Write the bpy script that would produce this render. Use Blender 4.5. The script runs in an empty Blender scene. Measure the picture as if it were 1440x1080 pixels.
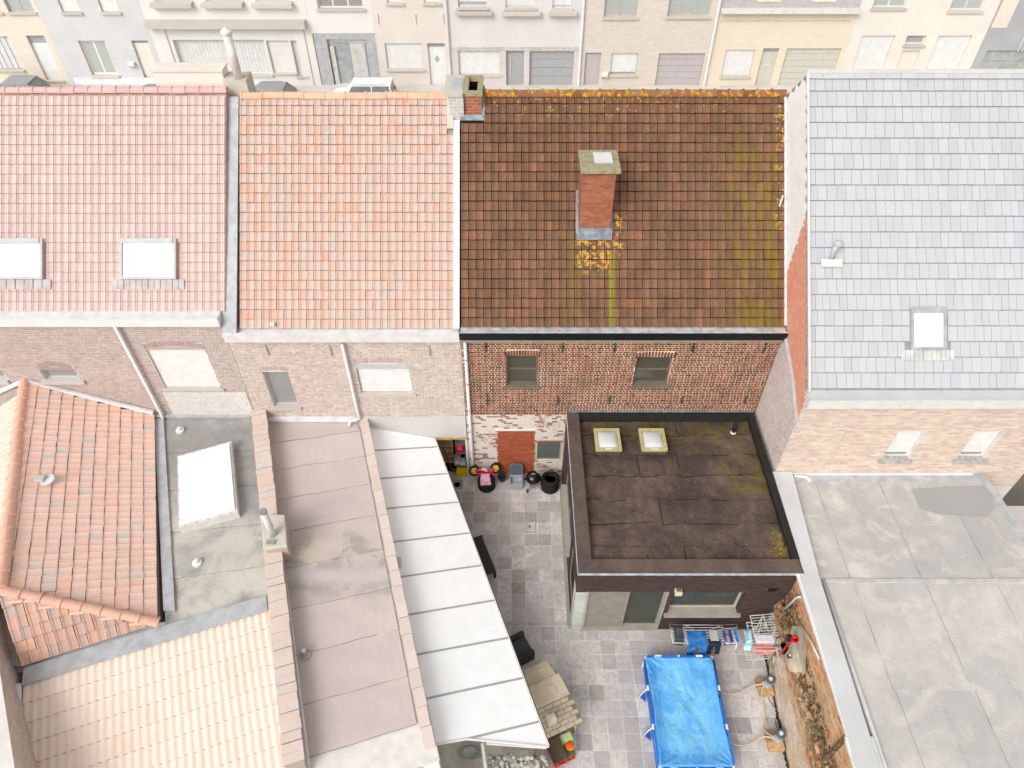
import bpy, bmesh, math, random
from mathutils import Vector, Matrix, noise as mnoise

random.seed(7)
S = bpy.context.scene
COL = S.collection

# ------------------------------------------------------------------ camera
CAM_H, PITCH, FOC = 21.8, math.radians(45.7), 1000.0 / 1440.0
cam_d = bpy.data.cameras.new("camera")
cam = bpy.data.objects.new("camera", cam_d)
COL.objects.link(cam)
cam.location = (0, 0, CAM_H)
cam.rotation_euler = (math.pi / 2 - PITCH, 0, 0)
cam_d.sensor_width = 36.0
cam_d.lens = 36.0 * FOC
cam_d.clip_start = 0.1
cam_d.clip_end = 600
S.camera = cam

# ------------------------------------------------------------------ light: bright overcast day
SUN_EL, SUN_AZ = math.radians(42), math.radians(216)
w = bpy.data.worlds.new("World")
S.world = w
w.use_nodes = True
nt = w.node_tree
bg = nt.nodes["Background"]
sky = nt.nodes.new("ShaderNodeTexSky")
sky.sky_type = 'NISHITA'
sky.sun_disc = False
sky.sun_elevation = SUN_EL
sky.sun_rotation = SUN_AZ
sky.dust_density = 3.0
sky.air_density = 1.0
hs = nt.nodes.new("ShaderNodeHueSaturation")
hs.inputs['Saturation'].default_value = 0.05
nt.links.new(sky.outputs[0], hs.inputs['Color'])
nt.links.new(hs.outputs[0], bg.inputs[0])
bg.inputs[1].default_value = 0.15
sd = bpy.data.lights.new("sun", 'SUN')
sd.energy = 0.8
sd.angle = math.radians(30)
sd.color = (1.0, 0.965, 0.91)
sun = bpy.data.objects.new("sun", sd)
COL.objects.link(sun)
sdir = Vector((math.sin(SUN_AZ) * math.cos(SUN_EL), math.cos(SUN_AZ) * math.cos(SUN_EL), math.sin(SUN_EL)))
sun.rotation_euler = sdir.to_track_quat('Z', 'Y').to_euler()
S.view_settings.view_transform = 'Standard'
S.view_settings.look = 'None'
S.view_settings.gamma = 1.0
S.view_settings.exposure = 0.40
S.view_settings.use_curve_mapping = False
S.render.engine = 'CYCLES'

# ------------------------------------------------------------------ helpers
SN, CS = math.sin(PITCH), math.cos(PITCH)


def at(px, py, Z=None, Y=None, X=None):
    """Survey: the point on the plane of known height / depth seen at a photo pixel (1440 wide)."""
    u, v = (px - 720) / 1000.0, (py - 540) / 1000.0
    d = (u, CS - v * SN, -(SN + v * CS))
    if Z is not None:
        t = (Z - CAM_H) / d[2]
    elif Y is not None:
        t = Y / d[1]
    else:
        t = X / d[0]
    return Vector((d[0] * t, d[1] * t, CAM_H + d[2] * t))


def lin(c):
    return tuple((x / 255 / 12.92) if x / 255 <= 0.04045 else ((x / 255 + 0.055) / 1.055) ** 2.4 for x in c[:3]) + (1.0,)


class NT:
    def __init__(s, name):
        s.m = bpy.data.materials.new(name)
        s.m.use_nodes = True
        s.t = s.m.node_tree
        s.b = s.t.nodes["Principled BSDF"]
        s.geo = s.t.nodes.new("ShaderNodeNewGeometry")
        s.pos = s.geo.outputs['Position']

    def n(s, typ, **kw):
        nd = s.t.nodes.new(typ)
        for k, v in kw.items():
            setattr(nd, k, v)
        return nd

    def put(s, sock, v):
        if isinstance(v, bpy.types.NodeSocket):
            s.t.links.new(v, sock)
        else:
            sock.default_value = v

    def math(s, op, a, b=0.0, c=0.0, clamp=False):
        nd = s.n("ShaderNodeMath", operation=op, use_clamp=clamp)
        s.put(nd.inputs[0], a); s.put(nd.inputs[1], b)
        if len(nd.inputs) > 2: s.put(nd.inputs[2], c)
        return nd.outputs[0]

    def noise(s, scale, detail=3, vec=None, rough=0.55, dist=0.0):
        nd = s.n("ShaderNodeTexNoise")
        s.put(nd.inputs['Vector'], vec or s.pos)
        nd.inputs['Scale'].default_value = scale
        nd.inputs['Detail'].default_value = detail
        nd.inputs['Roughness'].default_value = rough
        nd.inputs['Distortion'].default_value = dist
        return nd.outputs['Fac']

    def scaled(s, sc, rot=(0, 0, 0), loc=(0, 0, 0)):
        nd = s.n("ShaderNodeMapping")
        s.put(nd.inputs['Vector'], s.pos)
        nd.inputs['Scale'].default_value = sc
        nd.inputs['Rotation'].default_value = rot
        nd.inputs['Location'].default_value = loc
        return nd.outputs[0]

    def step(s, v, a, b):
        nd = s.n("ShaderNodeMapRange", interpolation_type='SMOOTHSTEP')
        s.put(nd.inputs['Value'], v)
        nd.inputs['From Min'].default_value = a
        nd.inputs['From Max'].default_value = b
        return nd.outputs[0]

    def mix(s, f, a, b, mode='MIX'):
        nd = s.n("ShaderNodeMix", data_type='RGBA', blend_type=mode)
        s.put(nd.inputs[0], f); s.put(nd.inputs[6], a); s.put(nd.inputs[7], b)
        return nd.outputs[2]

    def rand(s):
        """one number per piece, whether it is an object of its own or an island of a joined mesh"""
        oi = s.n("ShaderNodeObjectInfo")
        a = s.math('ADD', oi.outputs['Random'], s.geo.outputs['Random Per Island'])
        return s.math('FRACT', a)

    def ramp(s, v, cols, const=False):
        nd = s.n("ShaderNodeValToRGB")
        cr = nd.color_ramp
        cr.interpolation = 'CONSTANT' if const else 'LINEAR'
        k = len(cols)
        while len(cr.elements) < k:
            cr.elements.new(0.5)
        for i, c in enumerate(cols):
            cr.elements[i].position = (i / k if const else i / max(1, k - 1))
            cr.elements[i].color = lin(c)
        s.put(nd.inputs[0], v)
        return nd.outputs[0]

    def axis(s, i):
        nd = s.n("ShaderNodeSeparateXYZ")
        s.put(nd.inputs[0], s.pos)
        return nd.outputs[i]

    def box(s, x=None, y=None, z=None, soft=0.15):
        """soft window in world space for a stain that belongs to one spot"""
        out = None
        for i, r in enumerate((x, y, z)):
            if r is None: continue
            p = s.axis(i)
            q = s.math('MULTIPLY', s.step(p, r[0] - soft, r[0] + soft), s.math('SUBTRACT', 1.0, s.step(p, r[1] - soft, r[1] + soft)))
            out = q if out is None else s.math('MULTIPLY', out, q)
        return out

    def bump(s, h, strength=0.3, dist=0.02):
        nd = s.n("ShaderNodeBump")
        nd.inputs['Strength'].default_value = strength
        nd.inputs['Distance'].default_value = dist
        s.put(nd.inputs['Height'], h)
        s.t.links.new(nd.outputs[0], s.b.inputs['Normal'])

    def done(s, col, rough=0.85, metal=0.0, spec=0.3):
        s.put(s.b.inputs['Base Color'], col)
        s.put(s.b.inputs['Roughness'], rough)
        s.b.inputs['Metallic'].default_value = metal
        s.b.inputs['Specular IOR Level'].default_value = spec
        return s.m


# how much of its nominal reflectance each surface keeps
K = {'pale grey slate': .88, 'pale grey render': .96, 'white render facade': .95, 'pale pink beige render': .96, 'pale lilac white render': .95, 'cream render': .94, 'faded pink concrete tile': .92, 'faded orange clay tile': .90, 'pale pink brick': .90, 'pale orange brick': .93,
     'mixed cream and pink brick': .93, 'cream profiled roof sheet': .99, 'dirty faded red tile': .96, 'brown clay roof tile': 1.0, 'red brown brick': 1.12,
     'grey slate paver': 1.36, 'bright orange gable tile': .9, 'pale mortar': .9, 'faded red clay tile': 1.08, 'pale orange coping tile': .95, 'pink ridge tile': .93,
     'clay ridge tile with lichen': 1.05, 'dark brown facing brick': 1.1, 'dark roofing felt': 1.2, 'felt parapet cap': 1.15, 'weathered pale flat roof': 1.0,
     'faded pink roofing felt': .96, 'pale border paver': 1.05, 'opal white roof panel': 1.03, 'lime mortar': 1.12, 'chimney brick': .95}


def kk(name, cols):
    k = K.get(name, 1.0)
    return [tuple(min(253, x * k) for x in c) for c in cols]


def plain(name, c, rough=0.7, metal=0.0, var=0.06, scale=3.0, spec=0.3, bump=0.0):
    """a plain painted / cast surface with faint mottling"""
    t = NT(name)
    f = t.noise(scale, 4)
    c = kk(name, [c])[0]
    a = tuple(max(0, x * (1 - var)) for x in c); b = tuple(min(255, x * (1 + var)) for x in c)
    col = t.ramp(t.step(f, 0.3, 0.7), [a, b])
    if bump: t.bump(t.noise(scale * 12, 3), bump, 0.01)
    return t.done(col, rough, metal, spec)


def pieces(name, cols, rough=0.85, grime=None, grime_amt=0.5, gscale=1.2, grain=0.15, bump=0.35, extra=None, streak=None):
    """tiles, bricks, pavers: each piece its own shade, uneven grain, patches of grime"""
    t = NT(name)
    cols = kk(name, cols)
    if grime: grime = kk(name, [grime])[0]
    col = t.ramp(t.rand(), cols)
    g = t.noise(16, 5, rough=0.7)
    col = t.mix(t.math('MULTIPLY', t.step(g, 0.35, 0.75), grain), col, lin(tuple(x * 0.55 for x in cols[0])))
    if grime:
        m = t.step(t.noise(gscale, 5, rough=0.65, vec=streak and t.scaled(streak)), 0.45, 0.7)
        m2 = t.step(t.noise(9, 4, rough=0.7), 0.35, 0.65)
        col = t.mix(t.math('MULTIPLY', t.math('MULTIPLY', m, m2), grime_amt), col, lin(grime))
    if extra: col = extra(t, col)
    t.bump(t.noise(40, 4, rough=0.7), bump, 0.01)
    return t.done(col, rough)


def felt(name, base, dirt, moss=None, layers=(), bump=0.4, scale=0.5, amt=0.6, seams=None):
    """roofing felt / concrete: mottled sheet with dust and stains"""
    t = NT(name)
    base, dirt = kk(name, [base, dirt])
    tone = t.math('MULTIPLY', t.rand(), .22)
    n1 = t.noise(scale, 6, rough=0.6, dist=0.6)
    n2 = t.noise(scale * 6, 5, rough=0.7)
    f = t.step(t.math('ADD', t.math('MULTIPLY', n1, 0.7), t.math('MULTIPLY', n2, 0.3)), 0.38, 0.66)
    col = t.mix(t.math('MULTIPLY', f, amt), lin(base), lin(dirt))
    fine = t.step(t.noise(30, 4, rough=0.8), 0.3, 0.8)
    col = t.mix(t.math('MULTIPLY', fine, 0.22), col, lin(tuple(x * 0.7 for x in base)))
    for (c, win, nsc, lo, hi, am) in layers:
        k = t.step(t.noise(nsc, 5, rough=0.65, dist=0.8), lo, hi)
        if win: k = t.math('MULTIPLY', k, t.box(*win[:3], soft=win[3]))
        col = t.mix(t.math('MULTIPLY', k, am), col, lin(c))
    h = t.math('ADD', t.noise(2.2, 4, dist=1.5), t.math('MULTIPLY', t.noise(35, 3), 0.15))
    t.bump(h, bump, 0.05)
    col = t.mix(tone, col, lin(tuple(x * 0.72 for x in base)))
    return t.done(col, 0.85)


# ---- objects
WORLD = {}


def wm(o):
    m = Matrix.Identity(4)
    chain = []
    while o:
        chain.append(o); o = o.parent
    for q in reversed(chain):
        m = m @ q.matrix_parent_inverse @ Matrix.LocRotScale(q.location, q.rotation_euler, q.scale)
    return m


def thing(name, label, cat, loc=(0, 0, 0), rz=0.0, group=None):
    o = bpy.data.objects.new(name, None)
    o.empty_display_size = 0.3
    COL.objects.link(o)
    o.location = loc
    o.rotation_euler = (0, 0, rz)
    o['label'] = label; o['category'] = cat
    if group: o['group'] = group
    return o


def tag(o, label=None, cat=None, group=None, kind=None):
    if label: o['label'] = label
    if cat: o['category'] = cat
    if group: o['group'] = group
    if kind: o['kind'] = kind
    return o


def link(o, parent=None, world=False):
    COL.objects.link(o)
    if parent:
        o.parent = parent
        if world:
            o.matrix_parent_inverse = wm(parent).inverted()
    return o


class MB:
    def __init__(s):
        s.v = []; s.f = []

    def add(s, vs, fs):
        k = len(s.v)
        s.v.extend([tuple(p) for p in vs])
        s.f.extend([tuple(i + k for i in f) for f in fs])
        return s

    def box(s, x0, x1, y0, y1, z0, z1):
        vs = [(x, y, z) for z in (z0, z1) for y in (y0, y1) for x in (x0, x1)]
        return s.add(vs, [(0, 2, 3, 1), (4, 5, 7, 6), (0, 1, 5, 4), (2, 6, 7, 3), (0, 4, 6, 2), (1, 3, 7, 5)])

    def obox(s, o, u, v, n, a0, a1, b0, b1, c0, c1):
        """box in a frame: origin o, axes u v n"""
        vs = [o + u * a + v * b + n * c for c in (c0, c1) for b in (b0, b1) for a in (a0, a1)]
        fl = [(0, 2, 3, 1), (4, 5, 7, 6), (0, 1, 5, 4), (2, 6, 7, 3), (0, 4, 6, 2), (1, 3, 7, 5)]
        if u.cross(v).dot(n) < 0: fl = [tuple(reversed(f)) for f in fl]
        return s.add(vs, fl)

    def prism(s, pts, off):
        """polygon (3D points) pushed by the vector off"""
        k = len(pts)
        off = Vector(off)
        pts = [Vector(p) for p in pts]
        nrm = Vector((0, 0, 0))
        for i in range(k): nrm += pts[i].cross(pts[(i + 1) % k])
        if nrm.dot(off) < 0: pts.reverse()
        vs = pts + [p + off for p in pts]
        fs = [tuple(reversed(range(k))), tuple(range(k, 2 * k))]
        fs += [(i, (i + 1) % k, (i + 1) % k + k, i + k) for i in range(k)]
        return s.add(vs, fs)

    def quad(s, *p):
        return s.add(p, [tuple(range(len(p)))])

    def tube(s, pts, r, seg=8, caps=True):
        pts = [Vector(p) for p in pts]
        rr = r if isinstance(r, (list, tuple)) else [r] * len(pts)
        rings = []
        prev = None
        for i, p in enumerate(pts):
            d = (pts[min(i + 1, len(pts) - 1)] - pts[max(i - 1, 0)])
            d = d.normalized() if d.length > 1e-9 else Vector((0, 0, 1))
            if prev is None:
                a = Vector((0, 0, 1)) if abs(d.z) < 0.9 else Vector((1, 0, 0))
                x = d.cross(a).normalized()
            else:
                x = (prev - d * prev.dot(d)).normalized()
            prev = x
            y = d.cross(x)
            rings.append([p + (x * math.cos(2 * math.pi * j / seg) + y * math.sin(2 * math.pi * j / seg)) * rr[i] for j in range(seg)])
        vs = [q for r_ in rings for q in r_]
        fs = []
        for i in range(len(rings) - 1):
            for j in range(seg):
                a, b = i * seg + j, i * seg + (j + 1) % seg
                fs.append((a, b, b + seg, a + seg))
        if caps:
            fs.append(tuple(reversed(range(seg))))
            fs.append(tuple(range((len(rings) - 1) * seg, len(rings) * seg)))
        return s.add(vs, fs)

    def lathe(s, prof, c=(0, 0, 0), seg=20, axis='Z'):
        """profile (r, z) pairs turned round an axis through c"""
        vs = []
        for r, z in prof:
            for j in range(seg):
                a = 2 * math.pi * j / seg
                x, y = r * math.cos(a), r * math.sin(a)
                if axis == 'Z': p = (x, y, z)
                elif axis == 'Y': p = (x, -z, y)
                else: p = (z, x, y)
                vs.append((p[0] + c[0], p[1] + c[1], p[2] + c[2]))
        fs = []
        for i in range(len(prof) - 1):
            for j in range(seg):
                a, b = i * seg + j, i * seg + (j + 1) % seg
                fs.append((a, b, b + seg, a + seg))
        if prof[0][0] > 1e-6: fs.append(tuple(reversed(range(seg))))
        if prof[-1][0] > 1e-6: fs.append(tuple(range((len(prof) - 1) * seg, len(prof) * seg)))
        return s.add(vs, fs)

    def mesh(s, name, smooth=False):
        me = bpy.data.meshes.new(name)
        me.from_pydata(s.v, [], s.f)
        if smooth: me.polygons.foreach_set('use_smooth', [True] * len(me.polygons))
        me.update()
        return me

    def build(s, name, mat, parent=None, smooth=False, world=True, kind=None, bevel=0.0, label=None):
        me = s.mesh(name, smooth)
        me.materials.append(mat)
        o = bpy.data.objects.new(name, me)
        link(o, parent, world)
        if kind: o['kind'] = kind
        if label: o['label'] = label
        if bevel:
            b = o.modifiers.new('bevel', 'BEVEL'); b.width = bevel; b.segments = 2; b.limit_method = 'ANGLE'
        return o


def X3(x, y, z): return Vector((x, y, z))


# ---- tile meshes: local x = along the course, y = up the slope, z = out of the roof
def skirted(prof, ln, front, k, depth=.045, scallop=0.0):
    """a tile laid with open joints: shaped top and a skirt on all four sides"""
    m = MB()
    n = len(prof)
    hm_ = max(h for x, h in prof) or 1
    sy = [scallop * (h if scallop > .5 else (.0 if 0 < i < len(prof) - 1 else -hm_)) for i, (x, h) in enumerate(prof)]
    bot = [(x, -sy[i], h + front) for i, (x, h) in enumerate(prof)]
    top = [(x, ln, h) for x, h in prof]
    vs = bot + top + [(x, -sy[i], -depth) for i, (x, h) in enumerate(prof)] + [(x, ln, -depth) for x, h in prof]
    fs = [(i, i + 1, i + 1 + n, i + n) for i in range(n - 1)]
    fs += [(i + 2 * n, i + 1 + 2 * n, i + 1, i) for i in range(n - 1)]
    fs += [(0, n, 3 * n, 2 * n), (n - 1, 3 * n - 1, 4 * n - 1, 2 * n - 1)]
    return m.add(vs, fs)


def pan_tile(wd, ln, roll=0.032, front=0.035, gap=0.012, gapv=0.012, scallop=.35):
    prof = [(0.0, 0.35), (0.10, 1.0), (0.22, 0.7), (0.34, 0.15), (0.7, 0.0), (0.9, 0.2), (1.0, 0.6)]
    return skirted([(gap / 2 + p * (wd - gap), h * roll) for p, h in prof], ln - gapv, front, 0, scallop=scallop)


def wave_tile(wd, ln, roll=0.045, front=0.03):
    k = 9
    prof = [(i / (k - 1) * wd, roll * (0.5 - 0.5 * math.cos(2 * math.pi * i / (k - 1) + 0.9))) for i in range(k)]
    return skirted(prof, ln - .012, front, 0, scallop=.9)


def slate(wd, ln, th=0.016, front=0.024, gap=0.008, gapv=0.014):
    return skirted([(gap / 2, 0), (wd - gap / 2, 0)], ln - gapv, front, 0)


def ridge_half(ln, r, th=0.02, seg=8):
    """half round ridge tile, x along the ridge, collar at the near end"""
    m = MB()
    st = [(0.0, r * 1.16), (0.05, r * 1.16), (0.055, r), (ln + 0.03, r * 0.96)]
    rows = []
    for x, q in st:
        rows.append([(x, -q * math.cos(math.pi * j / seg), q * math.sin(math.pi * j / seg)) for j in range(seg + 1)])
    vs = [p for r_ in rows for p in r_]
    k = seg + 1
    fs = []
    for i in range(len(rows) - 1):
        for j in range(seg):
            fs.append((i * k + j, i * k + j + 1, (i + 1) * k + j + 1, (i + 1) * k + j))
    fs.append(tuple(range(k - 1, -1, -1)))
    m.add(vs, fs)
    return m


def frame(o, u, v):
    n = u.cross(v).normalized()
    return Matrix(((u.x, v.x, n.x, o.x), (u.y, v.y, n.y, o.y), (u.z, v.z, n.z, o.z), (0, 0, 0, 1)))


def lay(parent, name, proto, spots, mat, limit=300, jit=0.004, rot=0.006, smooth=False, stuffname=None):
    """spots = matrices, nearest first: the first `limit` become objects, the rest one joined part"""
    me = proto.mesh(name, smooth); me.materials.append(mat)
    inv = wm(parent).inverted() if parent else None
    vs, fs = [], []
    for i, M in enumerate(spots):
        J = Matrix.Translation((random.uniform(-jit, jit), random.uniform(-jit, jit), random.uniform(0, jit))) @ \
            Matrix.Rotation(random.uniform(-rot, rot), 4, 'Z') @ Matrix.Rotation(random.uniform(-rot, rot), 4, 'X')
        Q = M @ J
        if i < limit:
            o = bpy.data.objects.new(name, me)
            COL.objects.link(o)
            o.parent = parent
            if parent: o.matrix_parent_inverse = inv
            o.matrix_basis = Q
        else:
            k = len(vs)
            vs.extend([tuple(Q @ Vector(p)) for p in proto.v])
            fs.extend([tuple(a + k for a in f) for f in proto.f])
    if vs:
        m = MB(); m.v = vs; m.f = fs
        m.build(stuffname or name + '_field', mat, parent, smooth=smooth, kind='stuff')


def tile_face(parent, name, proto, O, u, v, w, c, ncol, nrow, mat, keep=None, limit=300, stagger=0.0, **kw):
    u = u.normalized(); v = v.normalized()
    sp = []
    for r in range(nrow):
        off = (r % 2) * stagger * w
        for k in range(-1 if stagger else 0, ncol):
            uc, vc = (k + 0.5) * w + off, (r + 0.5) * c
            if keep and not keep(uc, vc): continue
            sp.append(frame(O + u * (k * w + off) + v * (r * c), u, v))
    lay(parent, name, proto, sp, mat, limit, **kw)


def inpoly(x, y, P):
    c = False
    for i in range(len(P)):
        x1, y1 = P[i]; x2, y2 = P[i - 1]
        if (y1 > y) != (y2 > y) and x < (x2 - x1) * (y - y1) / (y2 - y1) + x1: c = not c
    return c


# ---- brickwork: real bricks standing a few mm proud of the mortar
def bricks(parent, o, u, n, x0, x1, z0, z1, mat, holes=(), keep=None, bl=0.2, bh=0.086, joint=0.017, proud=0.008, name='brick', jit=0.003, bond=False):
    m = MB()
    bl0 = bl
    up = Vector((0, 0, 1))
    r = 0
    z = z0
    while z < z1 - 0.02:
        zt = min(z + bh - joint, z1)
        off = (bl0 / 2 if r % 2 else 0) + random.uniform(-0.01, 0.01)
        if bond:
            bl = bl0 * (.5 if r % 2 else 1); off = (bl0 * .25 if r % 2 else 0) + random.uniform(-.012, .012)
        x = x0 - off
        cuts = sorted([(h[0], h[1]) for h in holes if h[2] < zt and h[3] > z])
        while x < x1:
            a, b = max(x, x0), min(x + bl - joint, x1)
            x += bl * random.choice((1, 1, 1, 0.97, 1.03, 0.5 if (r % 3 == 0 and not bond) else 1))
            segs = [(a, b)]
            for (h0, h1) in cuts:
                ns = []
                for (p, q) in segs:
                    if q <= h0 or p >= h1: ns.append((p, q)); continue
                    if p < h0: ns.append((p, h0))
                    if q > h1: ns.append((h1, q))
                segs = ns
            for (p, q) in segs:
                if q - p < 0.03: continue
                if keep and not keep((p + q) / 2, (z + zt) / 2): continue
                d = proud + random.uniform(-jit, jit)
                A = [o + u * p + up * z, o + u * q + up * z, o + u * q + up * zt, o + u * p + up * zt]
                B = [k + n * d for k in A]
                fl = [(4, 5, 6, 7), (0, 1, 5, 4), (1, 2, 6, 5), (2, 3, 7, 6), (3, 0, 4, 7)]
                if u.cross(up).dot(n) < 0: fl = [tuple(reversed(f)) for f in fl]
                m.add(A + B, fl)
        z += bh
        r += 1
    return m.build(name, mat, parent, kind='stuff')


def wall(parent, name, o, u, n, x0, x1, z0, z1, th, mat, holes=()):
    """a solid wall with openings cut out of it"""
    up = Vector((0, 0, 1))
    m = MB()
    xs = sorted(set([x0, x1] + [h for q in holes for h in q[:2] if x0 < h < x1]))
    zs = sorted(set([z0, z1] + [h for q in holes for h in q[2:4] if z0 < h < z1]))
    for i in range(len(xs) - 1):
        for j in range(len(zs) - 1):
            cx, cz = (xs[i] + xs[i + 1]) / 2, (zs[j] + zs[j + 1]) / 2
            if any(h[0] < cx < h[1] and h[2] < cz < h[3] for h in holes): continue
            m.obox(o, u, up, n, xs[i], xs[i + 1], zs[j], zs[j + 1], -th, 0)
    return m.build(name, mat, parent)


def opening(parent, o, u, n, x0, x1, z0, z1, fmat, pmat, recess=0.12, fw=0.06, mull=(), trans=(), sill=None, smat=None, name='window',
            shutter=None, box=None, panes=True, label=None):
    """window or glazed door set back in its hole: frame > pane, sill, roller shutter"""
    up = Vector((0, 0, 1))
    d0, d1 = -recess - 0.06, -recess
    m = MB()
    m.obox(o, u, up, n, x0, x0 + fw, z0, z1, d0, d1).obox(o, u, up, n, x1 - fw, x1, z0, z1, d0, d1)
    m.obox(o, u, up, n, x0 + fw, x1 - fw, z0, z0 + fw, d0, d1).obox(o, u, up, n, x0 + fw, x1 - fw, z1 - fw, z1, d0, d1)
    for t in mull: m.obox(o, u, up, n, x0 + (x1 - x0) * t - fw / 2, x0 + (x1 - x0) * t + fw / 2, z0 + fw, z1 - fw, d0, d1 - 0.004)
    for t in trans: m.obox(o, u, up, n, x0 + fw, x1 - fw, z0 + (z1 - z0) * t - fw / 2, z0 + (z1 - z0) * t + fw / 2, d0 + 0.004, d1 - 0.008)
    fr = m.build(name, fmat, parent, label=label)
    if shutter:
        s = MB()
        k = max(4, int((z1 - z0) / 0.09)); zt = z1 - 0.02
        zb = z0 + (shutter[1] if len(shutter) > 1 else 0.02)
        h = (zt - zb) / k
        for i in range(k):
            s.obox(o, u, up, n, x0 + 0.03, x1 - 0.03, zb + i * h + 0.005, zb + (i + 1) * h, d1 + 0.012, d1 + 0.028)
        s.obox(o, u, up, n, x0 + 0.03, x1 - 0.03, zb, zt, d1 + 0.003, d1 + 0.018)
        s.build('roller_shutter', shutter[0], fr)
    if panes:
        g = MB()
        cuts = [x0 + fw] + [x0 + (x1 - x0) * t for t in mull] + [x1 - fw]
        for i in range(len(cuts) - 1):
            g = MB(); g.obox(o, u, up, n, cuts[i] + 0.002, cuts[i + 1] - 0.002, z0 + fw - .01, z1 - fw + .01, d0 + 0.02, d0 + 0.035)
            g.build('pane', pmat, fr)
    if sill:
        q = MB(); q.obox(o, u, up, n, x0 - sill[0], x1 + sill[0], z0 - sill[2], z0 + .004, -recess + 0.0, sill[1])
        q.build('window_sill', smat, fr)
    return fr

# ------------------------------------------------------------------ materials
GRY = lambda v: (v, v, v)


def main_tile_extra(t, col):
    # dark weathering, moss columns at the right, lichen by the ridge and round the chimney
    st = t.step(t.noise(2.0, 4, vec=t.scaled((1.6, .35, .35))), 0.4, 0.66)
    col = t.mix(t.math('MULTIPLY', st, 0.38), col, lin((92, 68, 46)))
    mo = t.math('MULTIPLY', t.step(t.noise(2.6, 4, vec=t.scaled((2.2, .4, .4))), 0.40, 0.6), t.box(x=(6.6, 9.0), z=(6, 11.3), soft=0.7))
    col = t.mix(t.math('MULTIPLY', mo, 0.62), col, lin((128, 112, 30)))
    mo = t.math('MULTIPLY', t.step(t.noise(5, 4), 0.35, 0.6), t.box(x=(1.55, 2.1), z=(7.2, 9.3), soft=0.2))
    col = t.mix(t.math('MULTIPLY', mo, 0.5), col, lin((120, 108, 45)))
    mo = t.box(x=(3.0, 3.17), z=(6.9, 9.0), soft=0.05)
    col = t.mix(t.math('MULTIPLY', mo, 0.75), col, lin((150, 142, 45)))
    lich = t.step(t.noise(8, 5, rough=0.6), 0.50, 0.56)
    a = t.math('MULTIPLY', lich, t.box(x=(2.0, 3.05), z=(8.55, 9.3), soft=0.12))
    r = t.math('MULTIPLY', t.step(t.noise(8, 4, rough=0.6, vec=t.scaled((1, 1, 1), loc=(3, 1, 0))), 0.60, 0.65), t.box(x=(-1.0, 7.0), z=(11.95, 12.9), soft=0.2))
    s = t.math('MULTIPLY', t.step(t.noise(7, 4), 0.56, 0.61), t.box(x=(8.12, 8.6), z=(9.5, 12.3), soft=0.15))
    b = t.math('MULTIPLY', t.step(t.noise(7, 4), 0.5, 0.56), t.box(x=(3.1, 3.4), z=(8.9, 9.8), soft=0.06))
    al = t.math('MAXIMUM', t.math('MAXIMUM', a, r), t.math('MAXIMUM', s, b))
    col = t.mix(al, col, t.mix(t.step(t.noise(18, 2), 0.42, 0.6), lin((226, 150, 12)), lin((168, 160, 110))))
    w_ = t.math('MULTIPLY', t.step(t.noise(30, 2), 0.72, 0.75), 0.7)
    return t.mix(w_, col, lin((190, 180, 160)))


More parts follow.
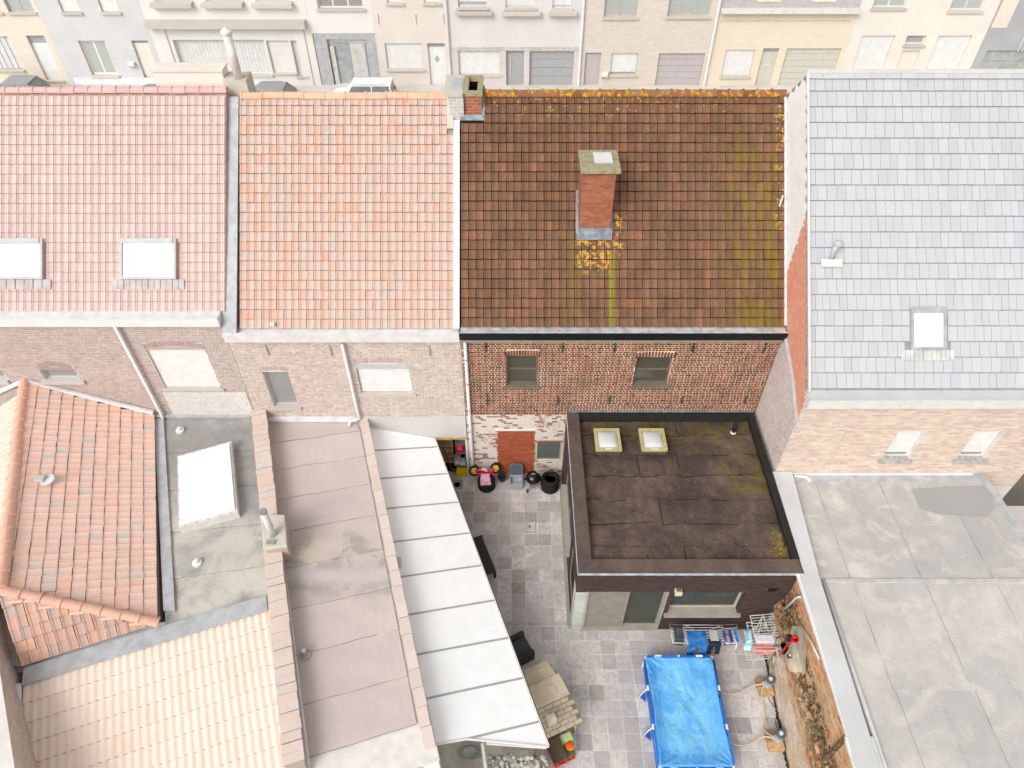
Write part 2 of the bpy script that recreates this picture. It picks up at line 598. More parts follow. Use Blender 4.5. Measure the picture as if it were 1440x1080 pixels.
MAT = dict(
    main_tile=pieces('brown clay roof tile', [(122, 92, 70), (130, 97, 74), (138, 102, 78), (126, 90, 68), (142, 104, 80), (134, 94, 70), (120, 90, 72), (154, 106, 78), (126, 94, 72), (132, 96, 74)],
                     grime=(84, 62, 44), grime_amt=0.5, gscale=1.1, grain=0.32, extra=main_tile_extra),
    main_ridge=pieces('clay ridge tile with lichen', [(138, 92, 66), (160, 104, 70), (126, 88, 62), (150, 112, 78)], grime=(92, 70, 42), grime_amt=0.7, gscale=3,
                      extra=lambda t, c: t.mix(t.step(t.noise(6.5, 4, rough=.6, vec=t.scaled((1, 1, 1), loc=(3, 7, 2))), .52, .57), c, t.mix(t.step(t.noise(15, 2), .4, .6), lin((232, 158, 10)), lin((150, 130, 60))))),
    pink_tile=pieces('faded pink concrete tile', [(228, 202, 194), (232, 208, 199), (225, 198, 190), (236, 212, 204)], grime=(220, 184, 178), grime_amt=0.5, grain=0.04, gscale=.4),
    orange_tile=pieces('faded orange clay tile', [(232, 200, 184), (234, 194, 174), (230, 204, 190), (234, 198, 180), (228, 202, 188), (238, 186, 160), (232, 204, 190), (230, 202, 188), (233, 198, 180)],
                       grime=(206, 194, 182), grime_amt=0.8, gscale=1.4, grain=0.05, streak=(1.8, .25, .25)),
    hip_tile=pieces('faded red clay tile', [(230, 194, 178), (234, 198, 182), (226, 192, 178), (236, 188, 166), (222, 196, 184), (232, 194, 178), (228, 196, 182), (230, 190, 172), (234, 198, 182), (206, 194, 186)],
                    grime=(198, 186, 176), grime_amt=0.6, gscale=1.0, grain=0.06),
    hip_ridge=plain('faded orange ridge tile', (236, 180, 152), 0.8, var=0.05, scale=2, bump=.2),
    coping_tile=pieces('pale orange coping tile', [(230, 211, 200), (227, 211, 203), (234, 204, 188)], grime=(200, 185, 170), grime_amt=0.5, grain=.05),
    cream_tile=pieces('cream profiled roof sheet', [(242, 222, 206), (244, 225, 210), (240, 218, 200)], grime=(240, 204, 180), grime_amt=0.5, gscale=.3, grain=0.02, bump=.1),
    slate=pieces('pale grey slate', [(217, 217, 219), (221, 221, 223), (213, 214, 217), (223, 223, 225), (218, 218, 220), (209, 210, 215), (221, 221, 223), (219, 219, 221)],
                 grime=(204, 202, 200), grime_amt=0.5, gscale=.6, grain=0.04),
    slate_clad=pieces('white slate cladding', [(236, 234, 231), (240, 238, 235), (232, 230, 228)], grain=0.02, bump=.1),
    orange_clad=pieces('bright orange gable tile', [(244, 172, 144), (240, 164, 136), (246, 180, 152)], grain=.03),
    brick_main=pieces('red brown brick', [(66, 44, 40), (128, 74, 60), (92, 66, 58), (150, 86, 66), (84, 58, 52), (140, 80, 62), (62, 46, 44), (116, 84, 72)],
                      grime=(64, 50, 42), grime_amt=0.5, gscale=.9, grain=.3),
    mortar_main=plain('lime mortar', (204, 180, 152), 0.95, var=.12, scale=1.5, bump=.3),
    brick_fill=pieces('orange red brick infill', [(172, 88, 58), (160, 78, 52), (184, 98, 66), (150, 74, 52)], grime=(110, 70, 50), grime_amt=.4, grain=.15),
    mortar_fill=plain('orange stained mortar', (196, 140, 110), 0.95, var=.1),
    brick_chim=pieces('chimney brick', [(186, 114, 88), (168, 102, 80), (196, 128, 98), (154, 96, 76)], grime=(104, 84, 44), grime_amt=.6, gscale=2.2, grain=.2),
    brick_dark=pieces('dark brown facing brick', [(66, 52, 48), (74, 58, 54), (60, 48, 46), (82, 66, 60)], grain=.2),
    mortar_dark=plain('dark mortar', (74, 62, 58), .95),
    brick_pink=pieces('pale pink brick', [(200, 174, 164), (210, 186, 176), (192, 168, 160), (218, 196, 186), (204, 180, 172)], grime=(190, 176, 168), grime_amt=.5, gscale=.7, grain=.05),
    mortar_pale=plain('pale mortar', (248, 242, 236), .95, var=.03),
    brick_orange=pieces('pale orange brick', [(204, 182, 170), (218, 194, 180), (196, 174, 164), (230, 212, 198), (210, 188, 176)], grime=(196, 184, 174), grime_amt=.5, gscale=.7, grain=.05),
    brick_cream=pieces('mixed cream and pink brick', [(226, 200, 184), (236, 218, 198), (220, 192, 178), (240, 226, 204), (230, 206, 190), (214, 188, 176)], grain=.04),
    felt_ext=felt('dark roofing felt', (66, 56, 51), (112, 95, 82), scale=.6, bump=1.0, amt=.6, layers=(
        ((112, 98, 26), ((5.6, 8.6), (15.1, 17), None, .6), 1.5, .40, .66, .8),
        ((116, 102, 26), ((6.8, 8.6), (13.2, 14.9), None, .4), 1.6, .42, .66, .8),
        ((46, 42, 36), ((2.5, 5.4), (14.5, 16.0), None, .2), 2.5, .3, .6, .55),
        ((112, 100, 40), ((2.2, 5.6), (15.4, 17), None, .4), 1.7, .45, .65, .7),
        ((128, 108, 90), (None, (10.5, 11.4), None, .3), 2.0, .4, .7, .6),
        ((150, 128, 60), ((7.8, 8.4), (10.9, 11.9), None, .25), 9, .45, .55, .9))),
    felt_kerb=felt('felt parapet cap', (76, 66, 62), (110, 92, 80), scale=.9, bump=.3, amt=.7),
    felt_pink=felt('faded pink roofing felt', (216, 200, 195), (224, 212, 200), scale=.45, bump=.25, amt=.7, layers=(
        ((186, 178, 174), (None, (9.8, 11.2), None, .5), .7, .4, .6, .75),
        ((206, 196, 176), (None, (9.6, 12.2), None, .5), .9, .48, .65, .7),
        ((198, 190, 186), (None, (13.2, 16.8), None, .7), .6, .5, .68, .6), ((160, 154, 150), (None, (9.9, 11.9), None, .3), 1.1, .45, .6, .75), ((204, 192, 190), (None, (10.2, 10.7), None, .2), .8, .3, .5, .9))),
    felt_pale=felt('pale grey bitumen roof', (158, 156, 153), (204, 200, 190), scale=.42, bump=.25, amt=1.0, layers=(
        ((208, 204, 192), (None, (8.5, 12.4), None, .6), .8, .38, .6, .85), ((146, 144, 142), ((-12.4, -9), (13.6, 16.8), None, .5), .5, .3, .5, .7))),
    felt_right=felt('weathered pale flat roof', (192, 189, 185), (214, 208, 199), scale=.5, bump=.3, amt=1.0, layers=(
        ((176, 174, 171), (None, (10.3, 14.2), None, .3), .55, .3, .6, .75),
        ((220, 213, 202), None, .9, .5, .66, .6), ((176, 174, 172), None, .6, .56, .72, .6))),
    wet=felt('damp dark grey felt', (168, 167, 165), (176, 174, 172), scale=.6, bump=.1, amt=.6),
    coping_right=plain('light grey coping', (205, 204, 203), .8, var=.03, scale=1, bump=.15),
    render_grey=felt('grey cement render', (206, 202, 197), (216, 211, 206), scale=.7, bump=.15, amt=.7),
    white=plain('white paint', (226, 225, 222), .6, var=.02),
    offwhite=plain('off white plastic', (218, 216, 210), .5, var=.03),
    canopy=plain('opal white roof panel', (247, 246, 244), .45, var=.014, scale=2.5),
    canopy_bar=plain('grey glazing bar', (168, 167, 166), .5, var=.03),
    zinc=plain('zinc', (204, 206, 210), .5, metal=.35, var=.1, scale=4),
    lead=plain('lead flashing', (136, 140, 146), .7, metal=.1, var=.15, scale=5),
    lead_pale=plain('pale lead flashing', (180, 182, 184), .7, var=.06, scale=3),
    lead_faded=plain('faded lead', (222, 222, 224), .8, var=.04, scale=3),
    black=plain('black paint', (26, 25, 25), .5, var=.1),
    rubber=plain('black rubber', (30, 29, 29), .75, var=.15, scale=12, bump=.3),
    gunk=plain('dark soil line', (38, 32, 24), .95, var=.3, scale=20, bump=.5),
    frame_dark=plain('dark grey window frame', (112, 104, 92), .5, var=.08),
    frame_taupe=plain('taupe aluminium', (150, 143, 131), .45, var=.04),
    frame_pale=plain('pale grey frame', (190, 189, 187), .5, var=.03),
    frame_beige=plain('beige frame', (184, 178, 168), .6, var=.05),
    stone=felt('blue stone sill', (122, 110, 96), (150, 134, 112), scale=3, bump=.3),
    stone_pale=felt('pale stone', (206, 198, 188), (216, 210, 200), scale=2, bump=.2),
    concrete=felt('mossy concrete cap', (168, 162, 136), (190, 180, 148), scale=2.4, bump=.5, layers=(((150, 138, 60), None, 5, .5, .6, .8), ((220, 150, 20), None, 7, .64, .68, .9))),
    sillconc=felt('weathered concrete sill', (176, 170, 158), (150, 142, 128), scale=3, bump=.3),
    iron=plain('green painted wall anchor', (64, 72, 50), .7, var=.2),
    flue_dark=plain('dark flue lining', (16, 13, 11), .95, var=.2),  # near-black colour stands in for the shade deep in the flue
    alu=plain('light aluminium', (190, 190, 188), .35, metal=.5, var=.05),
    wood=plain('raw wood', (196, 158, 116), .7, var=.1, scale=8, bump=.2),
    beam=plain('yellowed timber beam', (196, 160, 92), .8, var=.12, scale=5),
    white_wire=plain('white coated wire', (214, 212, 208), .4, var=.02),
)


def glass(name, tint, rough=.04, mixf=.25, tr=True):
    t = NT(name)
    t.put(t.b.inputs['Base Color'], lin(tint)); t.b.inputs['Roughness'].default_value = rough
    if tr:
        tp = t.n("ShaderNodeBsdfTransparent"); tp.inputs[0].default_value = lin((200, 205, 200))
        mx = t.n("ShaderNodeMixShader"); mx.inputs[0].default_value = mixf
        out = [q for q in t.t.nodes if q.type == 'OUTPUT_MATERIAL'][0]
        t.t.links.new(tp.outputs[0], mx.inputs[1]); t.t.links.new(t.b.outputs[0], mx.inputs[2]); t.t.links.new(mx.outputs[0], out.inputs[0])
    t.b.inputs['Specular IOR Level'].default_value = .8
    return t.m


MAT['glass_dark'] = glass('dark window glass', (84, 80, 70), tr=False, rough=.12)
MAT['glass_see'] = glass('clear door glass', (136, 142, 132), mixf=.24)
MAT['glass_pale'] = glass('pale reflecting glass', (176, 182, 178), tr=False, rough=.2)
MAT['glass_grey'] = glass('grey glass', (150, 150, 148), tr=False, rough=.25)
MAT['dome'] = glass('opal dome', (208, 208, 206), tr=False, rough=.3)
MAT['netcurtain'] = plain('vertical blind slats', (214, 214, 211), .8, var=.03)
MAT['yellow_frame'] = felt('lichened roof light kerb', (196, 184, 128), (214, 206, 160), scale=5, bump=.2, layers=(((150, 140, 60), None, 9, .55, .65, .8),))


def whitewash_mat():
    t = NT('whitewashed old brick')
    col = t.ramp(t.rand(), [(140, 84, 66), (160, 96, 74), (110, 72, 60), (150, 90, 70)])
    a = t.noise(1.3, 5, rough=.6); b = t.noise(11, 5, rough=.75)
    k = t.step(t.math('ADD', t.math('MULTIPLY', a, .6), t.math('MULTIPLY', b, .55)), .42, .56)
    k2 = t.math('GREATER_THAN', t.rand(), .2)
    k = t.math('MULTIPLY', k, t.math('MAXIMUM', k2, .15))
    col = t.mix(k, col, lin((222, 212, 202)))
    t.bump(t.noise(30, 4), .5, .01)
    return t.done(col, .9)


MAT['whitewash'] = whitewash_mat()
MAT['whitewash_mortar'] = felt('whitewashed mortar', (216, 205, 194), (196, 176, 160), scale=2.5, bump=.4)


def oldwall_mat(name='old garden wall', cols=((204, 140, 100), (214, 158, 116), (182, 116, 84), (224, 178, 140), (196, 126, 92))):
    """garden wall: orange brick, peeling white low down, black moss in bands"""
    t = NT(name)
    z = t.axis(2)
    col = t.ramp(t.rand(), list(cols))
    n1 = t.noise(1.1, 5, rough=.6); n2 = t.noise(9, 5, rough=.7, vec=t.scaled((1, .45, 1)))
    hi = t.step(z, 1.1, 1.9)
    wh = t.step(t.math('SUBTRACT', t.math('ADD', t.math('MULTIPLY', n1, .55), t.math('MULTIPLY', n2, .6)), t.math('MULTIPLY', hi, .5)), .44, .54)
    col = t.mix(wh, col, lin((218, 204, 190)))
    cr = t.step(t.math('ADD', n2, t.math('MULTIPLY', t.noise(.9, 4, vec=t.scaled((1, 1, 1), loc=(5, 2, 1))), .6)), .76, .9)
    col = t.mix(t.math('MULTIPLY', cr, .8), col, lin((196, 178, 138)))
    band = t.math('MULTIPLY', t.step(z, 1.35, 2.1), t.math('SUBTRACT', 1.0, t.step(z, 2.35, 2.7)))
    m = t.math('MULTIPLY', band, t.step(t.noise(5, 6, rough=.75), .44, .54))
    far = t.math('MULTIPLY', t.box(y=(8.9, 10.6), z=(0.2, 2.9), soft=.3), t.step(t.noise(5.5, 6, rough=.8), .5, .56))
    m = t.math('MAXIMUM', m, far)
    col = t.mix(m, col, t.mix(t.step(t.noise(14, 3), .45, .6), lin((58, 42, 30)), lin((132, 120, 70))))
    g = t.math('MULTIPLY', t.math('SUBTRACT', 1.0, t.step(z, .02, .2)), t.step(t.noise(5, 4), .4, .55))
    col = t.mix(g, col, lin((70, 72, 34)))
    t.bump(t.math('ADD', t.noise(14, 5, rough=.7), t.math('MULTIPLY', m, .8)), .8, .04)
    return t.done(col, .95)


MAT['oldwall'] = oldwall_mat()
MAT['oldwall_joint'] = oldwall_mat('old garden wall joints', ((216, 196, 170), (206, 184, 156)))


def paver_mat():
    t = NT('grey slate paver')
    r = t.rand()
    col = t.ramp(r, kk('grey slate paver', [(152, 148, 146), (160, 156, 154), (140, 136, 135), (166, 162, 159), (158, 153, 151), (132, 128, 127), (164, 159, 156), (172, 165, 158), (154, 150, 148), (126, 122, 122), (162, 158, 155), (106, 103, 103)]))
    odd = t.math('MULTIPLY', t.math('GREATER_THAN', r, .965), .45)
    col = t.mix(odd, col, lin((206, 184, 156)))
    nv = t.scaled((3, 3, 3), rot=(0, 0, .6))
    cl = t.step(t.noise(1.0, 6, vec=nv, rough=.65, dist=2.2), .4, .65)
    col = t.mix(t.math('MULTIPLY', cl, .35), col, lin((116, 112, 116)))
    cl2 = t.step(t.noise(.45, 5, rough=.6), .42, .62)
    col = t.mix(t.math('MULTIPLY', cl2, .45), col, lin((184, 174, 166)))
    sp = t.step(t.noise(8, 5, rough=.8), .6, .75)
    col = t.mix(t.math('MULTIPLY', sp, .3), col, lin((200, 194, 186)))
    t.bump(t.noise(14, 5, rough=.6, dist=1), .35, .012)
    return t.done(col, t.math('ADD', t.math('MULTIPLY', cl, .2), .5))


MAT['paver'] = paver_mat()
MAT['joint'] = plain('pale paving joint', (222, 216, 206), .95, var=.08, scale=2)
MAT['border'] = pieces('pale border paver', [(192, 184, 174), (178, 172, 166), (200, 190, 176), (168, 162, 158)], grain=.1)
MAT['earth'] = plain('ground', (120, 112, 104), .95, var=.1, scale=.5)
MAT['asphalt'] = plain('pale asphalt', (196, 192, 188), .9, var=.03, scale=1)
MAT['pavement'] = pieces('pale pavement slab', [(208, 202, 194), (214, 208, 200), (202, 196, 190)], grain=.03)


def brick_tex(name, c1, c2, mortar, scale=1.0):
    """distant facing brick, too small to pick apart"""
    t = NT(name)
    sep = t.n("ShaderNodeSeparateXYZ"); t.put(sep.inputs[0], t.pos)
    cb = t.n("ShaderNodeCombineXYZ"); t.put(cb.inputs[0], sep.outputs[0]); t.put(cb.inputs[1], sep.outputs[2])
    b = t.n("ShaderNodeTexBrick")
    t.put(b.inputs['Vector'], cb.outputs[0])
    b.inputs['Color1'].default_value = lin(c1); b.inputs['Color2'].default_value = lin(c2); b.inputs['Mortar'].default_value = lin(mortar)
    b.inputs['Scale'].default_value = 1.0; b.inputs['Mortar Size'].default_value = .012
    b.inputs['Brick Width'].default_value = .34 * scale; b.inputs['Row Height'].default_value = .12 * scale
    col = t.mix(t.math('MULTIPLY', t.step(t.noise(.7, 4), .35, .7), .25), b.outputs['Color'], lin(tuple(x * .93 for x in c1)))
    t.bump(b.outputs['Fac'], -.4, .02)
    return t.done(col, .9)


MAT['fac_beige'] = brick_tex('pale beige brick facade', (226, 214, 194), (232, 222, 204), (214, 208, 198))
MAT['fac_brown'] = brick_tex('pale brown brick facade', (214, 202, 188), (224, 214, 200), (198, 192, 186))
MAT['fac_yellow'] = brick_tex('pale yellow brick facade', (228, 214, 190), (234, 220, 198), (214, 204, 190))
MAT['fac_plinth'] = brick_tex('pale grey brick', (208, 200, 196), (218, 210, 204), (204, 200, 198))
MAT['fac_grey'] = plain('pale grey render', (216, 214, 214), .9, var=.015, scale=.6)
MAT['fac_white'] = plain('white render facade', (236, 232, 226), .9, var=.012, scale=.6)
MAT['fac_pinkish'] = plain('pale pink beige render', (230, 220, 210), .9, var=.015, scale=.6)
MAT['fac_lilac'] = plain('pale lilac white render', (230, 224, 222), .9, var=.015, scale=.6)
MAT['fac_cream'] = plain('cream render', (242, 234, 222), .9, var=.015, scale=.6)
MAT['fac_dark'] = plain('dark grey cladding faded', (172, 172, 173), .9, var=.03, scale=.6)
MAT['door_grey'] = plain('grey door', (168, 169, 171), .6, var=.02)
MAT['door_mauve'] = plain('mauve grey door', (188, 180, 180), .6, var=.02)
MAT['door_green'] = plain('sage grey door', (202, 198, 186), .6, var=.02)
MAT['mansard'] = plain('faded brown mansard', (188, 182, 182), .9, var=.03)
MAT['pipe_pale'] = plain('pale grey pipe', (214, 213, 212), .5, var=.02)
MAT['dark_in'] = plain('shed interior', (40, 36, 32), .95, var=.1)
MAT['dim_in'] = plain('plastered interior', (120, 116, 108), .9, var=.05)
MAT['patch'] = plain('cement patch', (236, 226, 200), .95, var=.08, scale=3)
MAT['carwhite'] = plain('white car paint', (236, 237, 239), .25, var=.01, spec=.6)
MAT['cardark'] = plain('faded dark car paint', (150, 152, 154), .3, var=.02, spec=.6)
MAT['pier'] = felt('mossy pier cap', (214, 208, 192), (196, 190, 176), scale=3, bump=.4)

UX, UY, UZ = X3(1, 0, 0), X3(0, 1, 0), X3(0, 0, 1)
NS = X3(0, -1, 0)          # outward normal of the walls facing the yard
SLOPE = X3(0, SN, CS)


def rp(t0, py):
    v = (py - 540) / 1000.0
    return t0 * (CS - v * SN), CAM_H - t0 * (SN + v * CS)


# ------------------------------------------------------------------ ground
g = MB(); g.quad((-300, -120, -.06), (300, -120, -.06), (300, 400, -.06), (-300, 400, -.06))
tag(g.build('ground', MAT['earth']), kind='structure')
g = MB(); g.box(-90, 90, 27.5, 50.0, -.05, 0.0)
tag(g.build('street', MAT['asphalt']), kind='structure')
g = MB(); g.box(-90, 90, 49.85, 51.3, -.05, 0.10)
pav = tag(g.build('pavement', MAT['pavement']), kind='structure')
me = MB().box(0.004, .996, 0, .5, 0, .03)
lay(pav, 'paving_slab', me, [Matrix.Translation((-37 + k, 50.75 - .5 * j, .1)) for j in range(2) for k in range(74)], MAT['pavement'], jit=.003, rot=.002)
g = MB(); g.box(-3.2, 8.0, 4.6, 16.52, -.05, 0.009)
patio = tag(g.build('patio', MAT['joint']), kind='structure')

PV = .466
pl = MB()
gp = .0065
pl.add([(gp, gp, -.02), (PV - gp, gp, -.02), (PV - gp, PV - gp, -.02), (gp, PV - gp, -.02),
        (gp, gp, .010), (PV - gp, gp, .010), (PV - gp, PV - gp, .010), (gp, PV - gp, .010),
        (gp + .006, gp + .006, .014), (PV - gp - .006, gp + .006, .014), (PV - gp - .006, PV - gp - .006, .014), (gp + .006, PV - gp - .006, .014)],
       [(8, 9, 10, 11), (4, 5, 9, 8), (5, 6, 10, 9), (6, 7, 11, 10), (7, 4, 8, 11), (0, 1, 5, 4), (1, 2, 6, 5), (2, 3, 7, 6), (3, 0, 4, 7)])
spots = []
for j in range(-11, 14):
    y = 9.92 + j * PV
    if j >= 1: y += .17
    for i in range(-14, 11):
        x = 2.78 + i * PV
        if x > 7.5: continue
        cx, cy = x + PV / 2, y + PV / 2
        if cy > 10.25 and x > 1.42: continue
        if cy > 16.5: continue
        lim = -2.9 + (16.5 - cy) * .345
        if cx < lim - .3: continue
        if x < .62 < x + PV + .01 and y < 14.1 < y + PV: continue
        if cy < 5.0: continue
        spots.append(Matrix.Translation((x, y, 0)))
spots.sort(key=lambda M: (M.translation - Vector((1.5, 9, 0))).length)
lay(patio, 'paver', pl, spots, MAT['paver'], limit=300, jit=.002, rot=.003)
# narrow border pavers round the extension
bp = MB().box(.004, .226, .004, .15, -.02, .013)
lay(patio, 'border_paver', bp, [Matrix.Translation((-.2 + k * .232, 10.4, 0)) for k in range(34)], MAT['border'], jit=.003)
bp2 = MB().box(.004, .22, .004, .226, -.02, .013)
lay(patio, 'border_paver', bp2, [Matrix.Translation((1.42 + .466 * 0, 10.57 + k * .232, 0)) for k in range(25)], MAT['border'], jit=.003)
# square drain tile
dr = MB().box(.36, .88, 13.86, 14.38, -.02, .012).build('drain_surround', pieces('cream drain surround', [(196, 184, 168), (188, 172, 150)]), patio)
m = MB()
m.add([(.42, 13.92, .016), (.82, 13.92, .016), (.82, 14.32, .016), (.42, 14.32, .016), (.6, 14.1, .013), (.66, 14.1, .013), (.66, 14.16, .013), (.6, 14.16, .013)],
      [(0, 1, 5, 4), (1, 2, 6, 5), (2, 3, 7, 6), (3, 0, 4, 7)])
m.build('drain_dish', plain('pale drain dish', (206, 202, 196), .6), dr)
MB().box(.59, .67, 14.09, 14.17, .0135, .02).build('drain_grate', MAT['frame_dark'], dr)

# ------------------------------------------------------------------ houses of the near row
def gable_body(parent, name, x0, x1, yw, y_b, ze, yr, zr, mat):
    m = MB()
    m.prism([(x0, yw, -.05), (x0, y_b, -.05), (x0, y_b, ze), (x0, yr, zr), (x0, yw, ze)], (x1 - x0, 0, 0))
    return m.build(name, mat, parent)


def roof_slabs(parent, x0, x1, ye, ze, yr, zr, y_b, mat):
    m = MB()
    m.prism([(x0, ye, ze - .04), (x0, yr, zr - .04), (x0, yr, zr - .16), (x0, ye, ze - .16)], (x1 - x0, 0, 0))
    m.prism([(x0, yr + .002, zr - .04), (x0, y_b, ze - .04), (x0, y_b, ze - .16), (x0, yr + .002, zr - .16)], (x1 - x0, 0, 0))
    return m.build('roof', mat, parent)


def ridge_row(parent, x0, x1, y, z, r, ln, mat, name='ridge_tile', th=None, bow=0.0):
    n = int((x1 - x0) / ln)
    st = (x1 - x0) / n
    lay(parent, name, ridge_half(st, r), [Matrix.Translation((x0 + st * i, y, z + bow * math.sin(i * 1.1))) for i in range(n)], mat, jit=.008, rot=.012, smooth=False)


def box_gutter(parent, x0, x1, y0, y1, z0, z1, fmat, tmat, name='gutter'):
    m = MB()
    m.box(x0, x1, y0, y0 + .03, z0, z1)
    m.box(x0, x1, y0 + .032, y1, z0 + .02, z0 + .06)
    m.box(x0, x0 + .02, y0 + .032, y1, z0 + .062, z1 - .05).box(x1 - .02, x1, y0 + .032, y1, z0 + .062, z1 - .05)
    gt = m.build(name, fmat, parent)
    t = MB()
    t.box(x0 + .022, x1 - .022, y0 + .034, y1 + .12, z1 - .045, z1 - .03)
    t.box(x0, x1, y0 - .012, y0 + .032, z1 + .001, z1 + .02)
    t.build('gutter_lining', tmat, gt)
    return gt


def downpipe(parent, pts, r, mat, brackets=()):
    p = MB().tube(pts, r, 10).build('downpipe', mat, parent, smooth=True)
    for b in brackets:
        MB().tube([(b[0], b[1], b[2] - .025), (b[0], b[1], b[2] + .025)], r + .012, 10).build('pipe_bracket', MAT['alu'], p)
    return p


# ---- 1. the brown roofed house
T0 = 21.9
XL, XR = -1.60, 8.42
ye, ze = rp(T0, 459.5); yr, zr = rp(T0, 133)
house = thing('terraced_house', 'brown clay tiled brick house with orange lichen and a brick chimney in its roof', 'house', (3.4, 16.52, 0), group='terraced houses of the near row')
YW = 16.52
holes = [(-.18, .86, 4.78, 6.17), (4.0, 5.18, 4.8, 6.11), (.92, 1.80, .82, 1.84)]
rw = wall(house, 'rear_wall', X3(0, YW, 0), UX, NS, XL, XR, -.05, 7.0, .3, MAT['mortar_main'], holes)
gable_body(house, 'house_body', XL, XR, YW + .302, 2 * yr - ye, ze - .2, yr, zr - .2, MAT['brick_pink'])
rf = roof_slabs(house, XL, XR, ye - .02, ze - .02, yr, zr, 2 * yr - ye, plain('dark roof underlay', (44, 32, 26), .9))
H = X3(0, YW, 0)
bricks(rw, H, UX, NS, XL + .01, XR, 3.36, 6.98, MAT['brick_main'], joint=.021, bl=.215, bond=True, holes=[(h[0] - .0, h[1] + .0, h[2] - .02, h[3] + .24) for h in holes[:2]])
fill = (-.51, .81, .02, 2.50)
def ragged(x, z):
    return True
lw = MB(); lw.obox(H, UX, UZ, NS, XL + .02, 1.86, 0, 3.33, 0.0005, 0.001)
wallpaint = bricks(rw, H, UX, NS, XL + .01, 1.88, .02, 3.34, MAT['whitewash'], holes=[fill, (holes[2][0] - .08, holes[2][1] + .06, holes[2][2], holes[2][3] + .1)], proud=.012, jit=.006)
mm = MB(); mm.obox(H, UX, UZ, NS, XL + .01, -.512, .0, 3.34, .0005, .006); mm.obox(H, UX, UZ, NS, .812, .92, .0, 3.34, .0005, .006)
mm.obox(H, UX, UZ, NS, .922, 1.80, 1.85, 3.34, .0005, .006); mm.obox(H, UX, UZ, NS, .922, 1.80, 0, .815, .0005, .006); mm.obox(H, UX, UZ, NS, 1.802, 1.88, 0, 3.34, .0005, .006)
mm.obox(H, UX, UZ, NS, -.51, .81, 2.5, 3.34, .0005, .006)
mm.build('limewash_coat', MAT['whitewash_mortar'], rw)
mm = MB(); mm.obox(H, UX, UZ, NS, -.51, .81, 0, 2.5, .0005, .003); fl_ = mm.build('blocked_doorway', MAT['mortar_fill'], house)
bricks(fl_, H, UX, NS, -.56, .86, .02, 2.49, MAT['brick_fill'], bh=.066, bl=.2, joint=.012, proud=.014)
mm = MB(); mm.obox(H, UX, UZ, NS, -.58, .86, 2.50, 2.60, .0, .03); mm.build('door_lintel', MAT['white'], fl_)
# soldier brick arches, windows, sills
for i, h in enumerate(holes[:2]):
    m = MB()
    n = 13
    for k in range(n):
        a = (k - (n - 1) / 2) / n
        xa = (h[0] + h[1]) / 2 + a * (h[1] - h[0]) * 1.08
        zz = h[3] + .03 - a * a * .22
        u = X3(math.cos(a * .35), 0, -math.sin(a * .35)); v = X3(math.sin(a * .35), 0, math.cos(a * .35))
        m.obox(X3(xa, YW, zz), u, v, NS, -.033, .033, 0, .2, 0, .02)
    m.build('brick_arch', MAT['brick_main'], house, kind='stuff')
    opening(house, H, UX, NS, *h, MAT['frame_dark'], MAT['glass_dark'], recess=.14, fw=.07, trans=(.48,), sill=(.08, .06, .11), smat=MAT['stone'])
opening(house, H, UX, NS, *holes[2], MAT['frame_taupe'], MAT['glass_grey'] if 0 else glass('green grey window film', (96, 104, 100), tr=False, rough=.35), recess=.03, fw=.045)
m = MB()
for k in range(13): m.obox(X3(.84 + k * .078, YW, 1.85), UX, UZ, NS, 0, .064, 0, .09, .008, .02)
m.build('lintel_brick', MAT['brick_fill'], house, kind='stuff')
for px, py, l in ((683, 478, .5), (792, 478, .5), (866, 478, .48), (977, 478, .5), (1078, 480, .5), (685, 556, .42), (785, 556, .42), (858, 556, .4), (960, 556, .4), (1050, 556, .4)):
    p = at(px, py, Y=YW)
    if p.z - l < 3.5 and p.x > 1.8: l = p.z - 3.55
    m = MB(); m.obox(p, UX, UZ, NS, -.02, .02, -l, 0, .022, .05); m.obox(p, UX, UZ, NS, -.045, .045, -l * .55, -l * .55 + .03, .022, .06)
    m.build('wall_anchor', MAT['iron'], house)
box_gutter(house, XL + .0, XR, 16.24, 16.52, 7.08, 7.38, MAT['black'], MAT['zinc'])
mm = MB(); mm.box(XL, XR, 16.34, 16.515, 6.90, 7.075); mm.build('eaves_board', MAT['sillconc'], house)
downpipe(house, [(-1.47, 16.42, 7.0), (-1.47, 16.42, .5), (-1.47, 16.42, .04)], .055, MAT['pipe_pale'], [(-1.47, 16.42, z) for z in (6.1, 5.0, 3.7, 2.6, 1.4)])
# roof tiles
def keep_main(uc, vc):
    x = XL + uc; y = ye + vc * SN
    if 2.04 < x < 3.02 and 18.62 < y < 19.5: return False
    if x < -.86 and y > 21.12: return False
    return True
tile_face(rf, 'roof_tile', pan_tile(.2325, .2993, gap=.019, gapv=.020), X3(XL + .03, ye - .01, ze - .01), UX, SLOPE, .2325, .2993, 43, 24, MAT['main_tile'], keep=keep_main, jit=.005, rot=.012)
ridge_row(rf, -.85, XR, yr + .03, zr - .02, .15, .43, MAT['main_ridge'])
# left zinc verge, upstand at the right
m = MB()
yv, zv = rp(T0, 470)
m.prism([(-1.80, ye - .1, ze - .02), (-1.80, yr - .6, zr - .61), (-1.80, yr - .6, zr - .53), (-1.80, ye - .1, ze + .06)], (.19, 0, 0))
m.build('verge_flashing', MAT['lead_faded'], house)
m = MB(); m.prism([(XR - .04, ye, ze + .0), (XR - .04, yr, zr + .0), (XR - .04, yr, zr + .07), (XR - .04, ye, ze + .07)], (.06, 0, 0)); m.build('verge_flashing', MAT['lead_faded'], house)
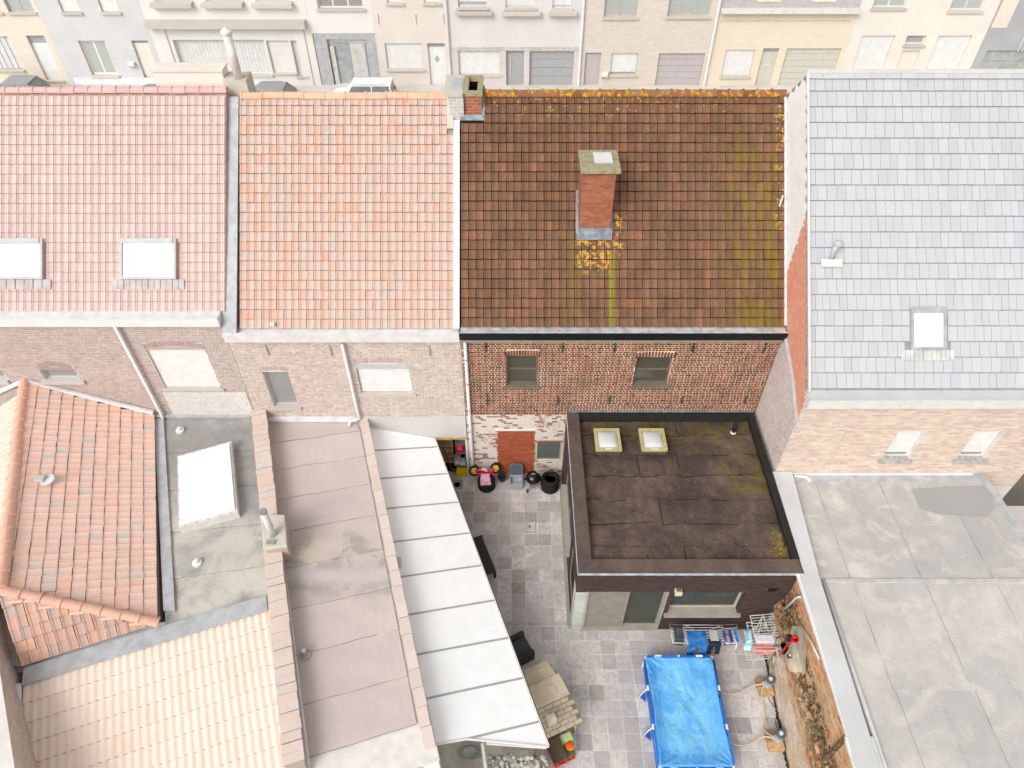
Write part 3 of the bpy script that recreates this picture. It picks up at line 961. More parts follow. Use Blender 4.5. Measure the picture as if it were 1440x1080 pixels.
# chimney in the roof
ch = MB().box(2.05, 3.0, 18.62, 19.55, 8.6, 11.42).build('chimney', plain('chimney mortar', (172, 120, 92), .95), house)
Hc = X3(0, 18.62, 0)
bricks(ch, Hc, UX, NS, 2.052, 2.998, 9.3, 11.41, MAT['brick_chim'], bh=.072, bl=.2, joint=.011, proud=.006, jit=.002)
bricks(ch, X3(2.05, 0, 0), UY, X3(-1, 0, 0), 18.622, 19.548, 9.3, 11.41, MAT['brick_chim'], bh=.072, joint=.011, proud=.006)
bricks(ch, X3(3.0, 0, 0), UY, X3(1, 0, 0), 18.622, 19.548, 9.3, 11.41, MAT['brick_chim'], bh=.072, joint=.011, proud=.006)
MB().box(1.97, 3.12, 18.52, 19.70, 11.422, 11.56).build('chimney_cap', MAT['concrete'], ch, bevel=.015)
MB().box(2.36, 2.93, 18.82, 19.46, 11.562, 11.60).build('flue_cover', MAT['sillconc'], ch)
MB().box(2.38, 2.91, 18.84, 19.44, 11.602, 11.615).build('flue_cover', MAT['offwhite'], ch)
zf0 = ze + (18.62 - ye) * CS / SN
m = MB(); m.obox(X3(1.98, 18.62, zf0), UX, SLOPE, X3(0, -CS, SN), 0, 1.09, -.22, .03, .055, .075); m.box(2.03, 3.02, 18.59, 18.612, zf0, zf0 + .2)
m.build('chimney_flashing', MAT['lead'], ch)
for s, xx in ((0, 1.96), (1, 3.01)):
    m = MB(); m.obox(X3(xx, 18.62, zf0), UX, SLOPE, X3(0, -CS, SN), 0, .08, -.02, 1.3, .055, .085); m.build('chimney_flashing', MAT['lead'], ch)
# small hollow chimney on the ridge
m = MB()
cx0, cx1, c0, c1, zt = -1.45, -.93, 21.24, 22.45, 12.5
m.box(cx0, cx1, c0, c0 + .14, 11.6, zt).box(cx0, cx1, c1 - .14, c1, 11.6, zt).box(cx0, cx0 + .13, c0 + .142, c1 - .142, 11.6, zt).box(cx1 - .13, cx1, c0 + .142, c1 - .142, 11.6, zt)
ch2 = m.build('chimney', plain('pale chimney mortar', (198, 150, 120), .95), house)
bricks(ch2, X3(0, c0, 0), UX, NS, cx0, cx1, 11.72, zt, MAT['brick_chim'], bh=.1, bl=.26, joint=.02, proud=.008)
m = MB(); z1 = zt + .001; z2 = zt + .12
m.box(cx0 - .03, cx1 + .04, c0 - .05, c0 + .12, z1, z2).box(cx0 - .03, cx1 + .04, c1 - .1, c1 + .04, z1, z2).box(cx0 - .03, cx0 + .12, c0 + .122, c1 - .102, z1, z2).box(cx1 - .12, cx1 + .04, c0 + .122, c1 - .102, z1, z2)
m.build('chimney_cap', MAT['concrete'], ch2)
m = MB(); fx0, fx1, fy0, fy1 = cx0 + .131, cx1 - .131, c0 + .143, c1 - .143
m.box(fx0, fx1, fy0, fy1, 11.6, 11.62).box(fx0, fx0 + .01, fy0, fy1, 11.621, 12.49).box(fx1 - .01, fx1, fy0, fy1, 11.621, 12.49).box(fx0 + .011, fx1 - .011, fy0, fy0 + .01, 11.621, 12.49).box(fx0 + .011, fx1 - .011, fy1 - .01, fy1, 11.621, 12.49)
m.build('flue', MAT['flue_dark'], ch2)  # lining added so the hollow looks dark, shade is in its colour
m = MB()
m.obox(X3(-1.58, 21.14, 11.79), UX, SLOPE, X3(0, -CS, SN), 0, .74, -.04, .14, .06, .085); m.obox(X3(-.93, 21.2, 11.85), UX, SLOPE, X3(0, -CS, SN), 0, .1, 0, .95, .06, .085)
m.build('chimney_flashing', MAT['lead'], ch2)
p = at(1098, 285, Y=rp(T0, 285)[0])
MB().tube([p + X3(.05, .12, .18), p + X3(-.06, -.12, -.06)], .024, 6).build('roof_hook', MAT['white'], house)

# neighbouring grey brick stack, belongs to the orange roofed house
hs2 = thing('terraced_house', 'pale orange tiled house between the pink tiled house and the brown tiled house', 'house', (-5.2, 16.52, 0), group='terraced houses of the near row')
XA, XB = -8.88, -1.62
oh = [(-8.18, -7.33, 3.76, 5.44), (-5.08, -3.33, 4.43, 5.79)]
niche = (-2.78, -1.70, 0.0, 2.10)
rw2 = wall(hs2, 'rear_wall', H, UX, NS, XA, XB - .002, -.05, 7.0, .3, MAT['mortar_pale'], oh + [niche])
bricks(rw2, H, UX, NS, XA, XB - .01, 3.1, 6.98, MAT['brick_orange'], bond=True, bl=.215, joint=.019, holes=[(h[0], h[1], h[2] - .02, h[3] + .22) for h in oh])
m = MB(); m.obox(H, UX, UZ, NS, -5.2, XB - .01, 2.16, 3.25, .001, .03); m.build('cement_render', MAT['render_grey'], rw2)
m = MB(); m.obox(H, UX, UZ, NS, -2.84, XB - .01, 2.06, 2.155, -.1, .06); m.build('timber_beam', MAT['beam'], hs2)
gable_body(hs2, 'house_body', XA, -2.85, YW + .302, 2 * yr - ye, ze - .25, yr, zr - .25, MAT['brick_orange'])
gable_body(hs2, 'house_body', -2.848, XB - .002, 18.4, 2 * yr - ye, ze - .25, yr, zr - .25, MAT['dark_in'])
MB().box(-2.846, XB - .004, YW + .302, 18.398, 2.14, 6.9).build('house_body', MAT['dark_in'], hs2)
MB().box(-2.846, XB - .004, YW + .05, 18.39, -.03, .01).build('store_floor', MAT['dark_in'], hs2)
rf2 = roof_slabs(hs2, XA + .45, XB - .14, ye, ze - .05, yr, zr - .07, 2 * yr - ye, plain('grey roof underlay', (170, 158, 148), .9))
def keep_or(uc, vc):
    x = -8.40 + uc; y = ye + vc * SN
    return not (x > -2.0 and y > 20.9)
tile_face(rf2, 'roof_tile', pan_tile(.2285, .2993, front=.02, gap=.013, gapv=.016), X3(-8.40, ye - .01, ze - .07), UX, SLOPE, .2285, .2993, 29, 24, MAT['orange_tile'], keep=keep_or, jit=.006, rot=.014)
ridge_row(rf2, -8.36, -2.0, yr + .03, zr - .09, .14, .6, MAT['hip_ridge'], bow=.012)
m = MB(); m.prism([(-8.88, ye - .25, ze - .12), (-8.88, yr, zr - .12), (-8.88, yr, zr - .06), (-8.88, ye - .25, ze - .06)], (.44, 0, 0)); m.build('verge_flashing', MAT['lead_pale'], hs2)
box_gutter(hs2, XA, XB - .004, 16.30, 16.60, 6.94, 7.28, MAT['offwhite'], MAT['lead_faded'])
c = MB().box(-1.92, -1.47, 21.15, 22.45, 11.5, 12.52).build('chimney', MAT['mortar_pale'], hs2)
gb = pieces('grey chimney brick', [(190, 190, 186), (206, 204, 198), (180, 180, 178)], grain=.1)
bricks(c, X3(0, 21.15, 0), UX, NS, -1.92, -1.475, 11.55, 12.52, gb, bh=.1, bl=.26, joint=.02)
MB().box(-2.06, -1.485, 21.1, 22.5, 12.522, 12.62).build('chimney_cap', MAT['pier'], c)
MB().box(-1.82, -1.52, 21.4, 22.2, 12.622, 12.64).build('flue_cover', MAT['lead_pale'], c)
m = MB(); m.obox(X3(-2.1, 21.0, 11.66), UX, SLOPE, X3(0, -CS, SN), 0.1, .3, -.1, .9, .06, .09); m.build('chimney_flashing', MAT['pier'], c)
opening(hs2, H, UX, NS, *oh[0], MAT['frame_pale'], MAT['glass_grey'], recess=.14, fw=.06, sill=(.08, .08, .12), smat=MAT['stone_pale'])
opening(hs2, H, UX, NS, *oh[1], MAT['frame_pale'], MAT['glass_grey'], recess=.10, fw=.06, sill=(.1, .06, .12), smat=MAT['stone_pale'], shutter=(MAT['white'],), label='window with lowered white roller shutter')
for h in oh:
    m = MB(); n = int((h[1] - h[0] + .1) / .085)
    for k in range(n): m.obox(X3(h[0] - .05 + k * .085, YW, h[3] + .03 + .05 * math.sin(math.pi * k / (n - 1))), UX, UZ, NS, 0, .066, 0, .19, 0, .02)
    m.build('brick_arch', MAT['brick_orange'], hs2, kind='stuff')
MB().obox(H, UX, UZ, NS, -5.15, -3.25, 5.62, 5.80, -.1, .03).build('shutter_box', MAT['frame_pale'], hs2)
p0 = at(481, 484, Y=16.4); p1 = at(503, 590, Y=16.4)
downpipe(hs2, [p0, (p0.x, 16.4, 3.35), (p0.x, 16.38, 3.28), (p0.x - .3, 16.3, 3.24), (p0.x - .34, 16.15, 3.16)], .05, MAT['white'])
for px in (373, 463, 603):
    p = at(px, 485, Y=YW); m = MB(); m.obox(p, UX, UZ, NS, -.02, .02, -.45, 0, .02, .05); m.build('wall_anchor', plain('faded green anchor', (176, 180, 168)), hs2)
p = at(384, 456, Y=rp(T0, 456)[0]); MB().box(p.x - .07, p.x + .07, p.y - .1, p.y, p.z, p.z + .1).build('roof_vent', MAT['white'], hs2)

# ---- 3. pink roofed house
T1 = 21.75
y3, z3 = rp(T1, 437); yr3, zr3 = rp(T1, 128)
hp = thing('terraced_house', 'pale pink tiled house with two roof windows, leftmost of the near row', 'house', (-12.6, 16.52, 0), group='terraced houses of the near row')
XP0, XP1 = -17.2, -8.89
ph = [(-11.6, -9.74, 4.67, 6.44), (-15.42, -14.26, 5.07, 5.54), (-17.9, -16.66, 5.07, 5.54)]
rw3 = wall(hp, 'rear_wall', H, UX, NS, XP0, XP1 - .002, -.05, 7.55, .3, MAT['mortar_pale'], ph)
bricks(rw3, H, UX, NS, XP0, XP1 - .01, 3.3, 7.5, MAT['brick_pink'], bond=True, bl=.215, joint=.019, holes=[(h[0], h[1], h[2] - .02, h[3] + .22) for h in ph])
mm = MB(); mm.obox(H, UX, UZ, NS, -11.75, -8.95, 3.4, 4.5, .012, .018); mp = mm.build('white_brick_panel', plain('grey joint of the white panel', (200, 194, 186), .9), rw3)
bricks(mp, H + NS * .018, UX, NS, -11.75, -8.95, 3.4, 4.5, pieces('white painted brick', [(226, 222, 216), (220, 212, 206), (230, 226, 222)], grain=.05), proud=.012)
gable_body(hp, 'house_body', XP0, XP1, YW + .302, 2 * yr3 - y3, z3 - .2, yr3, zr3 - .2, MAT['brick_pink'])
rf3 = roof_slabs(hp, XP0, -8.76, y3, z3, yr3, zr3, 2 * yr3 - y3, plain('pink roof underlay', (196, 158, 152), .9))
RW = [(at(170, 336, Y=rp(T1, 336)[0]).x, at(249, 336, Y=rp(T1, 336)[0]).x, 336, 396), (-17.2, at(62, 336, Y=rp(T1, 336)[0]).x, 336, 394)]
def keep_pk(uc, vc):
    x = XP0 + uc; py = 437 - vc / T1 * 1000
    for a, b, t, q in RW:
        if a - .02 < x < b + .02 and t - 1 < py < q + 3: return False
    return True
tile_face(rf3, 'roof_tile', pan_tile(.2275, .300, front=.018, gap=.012, gapv=.013), X3(XP0, y3, z3 - .02), UX, SLOPE, .2275, .300, 37, 22, MAT['pink_tile'], keep=keep_pk, jit=.002, rot=.004)
ridge_row(rf3, XP0, -8.74, yr3 + .02, zr3 - .02, .13, .415, pieces('pink ridge tile', [(230, 188, 182), (234, 196, 188), (226, 182, 178)], grain=.03))
RN = X3(0, -CS, SN)
def roof_window(parent, x0, x1, t0, pyt, pyb, fm, gm, skirt=None, drop=.1):
    yb, zb = rp(t0, pyb)
    o = X3(x0, yb, zb); L = (pyb - pyt) / 1000 * t0; W = x1 - x0
    m = MB(); f = .08
    m.obox(o, UX, SLOPE, RN, 0, f, 0, L, -.1, drop).obox(o, UX, SLOPE, RN, W - f, W, 0, L, -.1, drop)
    m.obox(o, UX, SLOPE, RN, f + .001, W - f - .001, 0, f, -.1, drop).obox(o, UX, SLOPE, RN, f + .001, W - f - .001, L - f * 1.8, L, -.1, drop + .03)
    fr = m.build('roof_window', fm, parent)
    MB().obox(o, UX, SLOPE, RN, f + .002, W - f - .002, f + .001, L - f * 1.8 - .001, -.08, drop - .045).build('pane', gm, fr)
    if skirt:
        s = MB()
        n = 12
        for i in range(n): s.obox(o, UX, SLOPE, RN, -.25 + i * (W + .5) / n, -.25 + (i + .9) * (W + .5) / n, -.30, -.002, .0, .03 + .01 * (i % 2))
        s.build('flashing_skirt', skirt, fr, kind='stuff')
    return fr
pg = plain('bright roof window blind', (240, 240, 240), .3, var=.01)
roof_window(hp, RW[0][0], RW[0][1], T1, 336, 393, MAT['frame_pale'], pg, plain('grey pleated flashing', (188, 180, 178), .8))
roof_window(hp, -17.1, RW[1][1], T1, 336, 393, MAT['frame_pale'], plain('pale grey roof window blind', (226, 228, 228), .3, var=.01), plain('grey pleated flashing two', (188, 180, 178), .8))
box_gutter(hp, XP0, XP1 - .004, 16.38, 16.76, 7.5, 7.82, MAT['white'], MAT['lead_faded'])
opening(hp, H, UX, NS, *ph[0], MAT['white'], MAT['glass_grey'], recess=.08, fw=.06, sill=(.1, .06, .1), smat=MAT['stone_pale'], shutter=(MAT['white'],), label='window with arched white roller shutter')
for k, h in enumerate(ph[:2]):
    m = MB(); n = int((h[1] - h[0] + .1) / .085)
    for k in range(n):
        a = (k / (n - 1) - .5) * 2
        m.obox(X3(h[0] - .05 + k * .085, YW, h[3] + .03 + .13 * (1 - a * a)), UX, UZ, NS, 0, .066, 0, .2, 0, .02)
    m.obox(H, UX, UZ, NS, h[0] + .05, h[1] - .05, h[3] - .0, h[3] + .12, 0, .01)
    m.build('brick_arch', MAT['brick_pink'], hp, kind='stuff')
opening(hp, H, UX, NS, *ph[1], MAT['frame_pale'], MAT['glass_grey'], recess=.12, fw=.07, sill=(.12, .08, .15), smat=MAT['render_grey'])
opening(hp, H, UX, NS, XP0 + .05, ph[2][1], 5.07, 5.54, MAT['frame_pale'], MAT['glass_grey'], recess=.12, fw=.07, sill=(.0, .08, .15), smat=MAT['render_grey'])
a0 = at(160, 456, Y=16.4)
downpipe(hp, [a0, (a0.x, 16.4, 3.5), (a0.x + .05, 16.3, 3.36)], .055, MAT['white'])
# low yellow stack and the terracotta flue on the ridge
s = MB().box(at(226, 118, Y=22.3).x, at(322, 118, Y=22.3).x, 22.0, 22.5, 12.0, 12.92).build('chimney', pieces('yellow stack', [(224, 208, 176)]), hp)
MB().box(at(226, 118, Y=22.3).x - .04, at(322, 118, Y=22.3).x + .04, 21.96, 22.54, 12.922, 12.98).build('chimney_cap', MAT['fac_cream'], s)
s = MB(); s.box(-8.85, -8.15, 21.85, 22.5, 12.0, 12.72); b = s.build('chimney', MAT['pier'], hp)
MB().tube([(-8.4, 22.0, 12.721), (-8.4, 22.0, 14.0)], .13, 14).build('flue_pipe', plain('pale terracotta flue', (226, 216, 208), .8), b, smooth=True)
MB().lathe([(.14, 14.001), (.17, 14.04), (.17, 14.10), (.03, 14.2), (0, 14.2)], (-8.4, 22.0, 0), 14).build('flue_cowl', MAT['white'], b)

# ---- 4. slate roofed house
T2 = 20.4
y4, z4 = rp(T2, 545); yr4, zr4 = rp(T2, 103)
XS0, XS1 = 8.47, 16.5
YS = 13.95
hsl = thing('terraced_house', 'tall pale grey slate roofed house, rightmost of the near row, with white slate hung side', 'house', (12, YS, 0), group='terraced houses of the near row')
sh = []
for (a, b, c_, d_) in ((1243, 607, 1290, 647), (1353, 607, 1398, 647)):
    p = at(a, 645, Y=YS); q = at(b + 700 if 0 else (1302 if a < 1300 else 1413), 607, Y=YS)
    sh.append((at(1240 if a < 1300 else 1345, 645, Y=YS).x, at(1302 if a < 1300 else 1412, 607, Y=YS).x, at(1240, 645, Y=YS).z, at(1300, 607, Y=YS).z))
HS = X3(0, YS, 0)
rw4 = wall(hsl, 'rear_wall', HS, UX, NS, XS0, XS1, -.05, 6.9, .3, MAT['mortar_pale'], sh)
bricks(rw4, HS, UX, NS, XS0 + .002, XS1, 2.7, 6.9, MAT['brick_cream'], holes=[(h[0], h[1], h[2] - .02, h[3]) for h in sh], bl=.24, bh=.075, joint=.010, proud=.006)
gable_body(hsl, 'house_body', XS0, XS1, YS + .302, 2 * yr4 - y4, z4 - .2, yr4, zr4 - .2, MAT['mortar_pale'])
rf4 = roof_slabs(hsl, XS0, XS1, y4, z4, yr4, zr4, 2 * yr4 - y4, plain('slate roof underlay', (150, 150, 152), .9))
# slates in courses of uneven widths
rwin = (at(1279, 433, Y=rp(T2, 433)[0]).x, at(1329, 433, Y=rp(T2, 433)[0]).x)
spots = []; protos = {}
wid = (.212, .276)
rnd = random.Random(3)
seqs = {w_: [] for w_ in wid}
for r in range(20):
    x = XS0 + .02 - rnd.random() * .2 - (.0)
    x = XS0 + .02
    first = True
    while x < XS1 - .1:
        w_ = wid[0] if (rnd.random() < .28 or (first and r % 2)) else wid[1]
        first = False
        vc = r * .449
        py = 545 - (vc + .22) / T2 * 1000
        if not (rwin[0] - .05 < x + w_ / 2 < rwin[1] + .05 and 430 < py < 497):
            o = X3(x, y4, z4 - .02) + SLOPE * vc
            seqs[w_].append((r, frame(o, UX, SLOPE)))
        x += w_
for w_, lim in ((wid[0], 80), (wid[1], 220)):
    lay(rf4, 'roof_slate', slate(w_, .449, gap=.010, gapv=.024), [q[1] for q in sorted(seqs[w_], key=lambda q: q[0])], MAT['slate'], limit=lim, jit=.003, rot=.004)
m = MB()
n = 18
cap = MB().obox(X3(0, 0, 0), UX, X3(0, -SN, -CS), X3(0, -CS, SN), 0.004, .446, 0, .2, 0.03, .05)
lay(rf4, 'ridge_slate', cap, [Matrix.Translation((XS0 - .02 + i * .45, yr4 + .02, zr4 + .02)) for i in range(n)], MAT['slate'], jit=.004)
MB().box(XS0 - .04, XS1, yr4 - .06, yr4 + .06, zr4 + .03, zr4 + .1).build('ridge_cap', MAT['offwhite'], rf4)
box_gutter(hsl, XS0 - .02, XS1, 13.74, 14.16, 6.70, 7.05, MAT['offwhite'], MAT['coping_right'])
roof_window(hsl, rwin[0], rwin[1], T2, 433, 492, plain('mid grey roof window frame', (168, 169, 168), .5), pg, plain('grey skirt', (200, 198, 196), .8))
for h in sh:
    opening(hsl, HS, UX, NS, *h, MAT['offwhite'], MAT['glass_grey'], recess=.12, fw=.06, sill=(.1, .12, .1), smat=plain('grey stone sill', (176, 172, 168), .8, var=.1, scale=9), shutter=(MAT['white'], .22), label='window with white roller shutter nearly down')
p = at(1168, 366, Y=rp(T2, 366)[0])
v1 = MB().tube([p, p + X3(0, 0, .42), p + X3(.05, 0, .55)], .065, 12).build('vent_pipe', plain('grey vent pipe', (186, 187, 189), .6), hsl, smooth=True)
MB().lathe([(.1, 0), (.13, .04), (.13, .1), (.0, .16)], p + X3(.05, 0, .5), 12).build('vent_cowl', plain('grey cowl', (186, 187, 189), .6), v1)
MB().obox(p + X3(-.3, -.1, -.04), UX, SLOPE, RN, 0, .6, -.1, .12, .03, .045).build('pipe_flashing', MAT['offwhite'], hsl)
# side wall above the brown roof: white cladding, orange tile, faded brick
ex = X3(-1, 0, 0)
SX = X3(XS0, 0, 0)
def side(pts, d0, d1, m):
    m.prism([X3(XS0 - d0, p.y, p.z) for p in pts], (-(d1 - d0), 0, 0)); return m
PX = lambda x, y: at(x, y, X=XS0)
poly_side = [(YS + .31, 3.2), (YS + .31, z4 - .2 + .2), (yr4, zr4 - .05), (yr4 + 1.2, zr4 - 1.3), (yr4 + 1.2, 3.2)]
def line_z(y, a, b): return a.z + (b.z - a.z) * (y - a.y) / (b.y - a.y)
sA, sB = PX(1137, 300), PX(1112, 372)
fA, fB = PX(1106, 470), PX(1123, 592)
def zone(y, z):
    """which cladding covers this point of the side wall"""
    top = zr4 - .12 - abs(y - yr4) * .977 if y > 14.16 else z4 - .2
    if z > top or y < YS: return None
    zl = line_z(y, sA, sB) if abs(sB.y - sA.y) > .01 else 9
    if z > zl: return 'clad'
    zf = line_z(y, fA, fB) if y < 17 else 3
    if z > zf: return 'orange'
    return 'brick'
bricks(hsl, X3(XS0, 0, 0), UY, ex, 13.96, 16.52, 3.2, 7.6, pieces('faded grey pink side brick', [(206, 192, 186), (198, 184, 178), (214, 202, 196)], grain=.05), keep=lambda y, z: zone(y, z) == 'brick', name='side_brick', bl=.2, bh=.075)
tm = MB(); cm = MB()
zz = 4.0
while zz < 12.8:
    yy = 13.96 + (.12 if int(zz / .17) % 2 else 0)
    while yy < yr4 + .6:
        if zone(yy + .1, zz + .08) == 'orange': tm.obox(X3(XS0, 0, 0), UY, UZ, ex, yy + .004, yy + .236, zz, zz + .2, .004, .024 + .0)
        yy += .24
    zz += .17
tm2 = MB()
# orange hanging tiles lean out a little at their lower edge
zz = 4.0
while zz < 12.8:
    yy = 13.96 + (.09 if int(round((zz - 4) / .15)) % 2 else 0)
    while yy < yr4 + .6:
        if zone(yy + .09, zz + .07) == 'orange':
            A = [X3(XS0 - .03, yy + .003, zz), X3(XS0 - .03, yy + .177, zz), X3(XS0 - .012, yy + .177, zz + .2), X3(XS0 - .012, yy + .003, zz + .2)]
            B = [q + X3(.02, 0, 0) for q in A]
            tm2.add(A + B, [(0, 3, 2, 1), (0, 1, 5, 4), (1, 2, 6, 5), (3, 0, 4, 7)])
        yy += .18
    zz += .15
tm2.build('hanging_tile', MAT['orange_clad'], hsl, kind='stuff')
spots = []
zz = 7.2
while zz < 13.2:
    yy = 13.96 + (.3 if int(round((zz - 7.2) / .30)) % 2 else 0)
    while yy < yr4 + 1.0:
        if zone(yy + .3, zz + .15) == 'clad' or (zone(yy + .05, zz + .15) == 'clad' and zone(yy + .5, zz + .15)):
            spots.append(Matrix(((0, 0, -1, XS0 - .002), (-1, 0, 0, yy + .6), (0, 1, 0, zz), (0, 0, 0, 1))))
        yy += .6
    zz += .30
lay(hsl, 'cladding_slate', slate(.6, .30, front=.012, gap=.006, gapv=.008), spots, MAT['slate_clad'], jit=.001, rot=.0)
m = MB(); m.prism([X3(XS0 - .03, 14.0, z4 + .0), X3(XS0 - .03, yr4, zr4 + .02), X3(XS0 - .03, yr4, zr4 + .1), X3(XS0 - .03, 14.0, z4 + .08)], (.06, 0, 0)); m.build('verge_board', MAT['offwhite'], hsl)
m = MB(); m.tube([X3(XS0 - .05, fA.y, fA.z), X3(XS0 - .05, (fA.y + fB.y) / 2 - .1, (fA.z + fB.z) / 2 + .1), X3(XS0 - .05, fB.y, fB.z)], .05, 6); m.build('lead_flashing', MAT['lead_pale'], hsl)

# ------------------------------------------------------------------ the extension
ext = thing('flat_roofed_extension', 'dark brick extension with mossy black felt roof and two domed roof lights', 'extension', (5, 13.4, 0))
EX0, EX1, EY0, EY1, EZ = 1.90, 8.22, 10.29, 16.50, 3.52
eh = [(2.2, 4.66, 0.0, 2.45), (4.80, 6.95, 1.12, 2.42)]
HE = X3(0, EY0, 0)
fw_ = wall(ext, 'front_wall', HE, UX, NS, EX0, EX1 + .1, -.05, EZ - .03, .3, MAT['mortar_dark'], eh)
bricks(fw_, HE, UX, NS, EX0, EX1 + .1, .0, EZ - .04, MAT['brick_dark'], holes=eh, bl=.2, bh=.066, joint=.010, proud=.006)
sw = [(12.35, 15.2, 1.05, 2.4), (10.72, 12.2, 0.1, 2.4)]
ew = wall(ext, 'side_wall', X3(EX0, 0, 0), UY, ex, EY0 + .302, EY1, -.05, EZ - .03, .3, MAT['mortar_dark'], sw)
bricks(ew, X3(EX0, 0, 0), UY, ex, EY0, EY1, .0, EZ - .04, MAT['brick_dark'], holes=sw, bl=.2, bh=.066, joint=.010, proud=.006)
MB().box(EX1 + .0, EX1 + .1, EY0 + .302, EY1, -.05, EZ - .03).build('party_wall', MAT['mortar_dark'], ext)
opening(ext, X3(EX0, 0, 0), UY, ex, *sw[0], MAT['frame_taupe'], MAT['glass_see'], recess=.05, fw=.07, mull=(.5,), sill=(.02, .13, .09), smat=MAT['sillconc'])
opening(ext, X3(EX0, 0, 0), UY, ex, *sw[1], MAT['frame_taupe'], MAT['glass_see'], recess=.05, fw=.07)
MB().box(EX0 - .12, EX0 - .014, 10.3, 16.4, 0.012, .09).build('plinth_kerb', MAT['sillconc'], ext)
m = MB(); m.obox(HE, UX, UZ, NS, 1.895, 2.198, .015, 2.44, .008, .02); m.obox(X3(EX0, 0, 0), UY, UZ, ex, EY0 - .018, EY0 + .40, .015, 2.44, .0085, .02); m.build('corner_panel', plain('pale grey green corner panel', (196, 198, 188), .5, var=.04), ext)
# inside
MB().box(EX0 + .302, EX1 - .002, EY0 + .302, EY1 - .002, -.02, .03).build('inner_floor', plain('beige floor', (150, 140, 126), .6), ext)
MB().box(EX0 + .302, EX1 - .002, EY1 - .1, EY1 - .004, .032, 3.1).build('inner_wall', MAT['dim_in'], ext)
MB().box(EX0 + .302, EX1 - .002, EY0 + .302, EY1 - .102, 3.02, 3.1).build('inner_ceiling', MAT['dim_in'], ext)
# sliding doors
fd = opening(ext, HE, UX, NS, 2.28, 3.52, .04, 2.44, MAT['frame_taupe'], plain('grey door blind', (142, 136, 124), .5, var=.05), recess=.06, fw=.075, trans=(.30,), name='sliding_door', label='left sliding door with grey screen')
fd2 = opening(ext, HE, UX, NS, 3.44, 4.64, .04, 2.44, MAT['frame_taupe'], MAT['glass_see'], recess=.14, fw=.075, name='sliding_door', label='right sliding door of clear glass')
MB().obox(HE, UX, UZ, NS, 2.2, 4.66, 0.002, .045, -.25, .05).build('threshold', MAT['sillconc'], ext)
MB().obox(HE, UX, UZ, NS, 2.202, 2.275, .046, 2.44, -.2, .0).build('door_post', MAT['frame_beige'], ext)
MB().obox(HE, UX, UZ, NS, 4.642, 4.658, .046, 2.44, -.2, .0).build('door_post', MAT['frame_beige'], ext)
wn = opening(ext, HE, UX, NS, *eh[1], MAT['frame_beige'], MAT['glass_see'], recess=.2, fw=.08, sill=(.1, .1, .12), smat=MAT['sillconc'])
p = at(955, 824, Y=EY0)
lamp = MB().box(p.x - .10, p.x + .10, EY0 - .16, EY0 - .008, 2.50, 2.68).build('wall_lamp', plain('cream lamp', (226, 216, 178), .4), ext)
MB().box(p.x - .07, p.x + .07, EY0 - .12, EY0 - .008, 2.682, 2.72).build('lamp_bracket', MAT['frame_dark'], lamp)
p = at(1086, 829, Y=EY0)
MB().box(p.x - .12, p.x + .12, EY0 - .025, EY0 - .008, p.z - .08, p.z + .08).build('air_vent', MAT['black'], ext)
# parapet and felt
m = MB()
m.box(EX0 - .012, EX0 + .40, EY0 + .45, EY1, EZ - .03, EZ + .02)
m.build('parapet', MAT['felt_kerb'], ext)
m = MB(); m.box(EX0 - .012, EX1 + .06, EY0 - .012, EY0 + .448, EZ - .03, EZ + .022); m.build('parapet', MAT['felt_kerb'], ext)
m = MB(); m.box(EX1 - .10, EX1 + .10, EY0 + .45, EY1, EZ - .1, EZ + .03); m.build('parapet', plain('black felt upstand', (44, 40, 36), .9), ext)
m = MB(); m.box(EX0 + .41, EX1 - .10, EY1 - .25, EY1 - .02, EZ - .25, EZ - .03); m.build('parapet', plain('black felt upstand', (44, 40, 36), .9), ext)
m = MB(); m.box(EX0 - .02, EX1 + .1, EY0 - .03, EY0 - .0125, EZ - .06, EZ + .03); m.box(EX0 - .03, EX0 - .0125, EY0 - .0, EY1, EZ - .06, EZ + .03)
m.build('edge_trim', MAT['zinc'], ext)
m = MB(); m.box(EX0 + .0, EX1 + .1, EY1 - .06, EY1 + .0, EZ + .035, EZ + .075); m.build('wall_flashing', MAT['lead'], ext)
MB().box(EX0 + .302, EX1 - .002, EY0 + .302, EY1 - .01, 3.102, 3.16).build('roof_deck', MAT['felt_ext'], ext)


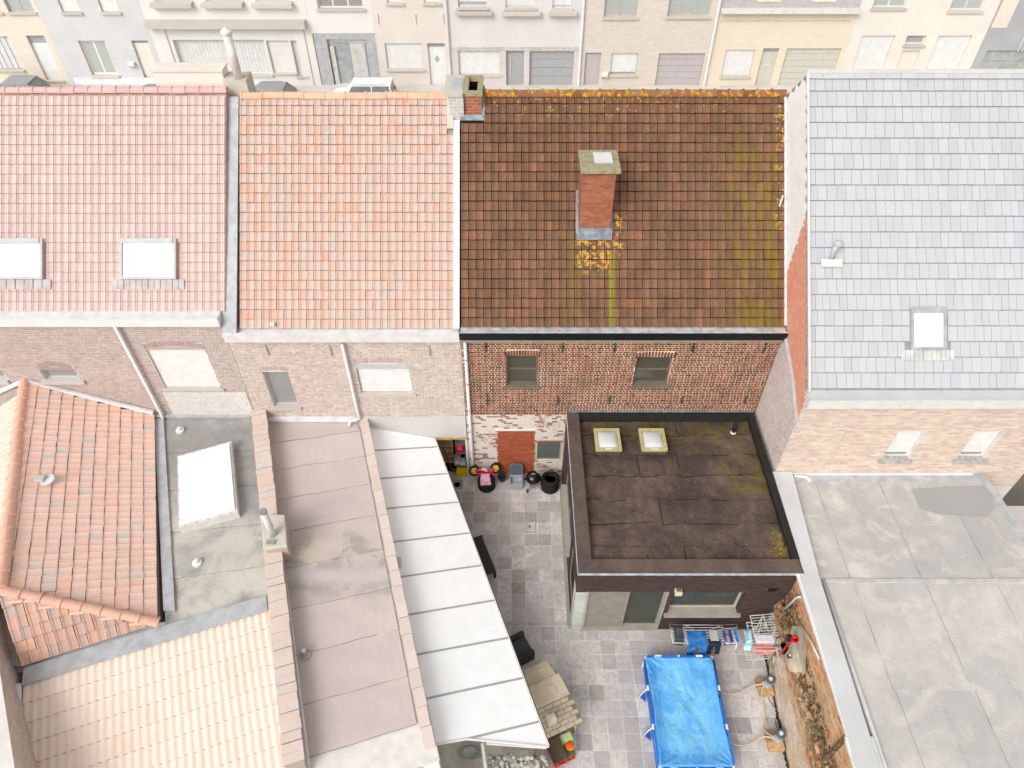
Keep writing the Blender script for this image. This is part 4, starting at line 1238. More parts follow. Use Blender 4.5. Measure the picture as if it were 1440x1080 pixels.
def felt_sheet(parent, name, P00, P10, P11, P01, z, mat, nx=40, ny=14, lap=.02, wr=.012, seed=0.0, kind=None, edge=.04, bead=None, br=.012, side_bead=False):
    """one laid sheet: wrinkled, its near edge lapping over the next one"""
    vs = []; fs = []
    for j in range(ny + 1):
        for i in range(nx + 1):
            a, b = i / nx, j / ny
            q = Vector(P00) * (1 - a) * (1 - b) + Vector(P10) * a * (1 - b) + Vector(P11) * a * b + Vector(P01) * (1 - a) * b
            k = mnoise.noise(Vector((q.x * 1.3, q.y * 2.2, seed)))
            k2 = mnoise.noise(Vector((q.x * 4.0, q.y * 1.2, seed + 9)))
            h = wr * (k + .55 * abs(k2))
            if j == 0:
                q = q + (Vector(P00) - Vector(P01)).normalized() * (edge * mnoise.noise(Vector((q.x * 1.1, seed, 3))))
            vs.append((q.x, q.y, z + h + lap * (1 - b)))
    for j in range(ny):
        for i in range(nx):
            a = j * (nx + 1) + i
            fs.append((a, a + 1, a + nx + 2, a + nx + 1))
    base = len(vs)
    for i in range(nx + 1):
        x, y, zz_ = vs[i]; vs.append((x, y, zz_ - lap - .012))
    for i in range(nx): fs.append((base + i, base + i + 1, i + 1, i))
    m = MB(); m.v = vs; m.f = fs
    o = m.build(name, mat, parent, smooth=False)
    if bead:
        dd = (Vector(P00) - Vector(P01)).normalized() * .006
        b = MB(); b.tube([Vector(vs[i]) + dd - X3(0, 0, lap * .75) for i in range(0, nx + 1)], br, 5)
        if side_bead: b.tube([Vector(vs[j * (nx + 1)]) + X3(0, 0, .001) for j in range(0, ny + 1)], br * .8, 5)
        b.build('lap_bead', bead, o)  # bitumen bead in a darker tone, drawing the faint lap shadow
    return o


BEAD = plain('black lap bead', (40, 34, 30), .7, var=.2)  # dark seam colour in place of weak shadow at the laps
BEADP = plain('pale lap bead', (168, 163, 160), .8, var=.05)
ycuts = [10.72, 11.25, 12.15, 13.05, 13.95, 14.85, 15.7, 16.27]
for i in range(len(ycuts) - 1):
    a, b = ycuts[i], ycuts[i + 1]
    tilt = random.uniform(-.04, .04)
    zb = 3.24 if i else 3.30
    cutx = [2.28, 2.28 + (1.7 + 1.1 * ((i * 37) % 7) / 7), 5.1 + .9 * ((i * 23) % 5) / 5, 8.14]
    for q_ in range(3):
        xa_, xb_ = cutx[q_], cutx[q_ + 1] + (.05 if q_ < 2 else 0)
        felt_sheet(ext, 'felt_sheet', (xa_, a - .03, 0), (xb_, a - .03 - tilt, 0), (xb_ + .02, b + .04, 0), (xa_, b + .04, 0), zb + .014 * (q_ % 2), MAT['felt_ext'], nx=44, ny=22, wr=.055, lap=.03, seed=i * 3.3 + q_ * .7, edge=.12, bead=BEAD, br=.016, side_bead=(q_ > 0 and i % 2 == 0))
for k, (x0, x1) in enumerate(((2.76, 3.62), (4.27, 5.13))):
    y0, y1 = 14.78, 15.72
    m = MB(); z = 3.46; b_ = .1
    m.box(x0, x0 + b_, y0, y1, z, z + .09).box(x1 - b_, x1, y0, y1, z, z + .09).box(x0 + b_ + .001, x1 - b_ - .001, y0, y0 + b_, z, z + .09).box(x0 + b_ + .001, x1 - b_ - .001, y1 - b_, y1, z, z + .09)
    sk = m.build('roof_light', MAT['yellow_frame'], ext, label='left domed roof light' if k == 0 else 'right domed roof light')
    MB().box(x0 + .03, x1 - .03, y0 + .03, y1 - .03, 3.2, 3.459).build('kerb', MAT['felt_kerb'], sk)
    # opal dome
    vs = []; fs = []; N = 10
    for j in range(N + 1):
        for i in range(N + 1):
            a, b = i / N, j / N
            h = .13 * (math.sin(math.pi * a) * math.sin(math.pi * b)) ** .45
            vs.append((x0 + b_ + .002 + (x1 - x0 - 2 * b_ - .004) * a, y0 + b_ + .002 + (y1 - y0 - 2 * b_ - .004) * b, z + .04 + h))
    for j in range(N):
        for i in range(N): q = j * (N + 1) + i; fs.append((q, q + 1, q + N + 2, q + N + 1))
    d = MB(); d.v = vs; d.f = fs; d.build('dome', MAT['dome'], sk, smooth=True)
    MB().box((x0 + x1) / 2 - .12, (x0 + x1) / 2 + .12, y0 + .02, y0 + .08, z + .091, z + .105).build('latch', MAT['offwhite'], sk)
    for cxx in (x0 + .05, x1 - .05):
        for q in range(3): MB().lathe([(.014, 0), (.014, .012), (0, .014)], (cxx, y0 + .15 + q * (y1 - y0 - .3) / 2, z + .091), 8).build('screw', MAT['alu'], sk)
p = at(1031, 608, Z=3.3)
v_ = MB().tube([p - X3(0, 0, .05), p + X3(0, 0, .42)], .06, 12).build('vent_pipe', MAT['black'], ext, smooth=True)
MB().lathe([(.09, -.02), (.1, 0), (.075, .03), (.0, .035)], p, 12).build('pipe_collar', MAT['offwhite'], v_)
MB().tube([p + X3(0, 0, .36), p + X3(0, 0, .45)], .085, 12).build('vent_cowl', plain('dark cowl', (44, 46, 52), .5), v_)
# heap of dead leaves in the corner
m = MB()
rl = random.Random(5)
for k in range(260):
    a = rl.random(); q = X3(8.02 - abs(rl.gauss(0, .16)), 10.92 + abs(rl.gauss(0, .3)), 3.36 + rl.random() * .035)
    s_ = rl.uniform(.015, .035); an = rl.random() * 6.28
    c_, s2 = math.cos(an) * s_, math.sin(an) * s_
    m.add([q + X3(c_, s2, 0), q + X3(-s2 * .5, c_ * .5, .008), q + X3(-c_, -s2, .002), q + X3(s2 * .5, -c_ * .5, .012)], [(0, 1, 2, 3)])
tag(m.build('fallen_leaves', pieces('yellowed leaves', [(158, 132, 70), (120, 104, 50), (186, 160, 100)])), 'dry yellow leaves gathered in the near right corner of the felt roof', 'leaves', kind='stuff')

# ------------------------------------------------------------------ garden wall on the right
gw = thing('garden_wall', 'old brick garden wall with peeling whitewash, black moss bands and an orange brick top', 'wall', (7.9, 7.6, 0))
def xb(y): return 7.96 - (10.3 - y) * .048
def xt(y): return 8.21 - (10.3 - y) * .016
PRF = [(0, 0, 0), (.08, .03, .1), (1.5, .12, 1.5), (1.72, .2, 1.72), (2.0, .55, 1.92), (2.25, .8, 2.1), (2.6, .92, 2.5), (3.62, 1.0, 3.44)]
def gfn(y, s, d):
    for i in range(len(PRF) - 1):
        if s <= PRF[i + 1][0] or i == len(PRF) - 2:
            a, b = PRF[i], PRF[i + 1]; f = (s - a[0]) / (b[0] - a[0]); k = a[1] + (b[1] - a[1]) * f; z = a[2] + (b[2] - a[2]) * f
            dx = (b[1] - a[1]) * .3; dz = b[2] - a[2]; L = math.hypot(dx, dz)
            nx, nz = -dz / L, dx / L
            break
    w_ = .035 * mnoise.noise(Vector((y * 1.3, s * 1.5, 2))) + .012 * mnoise.noise(Vector((y * 6, s * 6, 4)))
    return X3(xb(y) + (xt(y) - xb(y)) * k + nx * (d + w_), y, z + nz * (d + w_))
vs = []; fs = []; NY, NSS = 120, 60
for j in range(NY + 1):
    for i in range(NSS + 1): vs.append(gfn(4.6 + (10.285 - 4.6) * j / NY, 3.62 * i / NSS, 0))
for j in range(NY):
    for i in range(NSS): q = j * (NSS + 1) + i; fs.append((q, q + 1, q + NSS + 2, q + NSS + 1))
m = MB(); m.v = vs; m.f = fs
m.build('wall_face', MAT['oldwall_joint'], gw)
m = MB(); rr_ = random.Random(11)
s = .04; row = 0
while s < 3.52:
    y = 4.62 + (.1 if row % 2 else 0)
    while y < 10.25:
        l = .19
        if rr_.random() < (.93 if s > 2.35 else .72):
            d = rr_.uniform(.010, .022)
            y2 = min(y + l, 10.27); s2 = s + .055
            A = [gfn(y, s, 0), gfn(y2, s, 0), gfn(y2, s2, 0), gfn(y, s2, 0)]; B = [gfn(y, s, d), gfn(y2, s, d), gfn(y2, s2, d), gfn(y, s2, d)]
            m.add(A + B, [(4, 7, 6, 5), (0, 4, 5, 1), (1, 5, 6, 2), (2, 6, 7, 3), (3, 7, 4, 0)])
        y += .205
    s += .072; row += 1
m.build('brick', MAT['oldwall'], gw, kind='stuff')
m = MB(); m.prism([(8.24, 4.6, 0), (8.315, 4.6, 0), (8.315, 4.6, 3.42), (8.24, 4.6, 3.42)], (0, 5.68, 0)); m.build('wall_core', MAT['mortar_pale'], gw)
# cement patch, soil line with moss
PP = [(9.35, 2.3), (9.05, 2.9), (8.5, 2.75), (8.0, 2.3), (8.25, 1.62), (8.9, 1.5)]
m = MB()
for i in range(60):
    for j in range(60):
        y_, s_ = 7.9 + i * .026, 1.4 + j * .027
        if inpoly(y_ + .013 + .03 * mnoise.noise(Vector((y_ * 5, s_ * 5, 0))), s_ + .013, PP):
            m.add([gfn(y_, s_, .024), gfn(y_, s_ + .027, .024), gfn(y_ + .026, s_ + .027, .024), gfn(y_ + .026, s_, .024)], [(0, 1, 2, 3)])
m.build('cement_patch', MAT['patch'], gw)
m.add(vs, [(0, 1, 2, 3, 4, 5)]); m.build('cement_patch', MAT['patch'], gw)
m = MB(); rr_ = random.Random(2)
for k in range(1100):
    y = rr_.uniform(4.8, 10.1); r_ = rr_.uniform(.008, .026) * (1.4 if y < 6.8 else 1)
    q = X3(xb(y) - abs(rr_.gauss(0, .028)), y, .016); a = rr_.random() * 3
    m.add([q + X3(r_, 0, 0), q + X3(math.cos(a) * r_ * .5, math.sin(a) * r_, r_ * 1.2), q + X3(-r_, .3 * r_, r_ * .2), q + X3(0, -r_, .4 * r_)], [(0, 1, 2), (0, 2, 3), (1, 3, 2), (0, 3, 1)])
tag(m.build('moss', pieces('dark moss', [(38, 34, 20), (52, 50, 24), (30, 26, 18), (86, 96, 30)], grain=.2)), 'dark moss and soil along the foot of the garden wall', 'moss', kind='stuff')
MB().prism([(xb(4.7) - .05, 4.7, -.045), (8.2, 4.7, -.045), (8.2, 10.25, -.045), (xb(10.25) - .05, 10.25, -.045)], (0, 0, .062)).build('soil_gap', MAT['gunk'], None).hide_render = False
tag(bpy.data.objects['soil_gap'], kind='structure')
m = MB(); m.tube([at(1138, 1084, X=7.98), at(1164, 1064, X=8.05), at(1188, 1038, X=8.1)], [.08, .07, .06], 7); m.build('sloping_coping', plain('mossy brown coping', (104, 78, 58), .95, var=.35, scale=9, bump=1), gw)
m = MB(); m.box(8.12, 8.20, 4.6, 10.26, 3.425, 3.50); m.build('metal_drip', MAT['white'], gw)
m = MB(); m.tube([gfn(9.95, 2.2, .06), gfn(9.8, 3.2, .06), gfn(9.7, 3.45, .05)], .035, 8); m.build('overflow_pipe', MAT['offwhite'], gw, smooth=True)
m = MB(); m.tube([gfn(9.1, 2.9, .05), gfn(8.4, 3.3, .06), gfn(7.9, 3.5, .06)], .028, 8); m.build('overflow_pipe', MAT['offwhite'], gw, smooth=True)

# ------------------------------------------------------------------ pale flat roof on the right
ax = thing('flat_roofed_annex', 'large pale grey flat roof with seams, right of the garden wall', 'annex', (11.5, 9.5, 0))
ZR = 3.3
C0, C1 = at(1088, 675, Z=ZR), at(1386, 681, Z=ZR)
C2 = at(1470, 800, Z=ZR); C3 = at(1560, 1080, Z=ZR)
xl = lambda y: 8.21 + (10.3 - y) * -.016 if y < 10.3 else 8.33 + (y - 10.3) * .02
MB().prism([(8.32, YS - .01, 0), (C1.x, YS - .01, 0), (C2.x, C2.y, 0), (C2.x + .6, 4.0, 0), (8.32, 4.0, 0)], (0, 0, ZR - .06)).build('annex_body', MAT['mortar_pale'], ax)
xr = lambda y: C1.x + (YS - y) * (C2.x - C1.x) / (YS - C2.y)
rows = [(4.0, 7.1), (7.1, 10.15), (10.15, 13.9)]
for r, (a, b) in enumerate(rows):
    for k in range(8):
        x0 = 8.8 + k * 1.02 - r * .05; x1 = x0 + 1.02
        sk_ = -.11
        if x0 > xr(b) - .3: continue
        q00 = (x0, a, 0); q10 = (min(x1, xr(a)), a, 0); q11 = (min(x1, xr(b)), b + .03, 0); q01 = (x0, b + .03, 0)
        felt_sheet(ax, 'felt_sheet', q00, q10, q11, q01, ZR - .02 + .012 * (k % 2), MAT['felt_right'], nx=10, ny=22, wr=.014, lap=.012, seed=k + r * 7, bead=BEADP if r != 1 else None, br=.01, side_bead=True)
MB().box(8.75, xr(10.2), 10.1, 10.24, ZR - .01, ZR + .035).build('roof_seam', plain('grey felt seam', (190, 187, 183), .85), ax, bevel=.015)
m = MB(); m.prism([(8.10, 4.6, ZR + .12), (8.66, 4.6, ZR + .12), (8.74, 10.26, ZR + .12), (8.215, 10.26, ZR + .12)], (0, 0, .09)); m.build('coping', MAT['coping_right'], ax)
m = MB(); m.prism([(8.335, 10.262, ZR + .12), (8.74, 10.262, ZR + .12), (8.98, YS - .03, ZR + .12), (8.36, YS - .03, ZR + .12)], (0, 0, .1)); m.build('coping', MAT['coping_right'], ax)
m = MB(); m.tube([(8.86, 4.6, ZR + .03), (8.9, 10.2, ZR + .03)], .06, 8); m.build('felt_roll', MAT['coping_right'], ax, smooth=True)
wp = [at(x, y, Z=ZR) for x, y in ((1283, 688), (1388, 684), (1398, 715), (1385, 727), (1350, 724), (1315, 722), (1294, 714))]
m = MB(); m.prism([X3(q.x, q.y, ZR + .018) for q in wp], (0, 0, .006)); m.build('bare_patch', MAT['wet'], ax)
m = MB(); m.box(8.95, C1.x, YS - .28, YS - .02, ZR - .02, ZR + .06); m.build('wall_upstand', MAT['lead_pale'], ax)
m = MB(); m.box(9.0, C1.x - .3, YS - .06, YS - .012, ZR + .062, ZR + .12); m.build('wall_flashing', MAT['white'], ax)
m = MB(); m.prism([(C1.x - .1, YS - .02, ZR - .3), (C1.x + .06, YS - .02, ZR - .3), (C2.x + .06, C2.y, ZR - .3), (C2.x - .1, C2.y, ZR - .3)], (0, 0, .42)); m.build('edge_kerb', MAT['lead_pale'], ax)
MB().tube([(9.05, YS - .12, ZR + .1), (9.45, YS - .16, ZR + .1), (9.55, YS - .3, ZR + .04)], .05, 8).build('downpipe_end', MAT['white'], ax, smooth=True)
m = MB(); q = at(1205, 1040, Z=ZR + .2); m.box(q.x - .25, q.x + .45, q.y - .9, q.y + .1, ZR + .01, ZR + .16); m.build('coping_block', MAT['sillconc'] if 0 else MAT['offwhite'], ax, bevel=.03)
# lower lean-to beyond the annex edge
lt = thing('lean_to_roof', 'narrow mauve tiled lean-to roof at the right edge below the slate house', 'lean-to', (17.2, 12.5, 0))
u_ = X3(C2.x - C1.x, C2.y - YS, 0).normalized()
MB().prism([(C1.x + .1, YS - .03, 0), (19.5, YS - .03, 0), (20, 9.5, 0), (C2.x + .5, 9.5, 0)], (0, 0, 1.6)).build('lean_to_body', MAT['fac_plinth'], lt)
vv = X3(.72, .35, .6).normalized(); uu = X3(-.35, .72, 0).normalized(); vv = (uu.cross(X3(.5, .25, -.83)).normalized()) * -1
vv = X3(.8, .39, .46).normalized()
tile_face(lt, 'roof_tile', slate(.2, .22), X3(C1.x + .55, YS - 3.6, 1.7), X3(-.437, .9, 0) * -1, vv, .2, .22, 24, 14, pieces('faded mauve tile', [(204, 192, 190), (198, 186, 184), (210, 200, 196)]), limit=0)
MB().tube([C1 + X3(.9, -2.6, -.9), C1 + X3(2.6, -1.6, .3)], .02, 6).build('lean_to_cable', MAT['white'], lt)

# ------------------------------------------------------------------ yards on the left
DD = X3(.309, -.951, 0); ND = X3(.951, .309, 0)
ZC0, ZC1 = 2.75, 2.12
L0, L1 = at(512, 600, Z=ZC0), at(607, 1048, Z=ZC0)
R0, R1 = at(611, 617, Z=ZC1), at(771, 1049, Z=ZC1)
can = thing('canopy_roof', 'long white lean-to canopy of opal panels with grey glazing bars beside the patio', 'canopy', (-2.3, 11.2, 0))
seams = [((523, 633), (611, 629)), ((533, 672), (625, 667)), ((543, 714), (641, 707)), ((553, 761), (659, 750)), ((565, 810), (674, 796)), ((577, 863), (693, 845)), ((589, 919), (712, 898)), ((602, 981), (734, 954)), ((657, 1038), (758, 1015))]
def lerp(a, b, f): return a + (b - a) * f
LS = [L0] + [lerp(L0, L1, ((q[0][1] - 600) / 448.0) if 0 else ((at(q[0][0], q[0][1], Z=ZC0) - L0).length / (L1 - L0).length)) for q in seams[:-1]]
RS = [R0] + [lerp(R0, R1, (at(q[1][0], q[1][1], Z=ZC1) - R0).length / (R1 - R0).length) for q in seams[:-1]]
eR = lerp(R0, R1, (at(758, 1015, Z=ZC1) - R0).length / (R1 - R0).length)
eL = at(657, 1039, Z=ZC0 - .2)
dn = X3(0, 0, -.025)
for i in range(len(LS) - 1):
    b = MB(); k = .03
    u1 = (LS[i + 1] - LS[i]).normalized() * k; u2 = (RS[i + 1] - RS[i]).normalized() * k
    b.prism([LS[i] + u1, LS[i + 1] - u1, RS[i + 1] - u2, RS[i] + u2], dn)
    b.build('roof_panel', MAT['canopy'], can)
b = MB(); b.prism([LS[-1] + DD * .03, L1, eL, eR - DD * .03, RS[-1] + DD * .03], dn); b.build('roof_panel', MAT['canopy'], can)
b = MB(); b.prism([eL + DD * .03, eR + DD * .03, R1], dn); b.build('roof_panel', MAT['canopy'], can)
for i in range(1, len(LS)):
    MB().tube([LS[i] + X3(0, 0, -.01), RS[i] + X3(0, 0, -.01)], .032, 6).build('glazing_bar', MAT['canopy_bar'], can)
MB().tube([eL + X3(0, 0, -.01), eR + X3(0, 0, -.01)], .032, 6).build('glazing_bar', MAT['canopy_bar'], can)
MB().tube([R0 + X3(.03, 0, -.03), R1 + X3(.03, 0, -.03)], .035, 6).build('gutter', MAT['frame_dark'], can)
MB().tube([R0 + X3(.02, 0, .02), R1 + X3(.02, 0, .02)], .014, 6).build('gutter_lip', MAT['white'], can)
MB().tube([L0 + X3(-.02, 0, .02), L1 + X3(-.02, 0, .02)], .035, 6).build('wall_trim', MAT['white'], can)
MB().tube([L1, eL, R1 + DD * .02], .03, 6).build('end_trim', MAT['white'], can)
MB().tube([L0, R0], .03, 6).build('end_trim', MAT['white'], can)
for f in (.02, .35, .68, .98):
    q = lerp(R0, R1, f) - ND * .25
    MB().box(q.x - .04, q.x + .04, q.y - .04, q.y + .04, 0.0, ZC1 - .04).build('post', MAT['frame_dark'], can)
q = at(560, 791, Z=2.85); MB().box(q.x - .08, q.x + .08, q.y - .12, q.y + .12, 2.75, 2.95).build('wall_clip', MAT['fac_plinth'], can)

# pink felt flat roof with its kerb
pk = thing('flat_roofed_annex', 'faded pink felt flat roof between the tile topped party wall and the white canopy', 'annex', (-6, 11, 0))
ZP = 3.1
W0, W1 = at(374, 590, Z=ZP), at(432, 1085, Z=ZP)
K0, K1 = at(503, 590, Z=ZP), at(592, 1050, Z=ZP)
LW = (W1 - W0); LK = (K1 - K0)
MB().prism([X3(W0.x - .1, 16.5, 0), X3(K0.x + .3, 16.5, 0), X3(K1.x + .45, K1.y - .2, 0), X3(W1.x, K1.y - 1.4, 0), X3(W1.x - .15, W1.y, 0)], (0, 0, ZP - .06)).build('annex_body', MAT['mortar_pale'], pk)
BEADK = plain('mauve lap bead', (150, 136, 132), .8, var=.1)
cl = [0, .093, .195, .298, .405, .515, .63, .745, .86, .97]
for i in range(len(cl) - 1):
    a, b = cl[i], cl[i + 1] + .003
    pa = lambda f: (W0 + LW * f * 1.0)
    pb = lambda f: (K0 + LK * (f * 1.03 - .052))
    f0 = a if i else 0
    q01 = pa(a); q11 = pb(a) if i else X3(K0.x, 16.35, ZP)
    if not i: q01 = X3(W0.x, 16.4, ZP)
    q00 = pa(b); q10 = pb(b)
    felt_sheet(pk, 'felt_sheet', q00, q10, q11, q01, ZP - .02, MAT['felt_pink'], nx=36, ny=14, wr=.014, lap=.016, seed=20 + i, bead=BEADK, br=.009)
kb = MB().box(0, .27, .004, .49, -.02, .09)
kd = LK.normalized(); kn = X3(-kd.y, kd.x, 0) * -1
n = int(LK.length / .5) + 1
kn = X3(-kd.y, kd.x, 0)
kn = kn if kn.x > 0 else -kn
sp = [Matrix(((kn.x, kd.x, 0, K0.x + kd.x * .5 * i), (kn.y, kd.y, 0, K0.y + .25 + kd.y * .5 * i), (0, 0, 1, ZP), (0, 0, 0, 1))) for i in range(n)]
lay(pk, 'kerb_brick', kb, sp, pieces('pale salmon kerb', [(222, 205, 196), (216, 198, 189), (226, 209, 201)], grime=(206, 196, 184), grain=.1), jit=.008, rot=.012)
m = MB(); m.tube([X3(W0.x + .05, 16.3, ZP + .05), W1 + X3(.05, 0, .05)], .05, 6); m.build('felt_roll', MAT['lead_faded'], pk)
m = MB(); m.box(W0.x, K0.x, 16.38, 16.51, ZP, ZP + .16); m.build('wall_flashing', MAT['lead_faded'], pk)
for px, py, r_ in ((430, 921, .06),):
    q = at(px, py, Z=ZP); MB().lathe([(.16, 0), (.16, .02), (r_, .05), (r_, .3), (0, .32)], q, 12).build('roof_outlet', plain('grey outlet', (170, 168, 166)), pk)

# party wall topped with tiles, pier and flue
pw = thing('party_wall', 'long brick party wall topped with pale orange coping tiles, left of the pink felt roof', 'wall', (-7.3, 11, 0))
A0, A1 = at(353, 572, Z=3.6), at(400, 1085, Z=3.6)
pd = (A1 - A0).normalized(); pn = X3(-pd.y, pd.x, 0)
PWW = .46
MB().prism([A0 - X3(0, 0, 3.6), A0 + pn * PWW - X3(0, 0, 3.6), A1 + pn * PWW - X3(0, 0, 3.6), A1 - X3(0, 0, 3.6)], (0, 0, 3.55)).build('wall_core', MAT['brick_pink'], pw)
ct = MB().box(-.0, .50, .003, .232, -.05, .0)
n = int((A1 - A0).length / .24)
sp = []
for i in range(n):
    o = A0 + pd * (.24 * i) - pn * .02
    if 5.0 < .24 * i < 5.9: continue
    sp.append(Matrix(((pn.x, pd.x, 0, o.x), (pn.y, pd.y, 0, o.y), (0, 0, 1, 3.61), (0, 0, 0, 1))) @ Matrix.Rotation(random.uniform(-.015, .015), 4, 'Z') @ Matrix.Rotation(random.uniform(.0, .03), 4, 'X'))
sp.reverse()
lay(pw, 'coping_tile', ct, sp, MAT['coping_tile'], jit=.012, rot=.02)
qa = at(362, 716, Z=3.9); 
pts = [at(x, y, Z=3.95) for x, y in ((369, 727), (399, 727), (402, 766), (372, 770))]
pr = MB().prism([p - X3(0, 0, 1.6) for p in pts], (0, 0, 1.5)).build('pier', MAT['brick_pink'], pw)
c_ = sum(pts, X3(0, 0, 0)) / 4
MB().prism([c_ + (p - c_) * 1.12 - X3(0, 0, .098) for p in pts], (0, 0, .14)).build('pier_cap', MAT['pier'], pr, bevel=.02)
b = at(384, 752, Z=4.0)
MB().tube([b, b + X3(0, 0, 1.15)], .10, 14).build('flue_pipe', MAT['offwhite'], pr, smooth=True)
MB().tube([b + X3(0, 0, 1.151), b + X3(0, 0, 1.2)], .115, 14).build('flue_cap', plain('grey flue cap', (150, 150, 150)), pr)
MB().box(b.x - .12, b.x + .12, b.y - .32, b.y - .2, 4.0, 4.05).build('pier_strap', plain('grey strap', (150, 150, 150)), pr)

# dark flat roof with the big roof light
dk = thing('flat_roofed_annex', 'pale grey bitumen flat roof with one large white roof light', 'annex', (-10.4, 13, 0))
ZD = 3.3
Q = [at(218, 583, Z=ZD), at(354, 583, Z=ZD), at(378, 850, Z=ZD), at(233, 884, Z=ZD)]
Q = [X3(Q[0].x, 16.5, ZD), X3(A0.x, 16.5, ZD), A0 + pd * 7.7, Q[3]]
for p in Q: p.z = ZD
MB().prism([p - X3(0, 0, ZD) for p in Q], (0, 0, ZD - .05)).build('annex_body', MAT['mortar_pale'], dk)
for i in range(5):
    a, b = i / 5, (i + 1) / 5 + .012
    p = lambda f: Q[0] + (Q[3] - Q[0]) * f
    q = lambda f: Q[1] + (Q[2] - Q[1]) * f
    felt_sheet(dk, 'felt_sheet', p(min(b, 1)), q(min(b, 1)), q(a), p(a), ZD - .02, MAT['felt_pale'], nx=30, ny=16, wr=.015, lap=.016, seed=40 + i, bead=BEADK, br=.008)
S4 = [at(x, y, Z=ZD + .3) for x, y in ((249, 641), (325, 620), (334, 720), (251, 742))]
c_ = sum(S4, X3(0, 0, 0)) / 4
rl_ = MB().prism([p - X3(0, 0, .32) for p in S4], (0, 0, .31)).build('roof_light', MAT['offwhite'], dk)
MB().prism([c_ + (p - c_) * .93 + X3(0, 0, -.008) for p in S4], (0, 0, .05)).build('pane', plain('frosted roof light pane', (238, 239, 240), .3, var=.01), rl_)
for e in range(4):
    a, b = c_ + (S4[e] - c_) * .985, c_ + (S4[(e + 1) % 4] - c_) * .985
    for k in range(5):
        q = lerp(a, b, (k + .5) / 5)
        MB().lathe([(.022, -.01), (.022, .012), (0, .016)], q, 8).build('clip', MAT['alu'], rl_)
for px, py in ((253, 605), (277, 791)):
    q = at(px, py, Z=ZD + .05)
    v_ = MB().lathe([(.14, -.05), (.14, .02), (.06, .04), (.06, .12), (0, .13)], q, 16).build('roof_vent', MAT['white'], dk, smooth=False)
m = MB(); m.tube([Q[2] + X3(.05, 0, .05), Q[1] + X3(.05, 0, .05)], .05, 6); m.build('felt_roll', MAT['lead_pale'], dk)
m = MB(); m.box(Q[0].x, Q[1].x, 16.38, 16.51, ZD, ZD + .1); m.build('wall_flashing', MAT['lead_pale'], dk)

# hipped orange roof
hip = thing('hipped_outbuilding', 'outbuilding with a hipped faded orange tile roof at the left edge of the photo', 'outbuilding', (-13, 12.4, 0))
E1 = at(221, 876, Z=3.45); E0 = at(217, 583, Z=3.45); HR1 = at(1, 830, Z=5.0); HR0 = at(33, 541, Z=5.0)
E0.y = min(E0.y, 16.48)
ud = (E0 - E1); ud.z = 0; ud.normalize()
nd_ = X3(-ud.y, ud.x, 0)
if nd_.x > 0: nd_ = -nd_
hw = (HR1 - E1).dot(nd_)
vd = (nd_ * hw + X3(0, 0, HR1.z - E1.z)).normalized()
vl = math.hypot(hw, HR1.z - E1.z)
u0 = (HR1 - E1).dot(ud)
LE = (E0 - E1).length
Ue = LE + .2
poly = [(-.1, 0), (LE, 0), (LE + (LE and .36 * vl * .97), vl + .15), (u0 - .1, vl + .15)]
def keep_e(uc, vc):
    if not inpoly(uc, vc, poly): return False
    q = E1 + ud * uc + vd * vc
    return q.y < 16.42
nu = int((LE + 3) / .235); nv = int(vl / .345) + 1
# frame must face up: u x v
uu_, oo = (ud, E1)
if ud.cross(vd).z < 0:
    uu_ = -ud; oo = E1 + ud * (nu * .235)
    keepf = lambda uc, vc: keep_e(nu * .235 - uc, vc)
else: keepf = keep_e
hb = MB().prism([E1 - X3(0, 0, 3.5), E0 - X3(0, 0, 3.5), X3(HR0.x - 3.6, 16.4, -.05), at(30, 942, Z=3.4) - X3(3.3, 0, 3.45), at(30, 942, Z=3.4) - X3(0, 0, 3.45)], (0, 0, 3.3)).build('outbuilding_walls', MAT['brick_pink'], hip)
und = plain('grey batten ground', (176, 160, 150), .9)
CL = at(30, 936, Z=3.45)
b = MB()
b.add([E1, E0 + X3(0, 0, 0), X3(HR0.x, 16.45, 5.0), HR1], [(0, 1, 2, 3)])
b.add([CL, E1, HR1], [(0, 1, 2)])
b.add([HR1, X3(HR0.x, 16.45, 5.0), X3(HR0.x - 3.4, 16.45, 3.4), HR1 + X3(-3.4, -1.2, -1.55), CL + X3(-.05, 0, 0)], [(0, 1, 2, 3, 4)])
b.v = [(x, y, z - .05) for x, y, z in b.v]
hr = b.build('roof', und, hip)
spt = pan_tile(.235, .345, roll=.02, front=.02, gap=.008, gapv=.012)
tile_face(hr, 'roof_tile', spt, oo, uu_, vd, .235, .345, nu, nv, MAT['hip_tile'], keep=keepf, limit=260, jit=.007, rot=.014)
# south hip face
us = (E1 - CL); us.z = 0; LS_ = us.length; us.normalize()
ns_ = X3(-us.y, us.x, 0)
if ns_.y < 0: ns_ = -ns_
hs_ = (HR1 - CL).dot(ns_)
vs_ = (ns_ * hs_ + X3(0, 0, HR1.z - CL.z)).normalized(); vls = math.hypot(hs_, HR1.z - CL.z); u0s = (HR1 - CL).dot(us)
tile_face(hr, 'hip_face_tile', pan_tile(.235, .32, roll=.03, front=.03, gap=.01, gapv=.012), CL, us, vs_, .235, .32, int(LS_ / .235) + 1, int(vls / .32) + 1,
          pieces('dirty faded red tile', [(214, 170, 154), (204, 168, 154), (226, 176, 152), (198, 174, 162), (232, 180, 154)], grime=(188, 178, 168), grime_amt=.8, gscale=2), keep=lambda a, b: inpoly(a, b, [(-.15, 0), (LS_, 0), (u0s + .1, vls), (u0s - .5, vls)]), limit=40, jit=.008, rot=.02)
